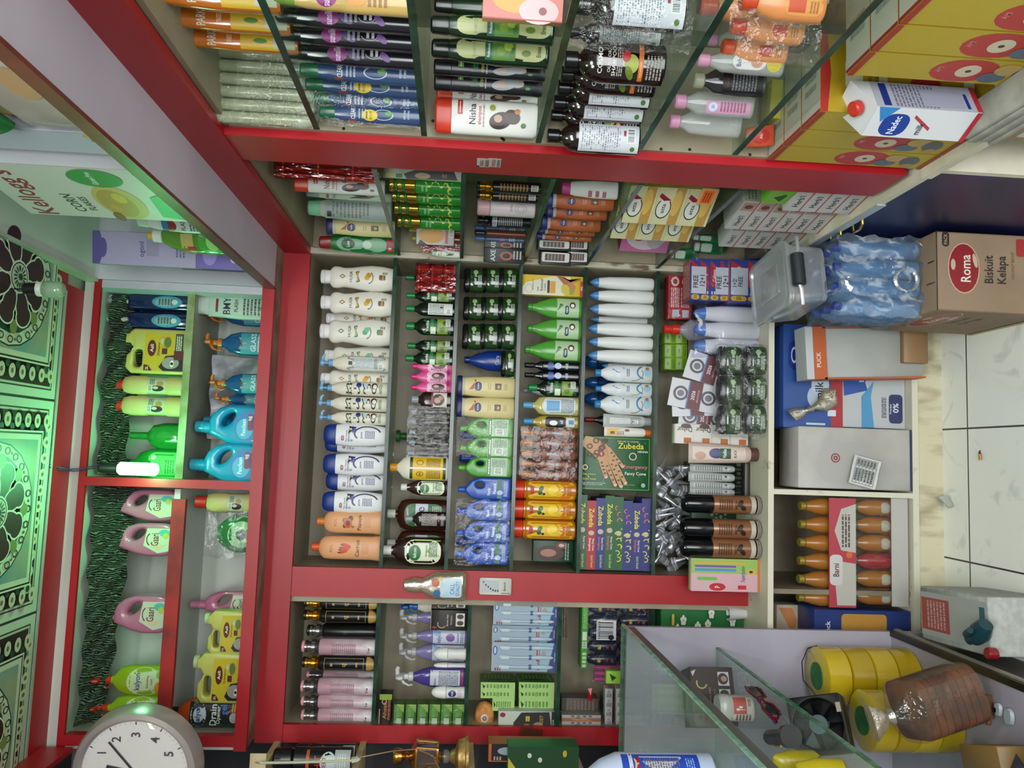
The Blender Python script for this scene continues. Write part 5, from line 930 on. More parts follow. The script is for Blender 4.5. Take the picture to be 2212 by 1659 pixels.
k.art('printed_table', (-38, -28, 38, 28), [('r', '#22262a', .0, .02+.16*i, 1, .035+.16*i) for i in range(7)] + [('r', '#22262a', u, 0, u+.012, 1) for u in (0, .68, .99)] + [('l', '#3a3e44', .1, .06, .6, .98, 6), ('l', '#3a3e44', .72, .06, .96, .98, 6)], curved=False)
p = atY(1868, 1020, 2.415); m4 = Matrix.Translation(p) @ Matrix.Rotation(math.radians(14), 4, 'Y') @ Matrix.Rotation(math.radians(-8), 4, 'X') @ Matrix.Diagonal((1.05, 1, 1.2, 1)); spawn(k, m4, 'crumpled printed paper slip hanging on the tall white carton', '')
k = Kind('white_board_carton', 'box'); k.box('white_panel', noisy('grey_foamboard', '#9b9c98', '#a9aaa6', 4, .6), 150, 60, 290, 2)
for nm_, a in (('orange_edge', (-80, -75, -34, 34, -5, 298)), ('orange_edge', (75, 80, -34, 34, -5, 298)), ('orange_flap', (-80, 80, -34, 34, 290, 330))):
    mb = MB(); mb.box(*a, M('#b5582c', .5)); k.mb(nm_, mb, smooth=0)
mb = MB(); mb.box(-80, 80, -36, 36, 330, 352, M('#b9bbbd')); k.mb('white_lid', mb, smooth=0); k.box_ = -34; k.art('printed_words', (-70, 292, 70, 350), [('t', '#e4d0c0', 'PUCK', .35, .38, .22, 0, .4), ('l', '#3a3e46', .1, .72, .4, .95, 2)], curved=False)
put(k, (1734, 1984, 700, 812), 2.385, .107, 'orange-edged carton with grey white panel leaning out front', LWC, lean=-3)
put(box_('flat_cardboard', 'box', '#8a6a48', 110, 20, 60), (1948, 2000, 705, 785), 2.36, None, 'brown cardboard base under orange-edged carton', LWC)
# knotted bag
k = Kind('knotted_bag', 'bag'); mb = MB(); mb.loft([(0, 2, 2, 0, 0), (20, 26, 8, 0, -6), (50, 18, 6, 0, -10), (70, 6, 5, 0, 0), (78, 9, 8, 0, 2), (86, 5, 5, 0, 4), (105, 14, 6, 0, 12), (125, 17, 4, 0, 18)], film('old_bag_film', .45, '#b0aa90', '#e8e4d0', .8, 40, .2), 2, 20); k.mb('knotted_film', mb, smooth=60)
p = atY(1770, 870, 2.44); m4 = Matrix.Translation(p) @ Matrix.Rotation(math.radians(-40), 4, 'Y') @ Matrix.Translation((0, 0, -.07)) @ Matrix.Diagonal((1.35, 1.3, 1.35, 1)); spawn(k, m4, 'dusty knotted plastic bag hanging before the milk cases', '')
# juice trays
k = JU = Kind('juice_bottle', 'bottle'); k.loft('bottle_body', M('#9c652a', .25), [(0, 22, 22), (3, 25, 25), (64, 25, 25), (78, 21, 21), (88, 16, 16), (96, 13, 13)]); k.art('wrap_label', (-22, 4, 22, 42), [('r', '#c9bdb0', 0, .75, 1, 1), ('r', '#b04a2a', 0, 0, 1, .75), ('e', '#c9c4c4', .5, .5, .25, .2), ('e', '#2a3a7a', .5, .45, .1, .1)]); k.loft('cap', M('#9a8a3a', .3, .4), cyl(13, 96, 108, 2), surf=False)
JP = Kind('juice_bottle', 'bottle'); JP.loft('bottle_body', M('#8c2e30', .25), [(0, 22, 22), (3, 25, 25), (64, 25, 25), (78, 21, 21), (88, 16, 16), (96, 13, 13)]); JP.loft('cap', M('#3f7a5a', .3), cyl(14, 96, 110, 2), surf=False)
JO = Kind('juice_bottle', 'bottle'); JO.loft('bottle_body', M('#946028', .25), [(0, 22, 22), (3, 25, 25), (64, 25, 25), (78, 21, 21), (88, 16, 16), (96, 13, 13)]); JO.loft('cap', M('#3f7a5a', .3), cyl(14, 96, 110, 2), surf=False); JO.art('pale_label', (-20, 8, 20, 34), [('R', '#a8a496', .1, 0, .9, 1, .3)])
for i in range(6):
    a = 1076+39.5*i; put(JU, (1730-3*i*.3, 1838, a, a+37), 2.50, .284, 'amber juice bottle', 'in upper tray, base cabinet')
for i in range(6): a = 1078+38.5*i; put(JP if i == 3 else JO, (1840, 1925, a, a+36), 2.50, .150, ('red' if i == 3 else 'green-capped amber') + ' juice bottle', 'in lower tray, base cabinet')
tr = [('r', '#a83c48', 0, 0, 1, 1), ('p', '#b3b0a8', [(.02, 0), (.4, 0), (.42, .6), (.3, .8), (.02, .7)]), ('p', '#b3b0a8', [(.5, 0), (.95, 0), (.9, .55), (.7, .8), (.52, .55)]), ('R', '#c4c0be', .2, .5, .48, .98, .3), ('t', '#3a1c20', 'Barni', .34, .74, .22, 0, .22), ('l', '#4a3a3a', .55, .2, .85, .55, 3), ('e', '#c46a3a', .48, .25, .03, .12)]
k = Kind('juice_tray', 'tray'); mb = MB(); mb.box(-185, 185, -3, 0, 0, 72, M('#a83c48')); q = k.mb('tray_front', mb, smooth=0); k.box_ = -3; k.art('printed_front', (-185, 0, 185, 72), tr, curved=False); mb = MB(); mb.box(-185, 185, 0, 90, 0, 3, M('#8a7a6a')); k.mb('tray_floor', mb, smooth=0)
put(k, (1790, 1840, 1076, 1312), 2.462, .285, 'red printed tray front of the upper juice bottles', LWC, ds=1)
k = Kind('juice_tray', 'tray'); mb = MB(); mb.box(-185, 185, -3, 0, 0, 40, M('#b3b1ac')); k.mb('tray_front', mb, smooth=0); mb = MB(); mb.box(-185, 185, 0, 90, 0, 3, M('#8a8a86')); k.mb('tray_floor', mb, smooth=0); put(k, (1925, 1954, 1076, 1310), 2.462, .112, 'plain white tray under the lower juice bottles', LWC, ds=1)
k = Kind('plastic_wrap', 'wrapper'); k.wrap(-185, 185, -6, 40, 0, 130, FILM, 3, 'wrap_film'); k.bb = [-185, 185, -6, 40, 0, 130]; put(k, (1838, 1930, 1077, 1312), 2.465, .146, 'shiny shrink film round the lower juice bottles', LWC, ds=1)
put(box_('biscuit_box', 'box', '#a89a86', 90, 60, 120, [('r', '#8a3a38', 0, 0, .9, .3), ('t', '#e0cabc', 'Biscuit', .5, .14, .08, 0, .7), ('p', '#b8784a', [(0, .5), (.9, .95), (.9, .55), (.5, .4)])]), (1672, 1745, 1304, 1370), 2.60, .378, 'orange and grey biscuit box in dark left cupboard', '')
put(box_('blue_carton', 'box', '#22356e', 110, 140, 330, [('r', '#22356e', 0, 0, 1, 1), ('R', '#b0823a', .06, .25, .9, .72, .1), ('t', '#d8d8e0', 'Puck', .5, .86, .05, 0, .6)]), (1752, 1966, 1316, 1395), 2.48, .107, 'navy carton with orange side beside juice trays', '')
# ================================================================== goods : right wall bays
def putR(k, bx, Xc, z, desc, where, rot=-18, **kw):
    """like put, for goods standing Xc metres to the right"""
    x0, x1, y0, y1 = bx; Y = atX((x0+x1)/2, (y0+y1)/2, Xc).y
    Y = min(Y, 1.562 if (bx[2]+bx[3])/2 < 345 else 2.53)
    return put(k, bx, Y, z, desc, where, rot, **kw)
NB = {i: 'on near right bay %s shelf' % n for i, n in enumerate(['', 'top', 'second', 'third', 'fourth', 'lowest'])}; NB[6] = 'on near right worktop'
FB = {i: 'on far right bay %s shelf' % n for i, n in enumerate(['', 'top', 'second', 'third', 'fourth', 'lowest'])}; FB[6] = 'on far right worktop'
R1 = [0] + ZR1 + [LEDGE]; R2 = [0] + ZR2 + [LEDGE]
def flatbottle(name, body, capc, art, w=30, h=160, n=2.6, cap='flat', lab='front_label', d=17):
    k = Kind(name, 'bottle'); k.loft('bottle_body', body, [(0, w-3, d-3), (3, w, d), (h*.5, w, d), (h*.9, w*.84, d*.8), (h, w*.7, d*.7)], n)
    k.art(lab, (-w+5, 6, w-5, h*.93), art); k.loft('cap', capc, [(h, w*.68, d*.72), (h+3, w*.72, d*.78), (h+26, w*.66, d*.74), (h+29, w*.5, d*.55)], n, surf=False); return k
# top shelf
PT = Kind('shampoo_bottle', 'bottle'); PT.loft('bottle_body', M('#b8641a', .18, coat=.6), [(0, 28, 16), (4, 32, 18), (100, 33, 18), (170, 26, 15)], 2.8)
PT.art('front_label', (-27, 4, 27, 150), [('r', '#c8a41f', 0, .1, 1, .55), ('t', '#d8cfc0', 'PARK', .5, .84, .09, 0, .8), ('p', '#d8b83a', [(0, .3), (1, .6), (1, .2), (.3, .1)]), ('r', '#b0ae9a', .1, .0, .9, .22), ('e', '#3f7a2a', .5, .35, .14, .07), ('t', '#e0c8a0', 'TREES', .5, .66, .05, 0, .7)]); PT.loft('cap', M('#b05a14', .25), [(170, 25, 14), (172, 27, 15), (205, 25, 14)], surf=False)
for b in ((300, 610, -45, 20), (318, 628, 20, 66), (345, 645, 66, 108)): putR(PT, b, .73, R1[1], 'glossy orange shampoo bottle', NB[1])
k = Kind('wrapped_bottle_row', 'bottles')
for i in range(6):
    x = -65+26*i; mb = MB(); mb.loft([(0, 11, 15, 0, x), (4, 13, 17, 0, x), (150, 13, 17, 0, x), (165, 10, 13, 0, x)], M('#8f9878', .2), 2.6, 16); q = k.mb('bottle', mb); mb = MB(); mb.loft([(165, 10, 13, 0, x), (190, 10, 13, 0, x)], M('#8a2418', .3), 2.6, 16); k.mb('cap', mb, q)
k.wrap(-80, 80, -20, 18, 0, 193, FILM, 2); putR(k, (402, 682, 112, 262), .76, R1[1], 'shrink-wrapped row of pale bottles with dark red caps', NB[1], rot=-24)
# second shelf
SS = flatbottle('shampoo_bottle', M('#16161c', .18, coat=.5), M('#0e1a14', .2), [('e', '#7a1c6a', .5, .78, .42, .10), ('t', '#d8c4dc', 'sunsilk', .5, .78, .07, 0, .8), ('e', '#4a3a6a', .45, .62, .3, .05, 30), ('l', '#8a8aa0', .3, .5, .8, .64, 3), ('o', '#a0a0b0', .6, .42, .3, .08, .1, 100, 260), ('l', '#c0c0cc', .45, .36, .8, .46, 2), ('e', '#6a4a8a', .45, .30, .28, .04, 20)])
SY = flatbottle('shampoo_bottle', M('#b99a5a', .2), M('#6f8a3a', .3), [('e', '#7a1c6a', .5, .78, .42, .10), ('t', '#d8c4dc', 'sunsilk', .5, .78, .07, 0, .8), ('e', '#c8843a', .5, .5, .3, .1), ('l', '#8a5a2a', .2, .2, .8, .4, 4)])
putR(SY, (590, 880, -25, 25), .73, R1[2], 'golden shampoo bottle with purple oval logo', NB[2], rot=-20)
for b in ((596, 882, 20, 64), (605, 884, 60, 102), (622, 888, 98, 142)): putR(SS, b, .73, R1[2], 'black shampoo bottle with purple oval', NB[2])
CL = flatbottle('shampoo_bottle', M('#2f4468', .2), M('#1c5a3a', .25), [('r', '#7a3a3a', .0, .80, .15, .9), ('t', '#d0d4dc', 'CLEAR', .5, .84, .06, 0, .8), ('l', '#9aa4b8', .2, .66, .85, .78, 3), ('o', '#a8b8cc', .5, .45, .36, .13, .12), ('e', '#4a8a3a', .6, .38, .14, .05), ('l', '#8a9ab4', .3, .1, .9, .2, 2)])
CY_ = Kind('shampoo_bottle', 'bottle'); CY_.parts = list(CL.parts); CY_.bb = list(CL.bb); CY_.last = CL.last; CY_.art('yellow_sticker', (-22, 78, 16, 112), [('e', '#c4ac1c', .5, .5, .5, .42), ('t', '#3a3008', 'PRICE OFF', .5, .45, .14, 0, .7), ('l', '#3a3008', .2, .6, .8, .75, 1)], e0=1.4)
for i, b in enumerate(((648, 890, 138, 178), (660, 893, 170, 206), (675, 896, 202, 236), (690, 900, 230, 266))): putR(CL if i % 2 == 0 else CY_, b, .72, R1[2], 'navy shampoo bottle %s' % ('without sticker' if i % 2 == 0 else 'with yellow sticker'), NB[2])
k = Kind('plastic_wrap', 'wrapper'); k.wrap(-70, 70, -22, 22, 0, 190, FILM, 3, 'wrap_film'); k.bb = [-70, 70, -22, 22, 0, 190]; putR(k, (645, 893, 138, 268), .72, R1[2], 'glossy film wrapped round the navy shampoo bottles', NB[2], rot=-22, ds=1)
# third shelf
putR(box_('soap_carton', 'box', '#c08a4a', 70, 40, 180, [('r', '#b8625a', 0, 0, 1, 1), ('e', '#c88a3a', .7, .6, .5, .3), ('e', '#d0a0a4', .3, .3, .4, .25), ('r', '#8a2a24', .0, .0, .04, 1), ('e', '#7a3a34', .3, .25, .12, .05)]), (1043, 1208, -20, 44), .70, R1[3], 'pink and orange cosmetic carton lying at photo edge', NB[3])
OL = flatbottle('hair_milk_bottle', M('#0f2410', .15, coat=.5), M('#0c160e', .2), [('R', '#a9ae7a', .12, 0, .98, 1, .3), ('t', '#8a8a6a', 'SHAMPOO', .5, .8, .04, 0, .6), ('r', '#1f5a3c', .1, .60, 1, .68), ('t', '#dfe8dc', 'Professional', .5, .64, .03, 0, .7), ('r', '#4a7a2a', .1, .34, 1, .6), ('e', '#6a8a2a', .5, .5, .2, .05), ('e', '#8aa83a', .7, .42, .2, .05), ('t', '#2a4a1c', 'Olive', .45, .38, .05, 0, .5), ('e', '#5a7a2a', .45, .22, .14, .05, 30), ('t', '#2a3a1c', 'Eroos', .55, .08, .05, 0, .5)])
for b in ((930, 1192, 36, 88), (932, 1180, 85, 139)): putR(OL, b, .72, R1[3], 'dark green bottle with olive label', NB[3])
putR(flatbottle('shampoo_bottle', M('#0f2410', .15), M('#0c160e', .2), [('l', '#3a5a3a', .2, .3, .8, .8, 3)]), (938, 1195, 2, 40), .77, R1[3], 'dark green bottle behind the pink and orange carton', NB[3])
def nisha(body, cap, dark):
    tc = '#2f6a3c' if dark else '#1c1c20'
    a = [('r', '#b02a20' if not dark else '#4f8a2a', .55, .88, 1, .94), ('l', '#d8d4cc', .6, .9, .95, .92, 1), ('t', tc, 'Nisha', .58, .76, .08, 0, .75), ('t', '#a8382a' if not dark else '#a8a03a', 'shampoo', .55, .67, .045, 0, .75), ('l', '#8a8a8a', .2, .61, .9, .64, 1), ('e', '#2a1814' if not dark else '#8a8e90', .42, .42, .26, .14, 20), ('e', '#b08a74', .48, .45, .12, .05), ('e', '#3a201a' if not dark else '#8e9294', .55, .28, .22, .1, -30), ('e', '#8a8a3a', .8, .52, .1, .035), ('e', '#b8742a', .72, .22, .08, .035), ('e', '#3a6a2a', .3, .14, .08, .03)]
    k = Kind('shampoo_bottle', 'bottle'); k.loft('bottle_body', body, [(0, 29, 16), (5, 32, 18), (140, 32, 18), (152, 31, 17)], 3); k.art('front_label', (-29, 4, 29, 150), a, rough=.35)
    k.loft('flip_cap', cap, [(152, 31, 17), (153, 32, 18), (178, 31, 17), (181, 27, 14)], 3, surf=False); return k
NW, ND = nisha('#d3d3cf', M('#c0321c', .3), 0), nisha(M('#15161a', .25), M('#0d0e12', .25), 1)
for b in ((937, 1168, 136, 168), (938, 1166, 160, 202)): putR(ND, b, .715, R1[3], 'black shampoo bottle with portrait', NB[3])
putR(NW, (942, 1160, 195, 224), .74, R1[3], 'white red-capped shampoo bottle, narrower rear one,', NB[3])
putR(NW, (940, 1156, 220, 291), .695, R1[3], 'white red-capped shampoo bottle, full front portrait label,', NB[3])
# fourth shelf : big dark shampoo bottles
def cosmo(lab):
    k = Kind('large_shampoo_bottle', 'bottle'); k.loft('bottle_body', M('#1a0c0a', .1, coat=.7), [(0, 38, 30), (4, 42, 34), (150, 42, 34), (176, 38, 31), (192, 26, 22), (200, 17, 17)], 2.3, 32)
    if lab == 'f': k.art('front_label', (-36, 6, 36, 168), [('t', '#d8d4cc', 'COSMO', .5, .93, .065, 0, .8), ('t', '#c9c4bc', 'OLIVE OIL', .5, .80, .045, 0, .8), ('t', '#c9c4bc', 'SHAMPOO', .5, .73, .055, 0, .85), ('l', '#9a948c', .1, .60, .8, .69, 3), ('e', '#8f9a2a', .45, .47, .26, .1), ('e', '#5a6a1c', .2, .5, .2, .05, 30), ('e', '#a81c20', .65, .55, .16, .06), ('r', '#b5621c', 0, .30, 1, .37), ('t', '#e0b088', 'NOURISHING', .3, .335, .022, 0, .5), ('l', '#8a847c', .05, .02, .7, .26, 5)])
    elif lab == 'b': k.art('back_label', (-37, 4, 37, 158), [('r', '#b9bdc4', 0, 0, 1, 1), ('l', '#6a6e78', .06, .3, .94, .96, 17), ('b', '#c9ccd2', .35, .06, .9, .2), ('e', '#4a6a2a', .14, .1, .08, .04), ('r', '#8a1c2a', .6, .22, .8, .26)])
    q = k.loft('neck', M('#1a0c0a', .1), cyl(15, 199, 206, 1), surf=False); k.loft('cap', M('#0b0b0d', .25), cyl(19, 205, 236, 2), parent=q, surf=False); return k
CF, CBk = cosmo('f'), cosmo('b')
putR(CBk, (1245, 1512, -22, 62), .75, R1[4], 'large wrapped shampoo bottle, grey back label,', NB[4])
putR(CBk, (1225, 1490, 55, 104), .79, R1[4], 'dim large shampoo bottle behind wrapped one', NB[4])
putR(CF, (1220, 1480, 98, 180), .72, R1[4], 'large black olive oil shampoo bottle, front label,', NB[4])
for i, b in enumerate(((1212, 1455, 132, 205), (1205, 1445, 162, 232), (1196, 1420, 195, 262))): putR(CBk if i else CF, b, .725 - .006*i, R1[4], ['second front-labelled black shampoo bottle', 'large black shampoo bottle with wide white back label', 'large black shampoo bottle with white label, third back'][i], NB[4])
putR(CF, (1190, 1410, 228, 284), .70, R1[4], 'black shampoo bottle showing orange band beside last bottle', NB[4])
putR(CBk, (1182, 1388, 268, 330), .675, R1[4], 'large black shampoo bottle farthest along, by red post,', NB[4])
k = Kind('plastic_wrap', 'wrapper'); k.wrap(-80, 80, -36, 30, 0, 235, FILM, 8, 'wrap_film'); k.bb = [-80, 80, -36, 30, 0, 235]; putR(k, (1222, 1515, -30, 105), .72, R1[4], 'shiny plastic wrap over the large shampoo bottles', NB[4], rot=-24, ds=1)
# fifth shelf : baby lotions
BO = Kind('baby_lotion_bottle', 'bottle'); BO.loft('bottle_body', M('#c9804a', .3), [(0, 26, 17), (4, 30, 20), (70, 30, 20), (92, 22, 15), (100, 14, 12)], 2.4); BO.art('front_label', (-22, 6, 22, 62), [('R', '#c88a4a', 0, 0, 1, 1, .2), ('r', '#b8482a', .1, .45, .6, .9), ('b', '#b9b9b9', .6, .05, .9, .35), ('l', '#a06030', .1, .1, .5, .35, 3)]); BO.loft('cap', M('#c0421c', .3), cyl(17, 99, 122, 3), surf=False)
for i, b in enumerate(((1600, 1795, -30, 44), (1580, 1752, 34, 92), (1560, 1715, 78, 136), (1510, 1660, -10, 50))): putR(BO, b, .73 if i < 3 else .78, R1[5], 'orange baby lotion bottle', NB[5])
k = Kind('plastic_wrap', 'wrapper'); k.wrap(-70, 70, -30, 24, 0, 150, FILM2, 8, 'wrap_film'); k.bb = [-70, 70, -30, 24, 0, 150]; putR(k, (1560, 1790, -20, 132), .71, R1[5], 'cloudy plastic wrap over the orange baby lotions', NB[5], rot=-24, ds=1)
def clearb(art, a=.38, capc='#c48aa8', body='#c4c9c8'):
    k = Kind('clear_bottle', 'bottle'); k.loft('bottle_body', M(body, .08, a=a, coat=.8), [(0, 22, 14), (3, 25, 17), (60, 25, 17), (110, 22, 15), (128, 12, 10), (134, 11, 10)], 2.4); k.art('front_label', (-20, 8, 20, 96), art); k.loft('cap', M(capc, .3), cyl(14, 133, 156, 3), surf=False); return k
putR(clearb([('R', '#c9c8c4', .1, .3, .9, 1, .4), ('t', '#2a3a7a', 'Baby', .5, .85, .09, 0, .6), ('e', '#b88a74', .5, .5, .3, .12), ('e', '#b8a83a', .5, .14, .46, .16)]), (1506, 1665, 112, 158), .71, R1[5], 'clear pink-capped baby oil bottle with white label', NB[5])
putR(clearb([('r', '#120e10', 0, 0, 1, 1), ('t', '#7a1c24', 'Vert', .4, .88, .08, 0, .6), ('l', '#6a6a70', .1, .15, .9, .78, 8)], .8, '#9a9888', '#2a2a2c'), (1498, 1650, 150, 205), .715, R1[5], 'dark labelled hair treatment bottle between pink-capped bottles', NB[5])
putR(clearb([('r', '#b88aa4', .0, 0, .6, 1), ('e', '#b9c0d8', .3, .85, .22, .1), ('t', '#1c3a8a', 'ZI', .3, .85, .06, 0, .2), ('l', '#8a4a6a', .1, .1, .55, .7, 8)]), (1457, 1628, 198, 250), .70, R1[5], 'clear pink-capped bottle with pink label', NB[5])
putR(clearb([('r', '#a9aeb0', .0, .0, .0, .0)]), (1446, 1602, 240, 292), .69, R1[5], 'clear unlabelled pink-capped bottle near the post', NB[5])
putR(clearb([('r', '#c9c8c4', .1, .3, .9, 1)]), (1530, 1680, 70, 112), .78, R1[5], 'clear pink-capped bottle half hidden in second row', NB[5])
# worktop : yellow noodle cartons
YC = ('#b8a02a',)
def noodle(w=78):
    its = [('r', '#b39c26', 0, 0, 1, 1), ('R', '#b0302c', .03, .28, .97, .62, .4), ('t', '#c98a80', 'AMI', .5, .58, .03, 0, .4), ('e', '#cfc0a8', .5, .43, .26, .06), ('e', '#3a3428', .5, .43, .06, .015), ('e', '#5a6676', .3, .28, .22, .07, 20), ('e', '#b89a5a', .65, .24, .24, .07, 20), ('e', '#525a68', .5, .14, .3, .06, 10), ('e', '#b08a3a', .2, .12, .14, .04), ('p', '#9c2a24', [(0, .97), (1, .97), (1, 1), (0, 1)]), ('p', '#9c2a24', [(0, 0), (1, 0), (1, .03), (0, .03)])]
    lf = [('r', '#a3851c', 0, 0, 1, 1), ('p', '#9c2a24', [(0, .96), (.5, .94), (1, .96), (1, 1), (0, 1)]), ('R', '#c4bca0', .3, .76, .7, .86, .3), ('R', '#c4bca0', .4, .62, .6, .67, .3), ('l', '#7a6414', .3, .66, .75, .74, 2), ('e', '#9c2a24', .3, .40, .3, .10), ('R', '#c4bca0', .3, .12, .7, .18, .3)]
    return box_('noodle_carton', 'box', '#b39c26', w, 150, 245, its, right=lf, top=[('r', '#b5b2a4', 0, 0, 1, 1), ('l', '#8a8a80', .2, .3, .8, .6, 2), ('r', '#9c2a24', 0, 0, 1, .04)])
NC1 = noodle()
rz = R1[6]
for i in range(3): 
    yy = 1.565-.082*i; at(NC1, XR+.085, yy, rz, 'yellow red noodle carton', 'in group by post base', rot=-90, s=(1, 1, 1.38))
for i in range(4): at(NC1, XR+.107, 1.225-.082*i, rz, 'yellow red noodle carton', 'in nearest group on worktop', rot=-90, s=(1, 1, 1.38))
k = Kind('milk_carton', 'carton'); k.box('carton_body', '#c3c6c8', 66, 66, 195, 1); k.art('printed_front', (-33, 0, 33, 195), [('r', '#c6c9cc', 0, 0, 1, 1), ('R', '#1c3a8a', .05, .62, .8, .88, .3), ('t', '#dfe6f0', 'Nadec', .42, .75, .07, 0, .6), ('p', '#2f7ab8', [(.5, .9), (1, .78), (1, .98)]), ('p', '#a8323a', [(.3, .4), (.4, .4), (.8, .6), (.7, .6)]), ('t', '#22283a', 'milk', .35, .5, .06, 0, .4), ('r', '#a8202c', 0, 0, 1, .045)], curved=False)
k.art('printed_side', (-33, 0, 33, 195), [('r', '#a4a4b0', 0, 0, 1, 1), ('r', '#1f2f7a', .05, .86, .95, .93), ('l', '#6a6a84', .05, .4, .95, .82, 12), ('R', '#9a9aac', .1, .15, .8, .55, .05), ('r', '#1f2f7a', .1, .1, .7, .13), ('r', '#a8202c', 0, 0, 1, .045)], 'right', curved=False)
mb = MB(); mb.add([(-33, -33, 195), (33, -33, 195), (33, 33, 195), (-33, 33, 195), (-33, 33, 230), (33, 33, 230)], [(0, 1, 5, 4), (1, 2, 5), (3, 0, 4), (2, 3, 4, 5)], M('#c3c6c8')); k.mb('sloped_top', mb, 0, smooth=0)
mb = MB(); mb.loft([(0, 12, 12), (3, 14, 14), (14, 14, 14), (17, 11, 11)], M('#b8281c', .35)); mb.v = [(x+8, y*.88-8-z*.46, 212+z*.88+(y)*.46) for x, y, z in mb.v]; k.mb('screw_cap', mb, 0)
at(k, .655, 1.345, LEDGE+.067, 'white milk carton, red cap, blue logo, before yellow cartons', 'on worktop edge', rot=-64, s=1.0)
k = Kind('snack_sachet', 'sachet'); k.loft('sachet_body', M('#c04a2a', .3), [(0, 40, 2), (15, 40, 12), (60, 42, 16), (110, 38, 12), (130, 36, 2)], 2.2); k.art('printed_front', (-30, 10, 30, 120), [('e', '#b0241c', .5, .5, .5, .4), ('t', '#e0c0b0', 'AL', .5, .5, .12, 0, .4)]); putR(k, (1612, 1668, 268, 312), .72, R1[6]+.345, 'orange snack sachet leaning on the yellow noodle cartons', '', rot=-20, lean=-8)
putR(box_('yellow_carton', 'box', '#a99a1c', 80, 50, 160, [('r', '#a99a1c', 0, 0, 1, 1), ('R', '#b0c0c8', .35, .55, .7, .75, .1), ('t', '#1c3a8a', 'S', .52, .65, .1), ('R', '#a8281c', .0, .0, .9, .4, .4)]), (1655, 1760, 185, 262), .80, R1[6]+.2, 'yellow carton with blue S mark behind noodle cartons', '', rot=-10)
k = Kind('black_bottle', 'bottle'); k.loft('bottle_body', M('#0c0c0e', .12), [(0, 22, 22), (60, 22, 22), (90, 14, 14), (100, 4, 4)]); putR(k, (1762, 1860, 120, 176), .80, R1[6]+.25, 'glossy black rounded bottle above the yellow cartons', '')
k = Kind('board_sheet', 'board'); k.box('sheet', noisy('grey_sheet', '#85857c', '#a3a298', 14, .6), 600, 60, 10.6, 1)
for i in range(6): at(k, .640+.003*(i % 2), 1.07-.006*(i % 3), LEDGE+.0111*i, 'grey flat board sheet', 'stacked on near right worktop', rot=-90)
kb = box_('cardboard_box', 'box', '#8f7350', 330, 150, 330, [('r', '#957a57', 0, 0, 1, 1), ('R', '#c4c8c4', .05, .66, .32, .9, .03), ('l', '#5a5a54', .08, .7, .3, .86, 5), ('r', '#5a4630', .45, .9, .62, .93), ('l', '#6a5236', .5, .3, .8, .5, 2)])
at(kb, XR+.10, 1.30, .18, 'brown cardboard box with white label below near right worktop', '', rot=-90)
at(box_('wooden_crate', 'box', '#6a5846', 380, 160, 175), XR+.10, 1.29, .003, 'low dull board base carrying the brown cardboard box', '', rot=-90)
# ------------------------------------------------ far right bay
putR(RT, (600, 802, 350, 388), .70, R2[1], 'tall red shrink-wrapped tins', FB[1], rot=-10)
putR(NW, (636, 812, 384, 418), .71, R2[1], 'white red-capped shampoo bottle beside red tins', FB[1])
HB = flatbottle('shampoo_bottle', '#c9d0c4', '#9ab8a8', [('t', '#2f7a3a', 'Herbs', .5, .85, .07, 0, .7), ('r', '#b8442a', .1, .93, .6, .97), ('p', '#3a4a2a', [(.2, .6), (.8, .65), (.6, .2), (.3, .3)]), ('e', '#b8843a', .6, .3, .12, .04)])
putR(HB, (662, 822, 413, 432), .75, R2[1], 'white herbal shampoo bottle with small figure', FB[1])
putR(flatbottle('wrapped_bottle', '#a4aca0', '#6fae8a', [('r', '#8f9a94', 0, 0, 1, 1), ('l', '#5a6460', .1, .3, .9, .9, 10), ('r', '#20242a', .1, .9, .4, .97)], w=36), (665, 838, 430, 476), .715, R2[1], 'grey-green bottle in crinkled film', FB[1])
putR(VC, (706, 846, 473, 510), .70, R2[1], 'cream lotion bottle with navy oval logo', FB[1])
PM = flatbottle('dish_liquid_bottle', M('#166a2c', .25), M('#8a1c1c', .3), [('R', '#7aa88a', .05, .1, .95, .98, .45), ('e', '#14502a', .5, .78, .32, .12), ('t', '#dfe8df', 'Love', .5, .78, .06, 0, .4), ('e', '#b8c8b8', .5, .45, .25, .08), ('r', '#a01c24', .1, .0, .9, .12), ('t', '#e8d8d8', '18', .3, .06, .06, 0, .2)], w=34)
putR(PM, (690, 850, 508, 546), .70, R2[1], 'green dish liquid bottle with oval label, by corner post', FB[1])
putR(box_('corset_box', 'box', '#aab0a4', 84, 60, 190, [('r', '#c0b83a', .1, .88, .5, .97), ('r', '#2f7a3a', .1, .76, .5, .84), ('p', '#22221f', [(.02, .70), (.5, .74), (.95, .6), (.98, .10), (.1, .05)]), ('e', '#a8906a', .4, .5, .3, .10), ('t', '#b09a3a', 'UTC', .5, .22, .06, 0, .7)]), (829, 990, 368, 388), .72, R2[2], 'white and black box above green gold cans', FB[2])
RJ = Kind('body_spray_can', 'can'); RJ.loft('can_body', M('#1f7a24', .25), cyl(20, 0, 108, 2)); RJ.art('printed_label', (-18, 6, 18, 100), [('t', '#b8c04a', 'RAJA', .5, .5, .34, 90, .7), ('l', '#7aae6a', .1, .75, .5, .95, 2)])
q = RJ.loft('gold_band', M('#b58e3a', .2, .9), cyl(20.6, 108, 132, 1), surf=False); RJ.loft('green_cap', M('#1c7022', .25), [(132, 19, 19), (134, 17, 17), (156, 16, 16), (158, 14, 14)], parent=q, surf=False)
mb = MB(); [mb.loft([(z, 17.5, 17.5), (z+2, 18.5, 18.5), (z+8, 18.5, 18.5), (z+10, 17.5, 17.5)], M('#c9a24a', .2, .9), 2, 20) for z in (140, 158)]; RJ.mb('gold_ring', mb, q)
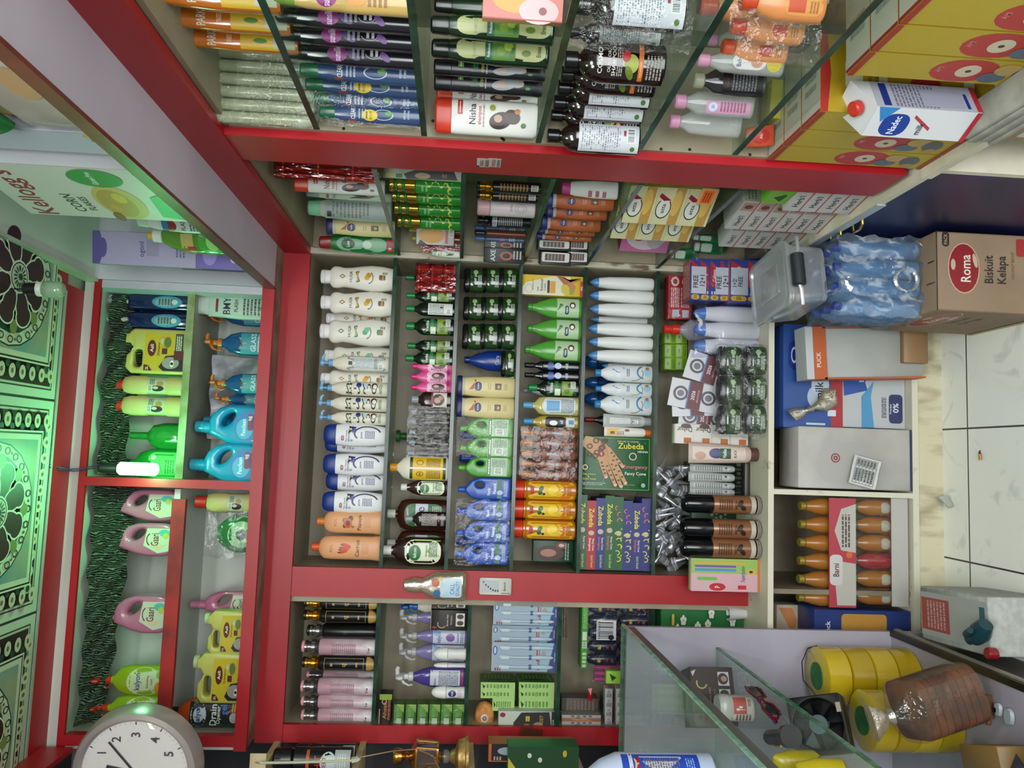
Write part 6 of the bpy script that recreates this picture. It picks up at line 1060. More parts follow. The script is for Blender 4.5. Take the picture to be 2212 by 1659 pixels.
for b in ((842, 993, 386, 418), (848, 994, 413, 440), (853, 994, 438, 466), (860, 994, 463, 495)): putR(RJ, b, .70, R2[2], 'green and gold body spray can', FB[2])
putR(box_('cream_box', 'box', '#b5b2ae', 60, 34, 76, [('p', '#2a2a14', [(0, .95), (0, .7), (.3, .9)]), ('e', '#b8842a', .6, .6, .5, .34), ('r', '#a84a54', .1, .16, .9, .24), ('b', '#d0d0cc', .5, .02, .95, .14)], left=[('r', '#a4a4a4', 0, 0, 1, 1)]), (900, 978, 494, 528), .69, R2[2]+.02, 'white mango cream box leaning before amber bottles', FB[2])
for i, b in enumerate(((884, 994, 492, 508), (890, 994, 508, 526))): putR(oil('#b8a81c', '#7a3a18', 20, 'none'), b, .74, R2[2], 'amber oil bottle with yellow cap', FB[2])
putR(RT, (912, 994, 524, 546), .70, R2[2], 'small red wrapped tins beside mango cream box', FB[2])
putR(HB, (933, 994, 541, 556), .69, R2[2], 'small white sanitizer bottle', FB[2])
GK = spray('#111216', 0, '#17171b', [('l', '#8a6a34', .2, .25, .8, .9, 9), ('b', '#c4c4c0', .25, .04, .75, .2)], h=120); 
for b in ((1030, 1172, 392, 418), (1030, 1170, 412, 437)): putR(GK, b, .71, R2[3], 'black gold-necked spray can', FB[3])
PWC = Kind('body_spray_can', 'can'); PWC.loft('can_body', '#c4b8bc', cyl(27, 0, 118, 2)); PWC.art('printed_label', (-24, 4, 24, 112), [('o', '#9a9298', .5, .32, .3, .15, .12), ('o', '#9a9298', .5, .32, .18, .09, .2), ('t', '#8a7a80', 'YARA', .5, .55, .06, 0, .5)]); PWC.loft('cap', '#c49aa0', cyl(26, 118, 152, 3), surf=False)
putR(PWC, (1031, 1164, 432, 468), .70, R2[3], 'pale pink spray can with round motif', FB[3])
putR(spray('#101114', 0, '#0c0c0e', [('l', '#8a9094', .15, .2, .85, .85, 12), ('b', '#b9bcc0', .0, .88, 1, 1)], h=120, topm=M('#0e0e12', .2)), (1031, 1156, 466, 491), .70, R2[3], 'black spray can with grey printed back', FB[3])
TC = Kind('slim_spray_can', 'can'); TC.loft('can_body', M('#5a6e88', .25, .3), cyl(15, 0, 110, 4)); TC.art('printed_label', (-12, 10, 12, 100), [('e', '#8a6a9a', .5, .6, .4, .1), ('l', '#b4c0d0', .2, .2, .8, .4, 3)]); TC.loft('cap', M('#4a6a9a', .2), cyl(13, 110, 140, 4), surf=False)
TB2 = Kind('slim_spray_can', 'can'); TB2.loft('can_body', M('#6a3f2c', .25, .3), cyl(15, 0, 110, 4)); TB2.loft('cap', M('#241c24', .2), cyl(13, 110, 140, 4), surf=False)
putR(TC, (1025, 1150, 488, 501), .73, R2[3], 'slim steel blue spray can, upper one', FB[3]); putR(TB2, (1025, 1146, 498, 513), .70, R2[3], 'slim copper brown spray can between blue cans', FB[3]); putR(TC, (1025, 1145, 510, 524), .70, R2[3], 'slim steel blue spray can, lower one', FB[3])
AX = box_('deodorant_box', 'box', '#0f1014', 50, 50, 120, [('t', '#c9ccd0', 'AXE', .5, .78, .12, 0, .8), ('o', '#a04a24', .5, .45, .3, .16, .4), ('l', '#a4a8ac', .3, .06, .85, .3, 3)], left=[('l', '#7a8088', .1, .3, .9, .7, 6)])
putR(AX, (1046, 1136, 520, 538), .74, R2[3], 'dark deodorant box just above the blackest one', FB[3]); putR(AX, (1045, 1131, 536, 567), .70, R2[3], 'black deodorant box with orange ring nearest corner post', FB[3])
putR(flatbottle('lotion_bottle', '#c9ccc8', M('#b0307a', .3), [('l', '#8a3a4a', .0, .2, .4, .7, 3)], w=34), (1213, 1354, 391, 428), .715, R2[4], 'white lotion bottle with magenta cap', FB[4])
for b in ((1180, 1343, 420, 453), (1182, 1336, 447, 474), (1170, 1312, 466, 499), (1166, 1302, 495, 509), (1160, 1294, 506, 521)): putR(VB, b, .70, R2[4], 'brown cocoa lotion bottle navy cap', FB[4])
KB = box_('hair_dye_carton', 'box', '#15120f', 50, 60, 56, [('R', '#c4c4be', .25, .05, .95, .95, .1), ('r', '#2a1c18', .35, .2, .85, .85), ('l', '#8a7a70', .38, .25, .82, .8, 5)])
for i, b in enumerate(((1160, 1218, 518, 540), (1219, 1276, 518, 543), (1165, 1222, 543, 571), (1223, 1276, 543, 571))): putR(KB, b, .71, R2[4] if i % 2 else R2[4]+.058, 'black and white dye carton', FB[4])
bis = []
for j in range(2):
    for i in range(1):
        bis += [('o', '#1c3a34', .3, .80-.5*j, .16, .10, .2, 30, 300), ('p', '#8a1c34', [(.5, .72-.5*j), (.62, .9-.5*j), (.55, .95-.5*j)]), ('t', '#3a5a50', 'atta', .32, .80-.5*j, .05, 0, .2), ('e', '#b8843a', .4, .62-.5*j, .22, .06), ('e', '#c49a4a', .65, .60-.5*j, .2, .05)]
BS = box_('biscuit_carton', 'box', '#bdb88a', 84, 90, 76, [('r', '#c4c29a', 0, 0, 1, 1), ('r', '#b08a4a', 0, .08, 1, .42), ('e', '#c9a85a', .6, .3, .35, .16), ('e', '#d0d0c8', .45, .7, .26, .24), ('o', '#1c3a34', .45, .7, .28, .26, .12, 40, 320), ('t', '#2a4a40', 'atta', .45, .7, .14, 0, .3), ('p', '#8a1c34', [(.68, .5), (.86, .9), (.76, .95), (.66, .75)])], right=[('r', '#a89a3a', 0, 0, 1, 1)], top=[('r', '#a08a3c', 0, 0, 1, 1), ('l', '#c4bc9a', .1, .2, .9, .8, 4)])
zb = R2[5]
for c in range(2):
    for j in range(3): at(BS, XR+.055, 2.115-.155*c+.04, zb+.0765*j, 'yellow biscuit carton, %s tier,' % ['lowest', 'middle', 'top'][j], FB[5], rot=-62, s=(1.55, .9, 1))
PB2 = box_('bowl_box', 'box', '#b05a8a', 150, 80, 150, [('r', '#b86a98', 0, 0, 1, 1), ('e', '#c9b8c4', .5, .5, .44, .44), ('e', '#8a9a6a', .6, .62, .3, .2), ('e', '#b04a2a', .45, .65, .16, .12), ('e', '#a9a4aa', .4, .3, .3, .18), ('t', '#e0d0dc', 'DINNER SET', .75, .2, .08, 35, .5), ('l', '#8a3a6a', .6, .05, .95, .14, 2)], left=[('r', '#8a1c44', 0, 0, 1, 1), ('l', '#b86a8a', .2, .3, .8, .7, 3)], top=[('r', '#8a1c4a', 0, 0, 1, 1)])
at(PB2, XR+.095, 2.40, zb, 'pink box printed with a glass bowl beside biscuit cartons', FB[5], rot=-55, s=(1, 1, 1.02))
at(box_('price_card', 'card', '#c08a5a', 60, 3, 42, [('R', '#c85a1c', .1, .2, .9, .85, .1), ('l', '#7a2a0c', .2, .3, .8, .75, 3)]), XR+.01, 1.86, zb+.03, 'orange price card at the end of biscuit shelf', '', rot=-70)
# far right worktop
HC = box_('toothpaste_carton', 'box', '#b4b2b0', 150, 34, 44, [('r', '#bab8b6', 0, 0, 1, 1), ('r', '#a88a80', .68, .1, .96, .9), ('t', '#222a26', "Herb'l", .32, .5, .36, 0, .45), ('r', '#a84a40', 0, 0, 1, .07), ('e', '#6a3a30', .82, .5, .07, .25)], left=[('r', '#8a9080', 0, 0, 1, 1)], right=[('r', '#8a9080', 0, 0, 1, 1), ('l', '#5a6054', .1, .2, .9, .8, 3)])
n = 0
for g, (Y0, cnt, X0, z0) in enumerate(((1.84, 4, 0, 0), (2.02, 6, 0, 0), (2.20, 5, .0, 0))):
    for j in range(cnt): n += 1; at(HC, XR+.045, Y0, LEDGE+.0445*j+.001, 'white herbal toothpaste carton', '%s far right stack' % ['nearest', 'middle', 'farthest'][g], rot=-80, s=(1.05, 1.6, 1))
at(box_('lime_carton', 'box', '#6aae2a', 120, 60, 60, [('r', '#6fae2e', 0, 0, 1, 1), ('p', '#1c4a14', [(.1, .3), (.3, .7), (.5, .3), (.4, .2)])], right=[('r', '#7a8a6a', 0, 0, 1, 1), ('l', '#4a5a40', .1, .1, .9, .9, 5)]), XR+.05, 1.84, LEDGE+.18, 'lime green carton topping the nearest toothpaste stack', '', rot=-86)
GBt = flatbottle('mouthwash_bottle', M('#1f7a44', .12), '#c4ccc4', [('R', '#b9c8bc', .1, .5, .9, 1, .2), ('r', '#14502c', .1, .1, .9, .45)], w=26, h=150)
for i, b in enumerate(((1446, 1500, 536, 562), (1500, 1560, 520, 548), (1560, 1640, 516, 530), (1498, 1560, 506, 522), (1620, 1690, 514, 524))): putR(GBt, b, .71, None, 'green mouthwash bottle', 'on far right worktop', rot=-30)
k = box_('plain_carton', 'box', '#4a463a', 300, 150, 110); at(k, XR+.10, 2.36, LEDGE, 'dark brown carton base under the green mouthwash bottles', '', rot=-90, s=(.9, 1, .55))  # base carton, evenly dark brown
k = Kind('foil_pouch_pack', 'pouches'); k.loft('pouch_body', noisy('dark_green_foil', '#1a1c14', '#5a6a4a', 40, .25, .8, 70, lo=.45, hi=.6), [(0, 60, 16), (6, 66, 20), (50, 64, 20), (60, 50, 10)], 2.6)
for i, (y_, s_) in enumerate(((2.44, .6), (2.33, .8), (2.20, .9))): at(k, XR+.045, y_, LEDGE+.001 + (0.0), 'dark glittery foil pouch pack', 'at front edge of far right worktop', rot=-70, s=s_)
# registration stickers on the red post
k = Kind('number_sticker', 'sticker'); k.box('sticker', '#b8b0ac', 40, .6, 26, .1); k.art('printed_number', (-20, 0, 20, 26), [('r', '#22264a', 0, .8, .2, 1), ('t', '#a81c24', '300352', .5, .62, .26, 0, .8), ('l', '#3a3a44', .1, .08, .9, .35, 2)], curved=False)
k2 = Kind('number_sticker', 'sticker'); k2.box('sticker', '#b8b0ac', 40, .6, 26, .1); k2.art('printed_number', (-20, 0, 20, 26), [('t', '#a81c24', 'SB20226', .5, .58, .26, 0, .8), ('l', '#3a3a44', .1, .08, .9, .3, 2)], curved=False)
for kk, px, nm2 in ((k, 1058, 'upper number sticker 300352'), (k2, 1082, 'lower number sticker SB20226')):
    p = atX(px, 352, XR); at(kk, XR-.0008, p.y, p.z, nm2 + ' stuck on red post of right wall', '', rot=-90, s=(1.25, 1, 1.1))
# ================================================================== overhead shelves
UL = 2.176; UR = SH
OW1, OW2, OW3, OW4 = 'on overhead right upper board', 'on overhead right lower board', 'on overhead left upper board', 'on overhead left lower board'
UYF = 2.585
k = NP = Kind('pump_soap_bottle', 'bottle'); k.loft('bottle_body', M('#121d4a', .12, coat=.6), [(0, 40, 26), (4, 44, 28), (130, 44, 28), (145, 38, 25), (150, 24, 18)], 2.6, 32); k.art('oval_label', (-32, 22, 32, 92), [('e', '#3f8fa8', .5, .5, .5, .5), ('e', '#7a9aa0', .5, .55, .36, .34), ('l', '#2a4a3a', .25, .3, .75, .8, 5), ('e', '#b8c8c4', .5, .25, .2, .1)])
q = k.loft('collar', '#a9c0ae', cyl(15, 149, 168, 2), surf=False); mb = MB(); mb.loft([(168, 9, 9), (184, 7, 7)], M('#a9c0ae')); mb.loft([(184, 12, 12), (190, 14, 12), (204, 13, 11), (207, 9, 8)], M('#a9c0ae')); mb.tube([(6, 0, 200), (20, 0, 199), (32, 0, 192)], [6, 5, 4], M('#a9c0ae')); k.mb('pump_head', mb, q)
for b in ((226, 388, 634, 671), (226, 388, 673, 712)): put(NP, b, UYF, UR, 'navy pump soap bottle, oval label', OW1)
def asli(size):
    k = Kind('shampoo_jug', 'jug'); W, H = 62, 200
    out = [(-W, 6), (-W+6, 0), (W-6, 0), (W, 6), (W, H*.84), (W-8, H*.90), (W-14, H*.92), (W-14, H*.97), (W-40, H*.97), (W-40, H*.90), (W-54, H*.84), (W-64, H*.88), (-W*.2, H*.94), (-W*.75, H*.95), (-W, H*.86)]
    hole = rrect(-W*.72, H*.70, W*.08, H*.83, 10)
    k.prism('jug_body', M('#b4ae5a', .3), out, 60, [hole], 7)
    k.art('front_label', (-W+8, 14, W-12, H*.66), [('r', '#b9a41c', 0, 0, 1, 1), ('e', '#571610', .60, .82, .22, .11), ('t', '#e4dcc8', 'Asli', .60, .82, .09, 0, .34), ('t', '#3a1410', 'Shampoo', .58, .64, .06, 0, .5), ('p', '#571610', [(0, .78), (0, 1), (.16, 1), (.14, .88)]), ('t', '#e4dcc8', size, .07, .92, .07, 0, .1), ('p', '#1c1a18', [(0, 0), (.46, 0), (.4, .45), (.1, .62), (0, .5)]), ('e', '#8f8a80', .22, .32, .16, .22), ('e', '#e0dcd4', .2, .28, .09, .05), ('e', '#1c1a18', .2, .28, .04, .04), ('r', '#1c3a2c', .5, .02, 1, .22), ('r', '#571c1c', .3, .0, .55, .24), ('l', '#d8d8cc', .55, .05, .95, .2, 3), ('e', '#5a6a2a', .76, .42, .14, .09), ('e', '#b9b08a', .8, .56, .08, .05), ('r', '#571c1c', .45, .42, .6, .55)], curved=False)
    k.loft('cap', '#a9b58a', [(H*.96, 15, 15, 0, W-27), (H*.97, 17, 17, 0, W-27), (H*1.06, 17, 17, 0, W-27), (H*1.07, 14, 14, 0, W-27)], surf=False); return k
A2, A1 = asli('2L'), asli('1L')
put(A2, (260, 388, 712, 808), UYF, UR, 'pale yellow shampoo jug, label marked 2L, beside navy pumps', OW1)
AM = Kind('almond_shampoo_bottle', 'bottle'); AM.loft('bottle_body', '#b3a86a', [(0, 33, 24), (3, 36, 26), (52, 36, 26), (58, 33, 24), (112, 33, 24), (118, 36, 26), (160, 36, 26), (180, 30, 22), (184, 22, 18)], 2.6, 30)
AM.art('front_label', (-28, 60, 28, 110), [('r', '#a3ac94', 0, 0, 1, 1), ('e', '#2a1814', .3, .45, .2, .38), ('e', '#b8a894', .34, .55, .1, .16), ('e', '#a87a3a', .62, .3, .16, .2), ('b', '#c8ccc0', .1, .72, .5, .98), ('l', '#4a5a44', .55, .6, .95, .9, 3)]); AM.loft('cap', M('#b0281c', .35), cyl(22, 183, 224, 3), surf=False)
for b in ((238, 387, 812, 853), (236, 386, 855, 898)): put(AM, b, UYF, UR, 'yellow bottle with red cap', OW1)
k = Kind('green_jar_bottle', 'bottle'); k.loft('bottle_body', M('#157a2c', .12, a=.85, coat=.5), [(0, 44, 32), (6, 50, 36), (60, 50, 36), (90, 40, 30), (104, 14, 13), (150, 12, 11)], 2.2, 32); put(k, (278, 384, 912, 972), 2.61, UR, 'round translucent green bottle beside the glowing lamp', OW1)
k = Kind('green_liquid_bottle', 'bottle'); k.loft('bottle_body', M('#158a30', .15), [(0, 40, 26), (5, 46, 30), (100, 46, 30), (130, 34, 24), (145, 14, 12), (158, 12, 11)], 2.4, 32); k.art('front_label', (-36, 8, 36, 100), [('R', '#5fbf6a', 0, 0, 1, 1, .2), ('e', '#1c6a2c', .4, .7, .12, .08), ('l', '#2f8a3c', .2, .2, .7, .5, 4), ('e', '#d0e8d0', .8, .85, .1, .07)]); k.loft('cap', M('#0e3a1c', .3), cyl(14, 157, 180, 2), surf=False)
put(k, (262, 378, 968, 1040), 2.62, UR, 'green liquid soap bottle directly behind the glowing lamp', OW1)
# lower right row
BM = flatbottle('cleaner_bottle', '#b9c8bc', '#a9bdae', [('r', '#a8b8ac', 0, 0, 1, 1), ('t', '#14202a', 'BMY', .5, .7, .12, 0, .8), ('r', '#7a1c24', .2, .84, .8, .88), ('t', '#1c2a2a', 'FLASH', .5, .55, .06, 0, .6), ('l', '#2a4a3a', .1, .1, .9, .45, 6), ('p', '#3f8a3a', [(0, 0), (.8, .0), (.4, .2)])], w=38, h=180)
put(BM, (418, 600, 636, 690), UYF, UL, 'white green cleaner bottle lettered in black, beside side panel', OW2)
TRB = trig(M('#124a7a', .12, coat=.5), '#b0641c', [('r', '#3f8a9a', 0, .1, 1, .9), ('p', '#b8943a', [(.2, .95), (.8, .95), (.5, .7)]), ('t', '#1c1c1c', 'BMY', .5, .88, .08, 0, .4), ('t', '#c9e0dc', 'GLASS', .55, .5, .16, 0, .85), ('l', '#c0d8d4', .1, .15, .9, .38, 3), ('e', '#b8c82a', .3, .2, .12, .08)], w=34)
for b in ((440, 596, 662, 704), (440, 594, 716, 768), (452, 592, 806, 852), (462, 592, 846, 880)): put(TRB, b, UYF + (.06 if b[2] in (662, 846) else 0), UL, 'blue glass cleaner with orange trigger', OW2)
o = wavy('grey_foil_sheet', .02, .30, lambda t: UL+.01, UL+.215, 2.735, noisy('crumpled_grey_foil', '#7d8086', '#b4b8bc', 14, .4, 1, 22)); o['label'] = 'crumpled silvery sheet behind the orange-triggered glass cleaners'
def bigjug(body, capc, labart, w=78, h=200, d=70, name='fabric_softener_jug'):
    k = Kind(name, 'jug'); 
    out = arc(-w*.25, 50, w*.75, 180, 270, 8, 50) + arc(w*.25, 50, w*.75, 270, 360, 8, 50) + [(w, h*.48), (w*.97, h*.64), (w*.80, h*.79), (w*.52, h*.90), (w*.2, h*.95)] + [(-w*.46, h*.95), (-w*.58, h*.86), (-w*.86, h*.66), (-w, h*.48)]
    hole = [(w*.28+w*.40*math.cos(t)*math.cos(-.62)-h*.072*math.sin(t)*math.sin(-.62), h*.63+w*.40*math.cos(t)*math.sin(-.62)+h*.072*math.sin(t)*math.cos(-.62)) for t in [i*PI/10 for i in range(20)]]
    k.prism('jug_body', M(body, .25, coat=.5) if isinstance(body, str) else body, out, d, [hole], 16); k.box_ = -d/2
    k.art('front_label', (-w*.78, 12, w*.70, h*.52), labart, curved=False)
    q = k.loft('collar', M(body, .3), [(h*.94, 24, 24, 0, -w*.14), (h*1.04, 24, 24, 0, -w*.14)], surf=False); k.loft('cap', M(capc, .15, a=.85), [(h*1.04, 21, 21, 0, -w*.14), (h*1.05, 23, 23, 0, -w*.14), (h*1.19, 22, 22, 0, -w*.14), (h*1.20, 19, 19, 0, -w*.14)], parent=q, surf=False); return k
FA = [('e', '#1c6ab0', .5, .5, .5, .5), ('e', '#3f9ac8', .4, .62, .34, .3), ('t', '#e0e8f0', 'Fasclean', .45, .66, .15, 0, .72), ('R', '#7a2a4a', .35, .32, .9, .52, .3), ('t', '#e8d0d8', '98', .75, .42, .15, 0, .2), ('e', '#4a2a6a', .62, .2, .3, .18), ('l', '#c9b8d8', .45, .12, .8, .26, 2)]
FJ = bigjug('#1686b4', '#2fa0b8', FA)
put(FJ, (440, 592, 868, 948), 2.66, UL, 'turquoise softener jug with oval label, rear upper one', OW2); put(FJ, (422, 590, 874, 962), 2.585, UL, 'turquoise softener jug with oval label, middle of three', OW2); put(FJ, (410, 588, 956, 1044), 2.58, UL, 'turquoise softener jug next to red divider', OW2)
# left compartments
GA = [('p', '#b8c0a8', [(0, .5), (.3, 1), (1, .9), (1, 0), (.1, .1)]), ('p', '#c9b090', [(.1, .5), (.3, .8), (.35, .2)]), ('t', '#6a1c1c', 'Gaari', .55, .62, .26, 0, .5), ('o', '#6a1c1c', .55, .75, .26, .16, .2, 20, 160), ('e', '#4aa8a0', .82, .3, .14, .2), ('e', '#b8b04a', .7, .25, .12, .1)]
PJ = bigjug('#b06a86', '#b87a90', GA, 74, 190, 64)
for b in ((227, 372, 1056, 1124), (222, 370, 1128, 1200), (216, 366, 1284, 1366)): put(PJ, b, UYF+.02, UR, 'pink fabric softener jug', OW3)
LQ = trig(M('#8aa81c', .12, a=.9, coat=.5), '#b0281c', [('e', '#b4c49a', .5, .55, .5, .5), ('t', '#16246a', 'kalyon', .5, .72, .16, 0, .85), ('t', '#7a2a24', 'Dishwashing', .5, .45, .06, 0, .8), ('t', '#7a2a24', 'Liquid', .5, .34, .06, 0, .5), ('e', '#6aa82a', .75, .12, .14, .1), ('e', '#c0841c', .3, .15, .2, .1)], w=46, h=140)
for b in ((196, 346, 1436, 1504), (188, 342, 1500, 1560)): put(LQ, b, UYF, UR, 'lime dish liquid with red pump', OW3)
put(AM, (423, 575, 1064, 1108), UYF, UL, 'yellow bottle with red cap next to red divider', OW4)
k = Kind('bagged_jar', 'jar'); k.loft('jar_body', M('#1f6a34', .15, a=.85), [(0, 34, 26), (4, 38, 30), (60, 38, 30), (80, 26, 22), (92, 16, 14)], 2.4); k.art('round_label', (-26, 8, 26, 66), [('e', '#9aae90', .5, .5, .5, .5), ('e', '#3a4a3a', .5, .5, .2, .2), ('l', '#3a5a3a', .3, .15, .7, .35, 2)]); k.wrap(-44, 44, -34, 30, 0, 110, FILM2, 7, 'loose_bag')
put(k, (468, 578, 1112, 1196), UYF, UL, 'green jar inside a crumpled clear bag', OW4)
put(PJ, (412, 570, 1274, 1332), 2.68, UL, 'pink softener jug partly behind pale yellow jugs', OW4)
put(A1, (441, 562, 1318, 1410), UYF, UL, 'pale yellow shampoo jug, label marked 1L', OW4); put(A2, (416, 560, 1408, 1516), 2.58, UL, 'pale yellow shampoo jug, label 2L, beside orange drain opener', OW4)
k = Kind('drain_opener_bottle', 'bottle'); k.loft('bottle_body', M('#b0461a', .25), [(0, 36, 24), (4, 40, 28), (150, 40, 28), (178, 30, 22), (196, 14, 12)], 2.6, 32); k.art('front_label', (-36, 4, 36, 160), [('r', '#1c1c22', 0, 0, 1, 1), ('e', '#b8bcc8', .5, .84, .46, .14), ('t', '#1c2a8a', 'kalyon', .5, .84, .09, 0, .8), ('t', '#dcdcd8', 'Drain', .5, .58, .12, 0, .85), ('t', '#dcdcd8', 'Opener', .5, .48, .07, 0, .7), ('t', '#3a7ac8', 'gel', .7, .38, .11, 0, .4), ('p', '#b0461a', [(.55, .35), (1, .4), (1, .1), (.8, .0)]), ('e', '#a8a8a8', .4, .22, .2, .07), ('l', '#b8b04a', .6, .1, .95, .26, 4), ('t', '#d8d8d8', '1L', .9, .05, .05, 0, .1)]); k.loft('cap', M('#16161a', .3), cyl(13, 195, 225, 2), surf=False)
put(k, (362, 556, 1508, 1572), UYF, UL, 'orange and black drain opener bottle next to wall clock', OW4)
# ------------------------------------------------ overhead right shelf
OR_ = 'on overhead shelf of right wall'
k = box_('cereal_box', 'box', '#b9b9b2', 250, 70, 350, [('r', '#c2c4bc', 0, 0, 1, 1), ('t', '#8a1230', "Kellogg's", .45, .86, .13, 0, .85), ('t', '#1c2a24', 'CORN', .30, .64, .065, 0, .4), ('t', '#1c2a24', 'FLAKES', .30, .56, .045, 0, .4), ('e', '#b8a85a', .35, .35, .34, .14), ('e', '#a88a3a', .33, .37, .28, .10), ('e', '#c4b03a', .45, .33, .1, .04), ('e', '#b8942a', .25, .40, .08, .03), ('e', '#2f8a3c', .82, .36, .16, .15), ('t', '#dfe8df', 'Gluten Free', .82, .38, .035, 0, .22), ('e', '#7a1c1c', .05, .44, .1, .03), ('p', '#2f8a3c', [(.05, .02), (.6, .02), (.5, .14), (.1, .16)]), ('R', '#5a6a5a', .92, .05, .98, .12, .1)], right=[('r', '#a9adb0', 0, 0, 1, 1)], left=[('r', '#b0b4ac', 0, 0, 1, 1)], top=[('r', '#b0a878', 0, 0, 1, 1)])
at(k, .545, 1.655, UL, 'large white cereal box with red script and bowl picture', OR_, rot=-84)
at(box_('cereal_box', 'box', '#a9aab8', 230, 60, 330, [('r', '#adaec0', 0, 0, 1, 1), ('r', '#8a1230', .6, 0, 1, .22), ('e', '#b8a04a', .85, .2, .1, .05), ('t', '#8a1230', 'te', .8, .9, .09, 0, .3)]), .575, 1.46, UL, 'narrow lilac and maroon box between cereal box and pale pack', '', rot=-84, s=(.34, 1, 1.05))
k = Kind('flour_pack', 'pack'); k.loft('pack_body', noisy('pink_white_film', '#a89c96', '#c0bab0', 6, .2, .3, 12), [(0, 120, 40), (10, 135, 50), (130, 132, 50), (160, 110, 34)], 4); k.art('pink_edge', (-130, 0, 130, 150), [('r', '#a85a70', 0, 0, 1, .16), ('e', '#b8906a', .55, .5, .14, .16)]); at(k, .60, 1.235, UL, 'big pale film-wrapped pack with pink band at photo left', '', rot=-86, s=(1.3, 1.2, 1.1))
at(box_('orange_carton', 'box', '#a84a1c', 140, 60, 120, [('e', '#1c3a24', .3, .5, .14, .2)]), .60, 1.33, UL+.177, 'orange carton lying on the pale film-wrapped pack', OR_, rot=-86)
k = Kind('green_pouch', 'pouch'); k.loft('pouch_body', M('#1c5a2a', .2), [(0, 30, 12), (40, 34, 18), (90, 30, 14), (110, 24, 3)], 2.4); at(k, .535, 1.38, UL+.19, 'dark green pouch in front of orange carton', OR_, rot=-80, tilt=('Y', 60), s=.8)
WB = flatbottle('white_cleaner_bottle', '#bcc4c0', '#a9c0ae', [('r', '#b4beb8', 0, .1, 1, .9), ('e', '#7a2a24', .3, .7, .24, .09), ('t', '#2a2a30', 'FLASH', .4, .5, .07, 0, .6), ('r', '#2a6a9a', .0, .75, 1, .85), ('l', '#4a5a5a', .1, .12, .9, .4, 6)], w=36, h=170)
at(WB, .56, 1.86, UL, 'white cleaner bottle with maroon swirl beside cereal box', OR_, rot=-50); at(WB, .55, 1.945, UL, 'white cleaner bottle with blue band, farther one', OR_, rot=-40, s=.97)
k = Kind('dish_liquid_bottle', 'bottle'); k.loft('bottle_body', M('#5a8a2a', .1, a=.85, coat=.6), [(0, 36, 24), (4, 40, 28), (110, 40, 28), (150, 30, 22), (175, 15, 14)], 2.4); k.art('front_label', (-32, 10, 32, 130), [('R', '#3f9a3a', 0, 0, 1, .6, .3), ('e', '#8ad06a', .5, .3, .36, .14), ('r', '#a8a05a', .2, .7, .9, .95), ('r', '#8a3a2a', .0, .66, .3, .9)]); q = k.loft('collar', '#c9cfc8', cyl(16, 174, 198, 2), surf=False); k.loft('yellow_tip', M('#c0a01c', .3), cyl(9, 198, 212, 2), parent=q, surf=False)
at(k, .545, 2.10, UL, 'green dish liquid bottle with white and yellow cap', OR_, rot=-35, s=1.06)
kk = Kind('dark_bottle', 'bottle'); kk.loft('bottle_body', M('#3a4a1c', .15), [(0, 26, 22), (120, 26, 22), (150, 12, 12)]); kk.loft('cap', '#8a9a6a', cyl(13, 149, 165, 2), surf=False); at(kk, .56, 2.02, UL, 'slim dark olive bottle between white and green bottles', OR_)
at(box_('purple_carton', 'box', '#5a4aa0', 90, 60, 150, [('r', '#5c4ca6', 0, 0, 1, 1), ('e', '#8a80c8', .5, .75, .4, .14), ('e', '#c4c0dc', .3, .3, .1, .06), ('e', '#c4c0dc', .45, .25, .1, .06)], right=[('r', '#3a5a3a', 0, 0, 1, 1)]), .550, 2.285, UL, 'purple carton standing under the lilac perfume box', OR_, rot=-10)
at(box_('perfume_box', 'box', '#8f8cab', 92, 60, 285, [('r', '#9a98b4', 0, 0, 1, 1), ('p', '#4a4686', [(0, 1), (0, .93), (.3, .90), (.5, .86), (.7, .90), (1, .93), (1, 1)]), ('e', '#4a4686', .5, .9, .3, .04), ('t', '#3a3a70', 'ogonl', .5, .52, .05, 0, .6), ('r', '#8a88a0', .3, .36, .8, .48), ('l', '#5a5a84', .3, .1, .8, .2, 3)], right=[('r', '#2f4a38', 0, 0, 1, 1), ('e', '#6a9a7a', .5, .5, .2, .05)]), .550, 2.285, UL+.151, 'tall lilac perfume box with scalloped violet top', OR_, rot=-10)
at(box_('dark_flat_box', 'box', '#1f3a2c', 40, 110, 250, [('l', '#6a9a8a', .2, .3, .8, .7, 6)]), .560, 2.39, UL, 'dark greenish flat box beside the purple carton', OR_, rot=8)
# ------------------------------------------------ lamps and wires
lz = atY(296, 1013, 2.43); k = Kind('green_lamp', 'lamp')
k.loft('socket', M('#101512', .4), [(0, 11, 11), (4, 14, 14), (34, 16, 16), (36, 13, 13)]); mb = MB(); mb.loft([(-78, 14, 14), (-74, 19, 19), (-4, 19, 19), (0, 14, 14)], M('#7dffa0', .3, em=14)); k.mb('glowing_bulb', mb)
m4 = Matrix.Translation((lz.x, 2.43, atY(256, 1010, 2.43).z)) @ Matrix.Diagonal((1, 1, 1.45, 1)); spawn(k, m4, 'glowing green bulb hanging before overhead right upper board', '')
l = bpy.data.lights.new('green_bulb_light', 'POINT'); l.energy = 6.5; l.color = (.20, 1.0, .42); l.shadow_soft_size = .03; o = bpy.data.objects.new('green_bulb_light', l); COL.objects.link(o); o.location = (lz.x-.0, 2.395, lz.z-.02)
k = Kind('unlit_lamp', 'lamp'); k.loft('socket', M('#141016', .4), [(90, 16, 16), (92, 19, 19), (135, 17, 17), (140, 8, 8)]); k.loft('collar', '#b9c4b4', [(72, 19, 19), (76, 22, 22), (90, 22, 22)], surf=False); k.loft('glass_bulb', M('#8fb08c', .08, a=.7, coat=.7), [(0, 12, 12), (3, 19, 19), (12, 24, 24), (60, 25, 25), (72, 20, 20)], surf=False)
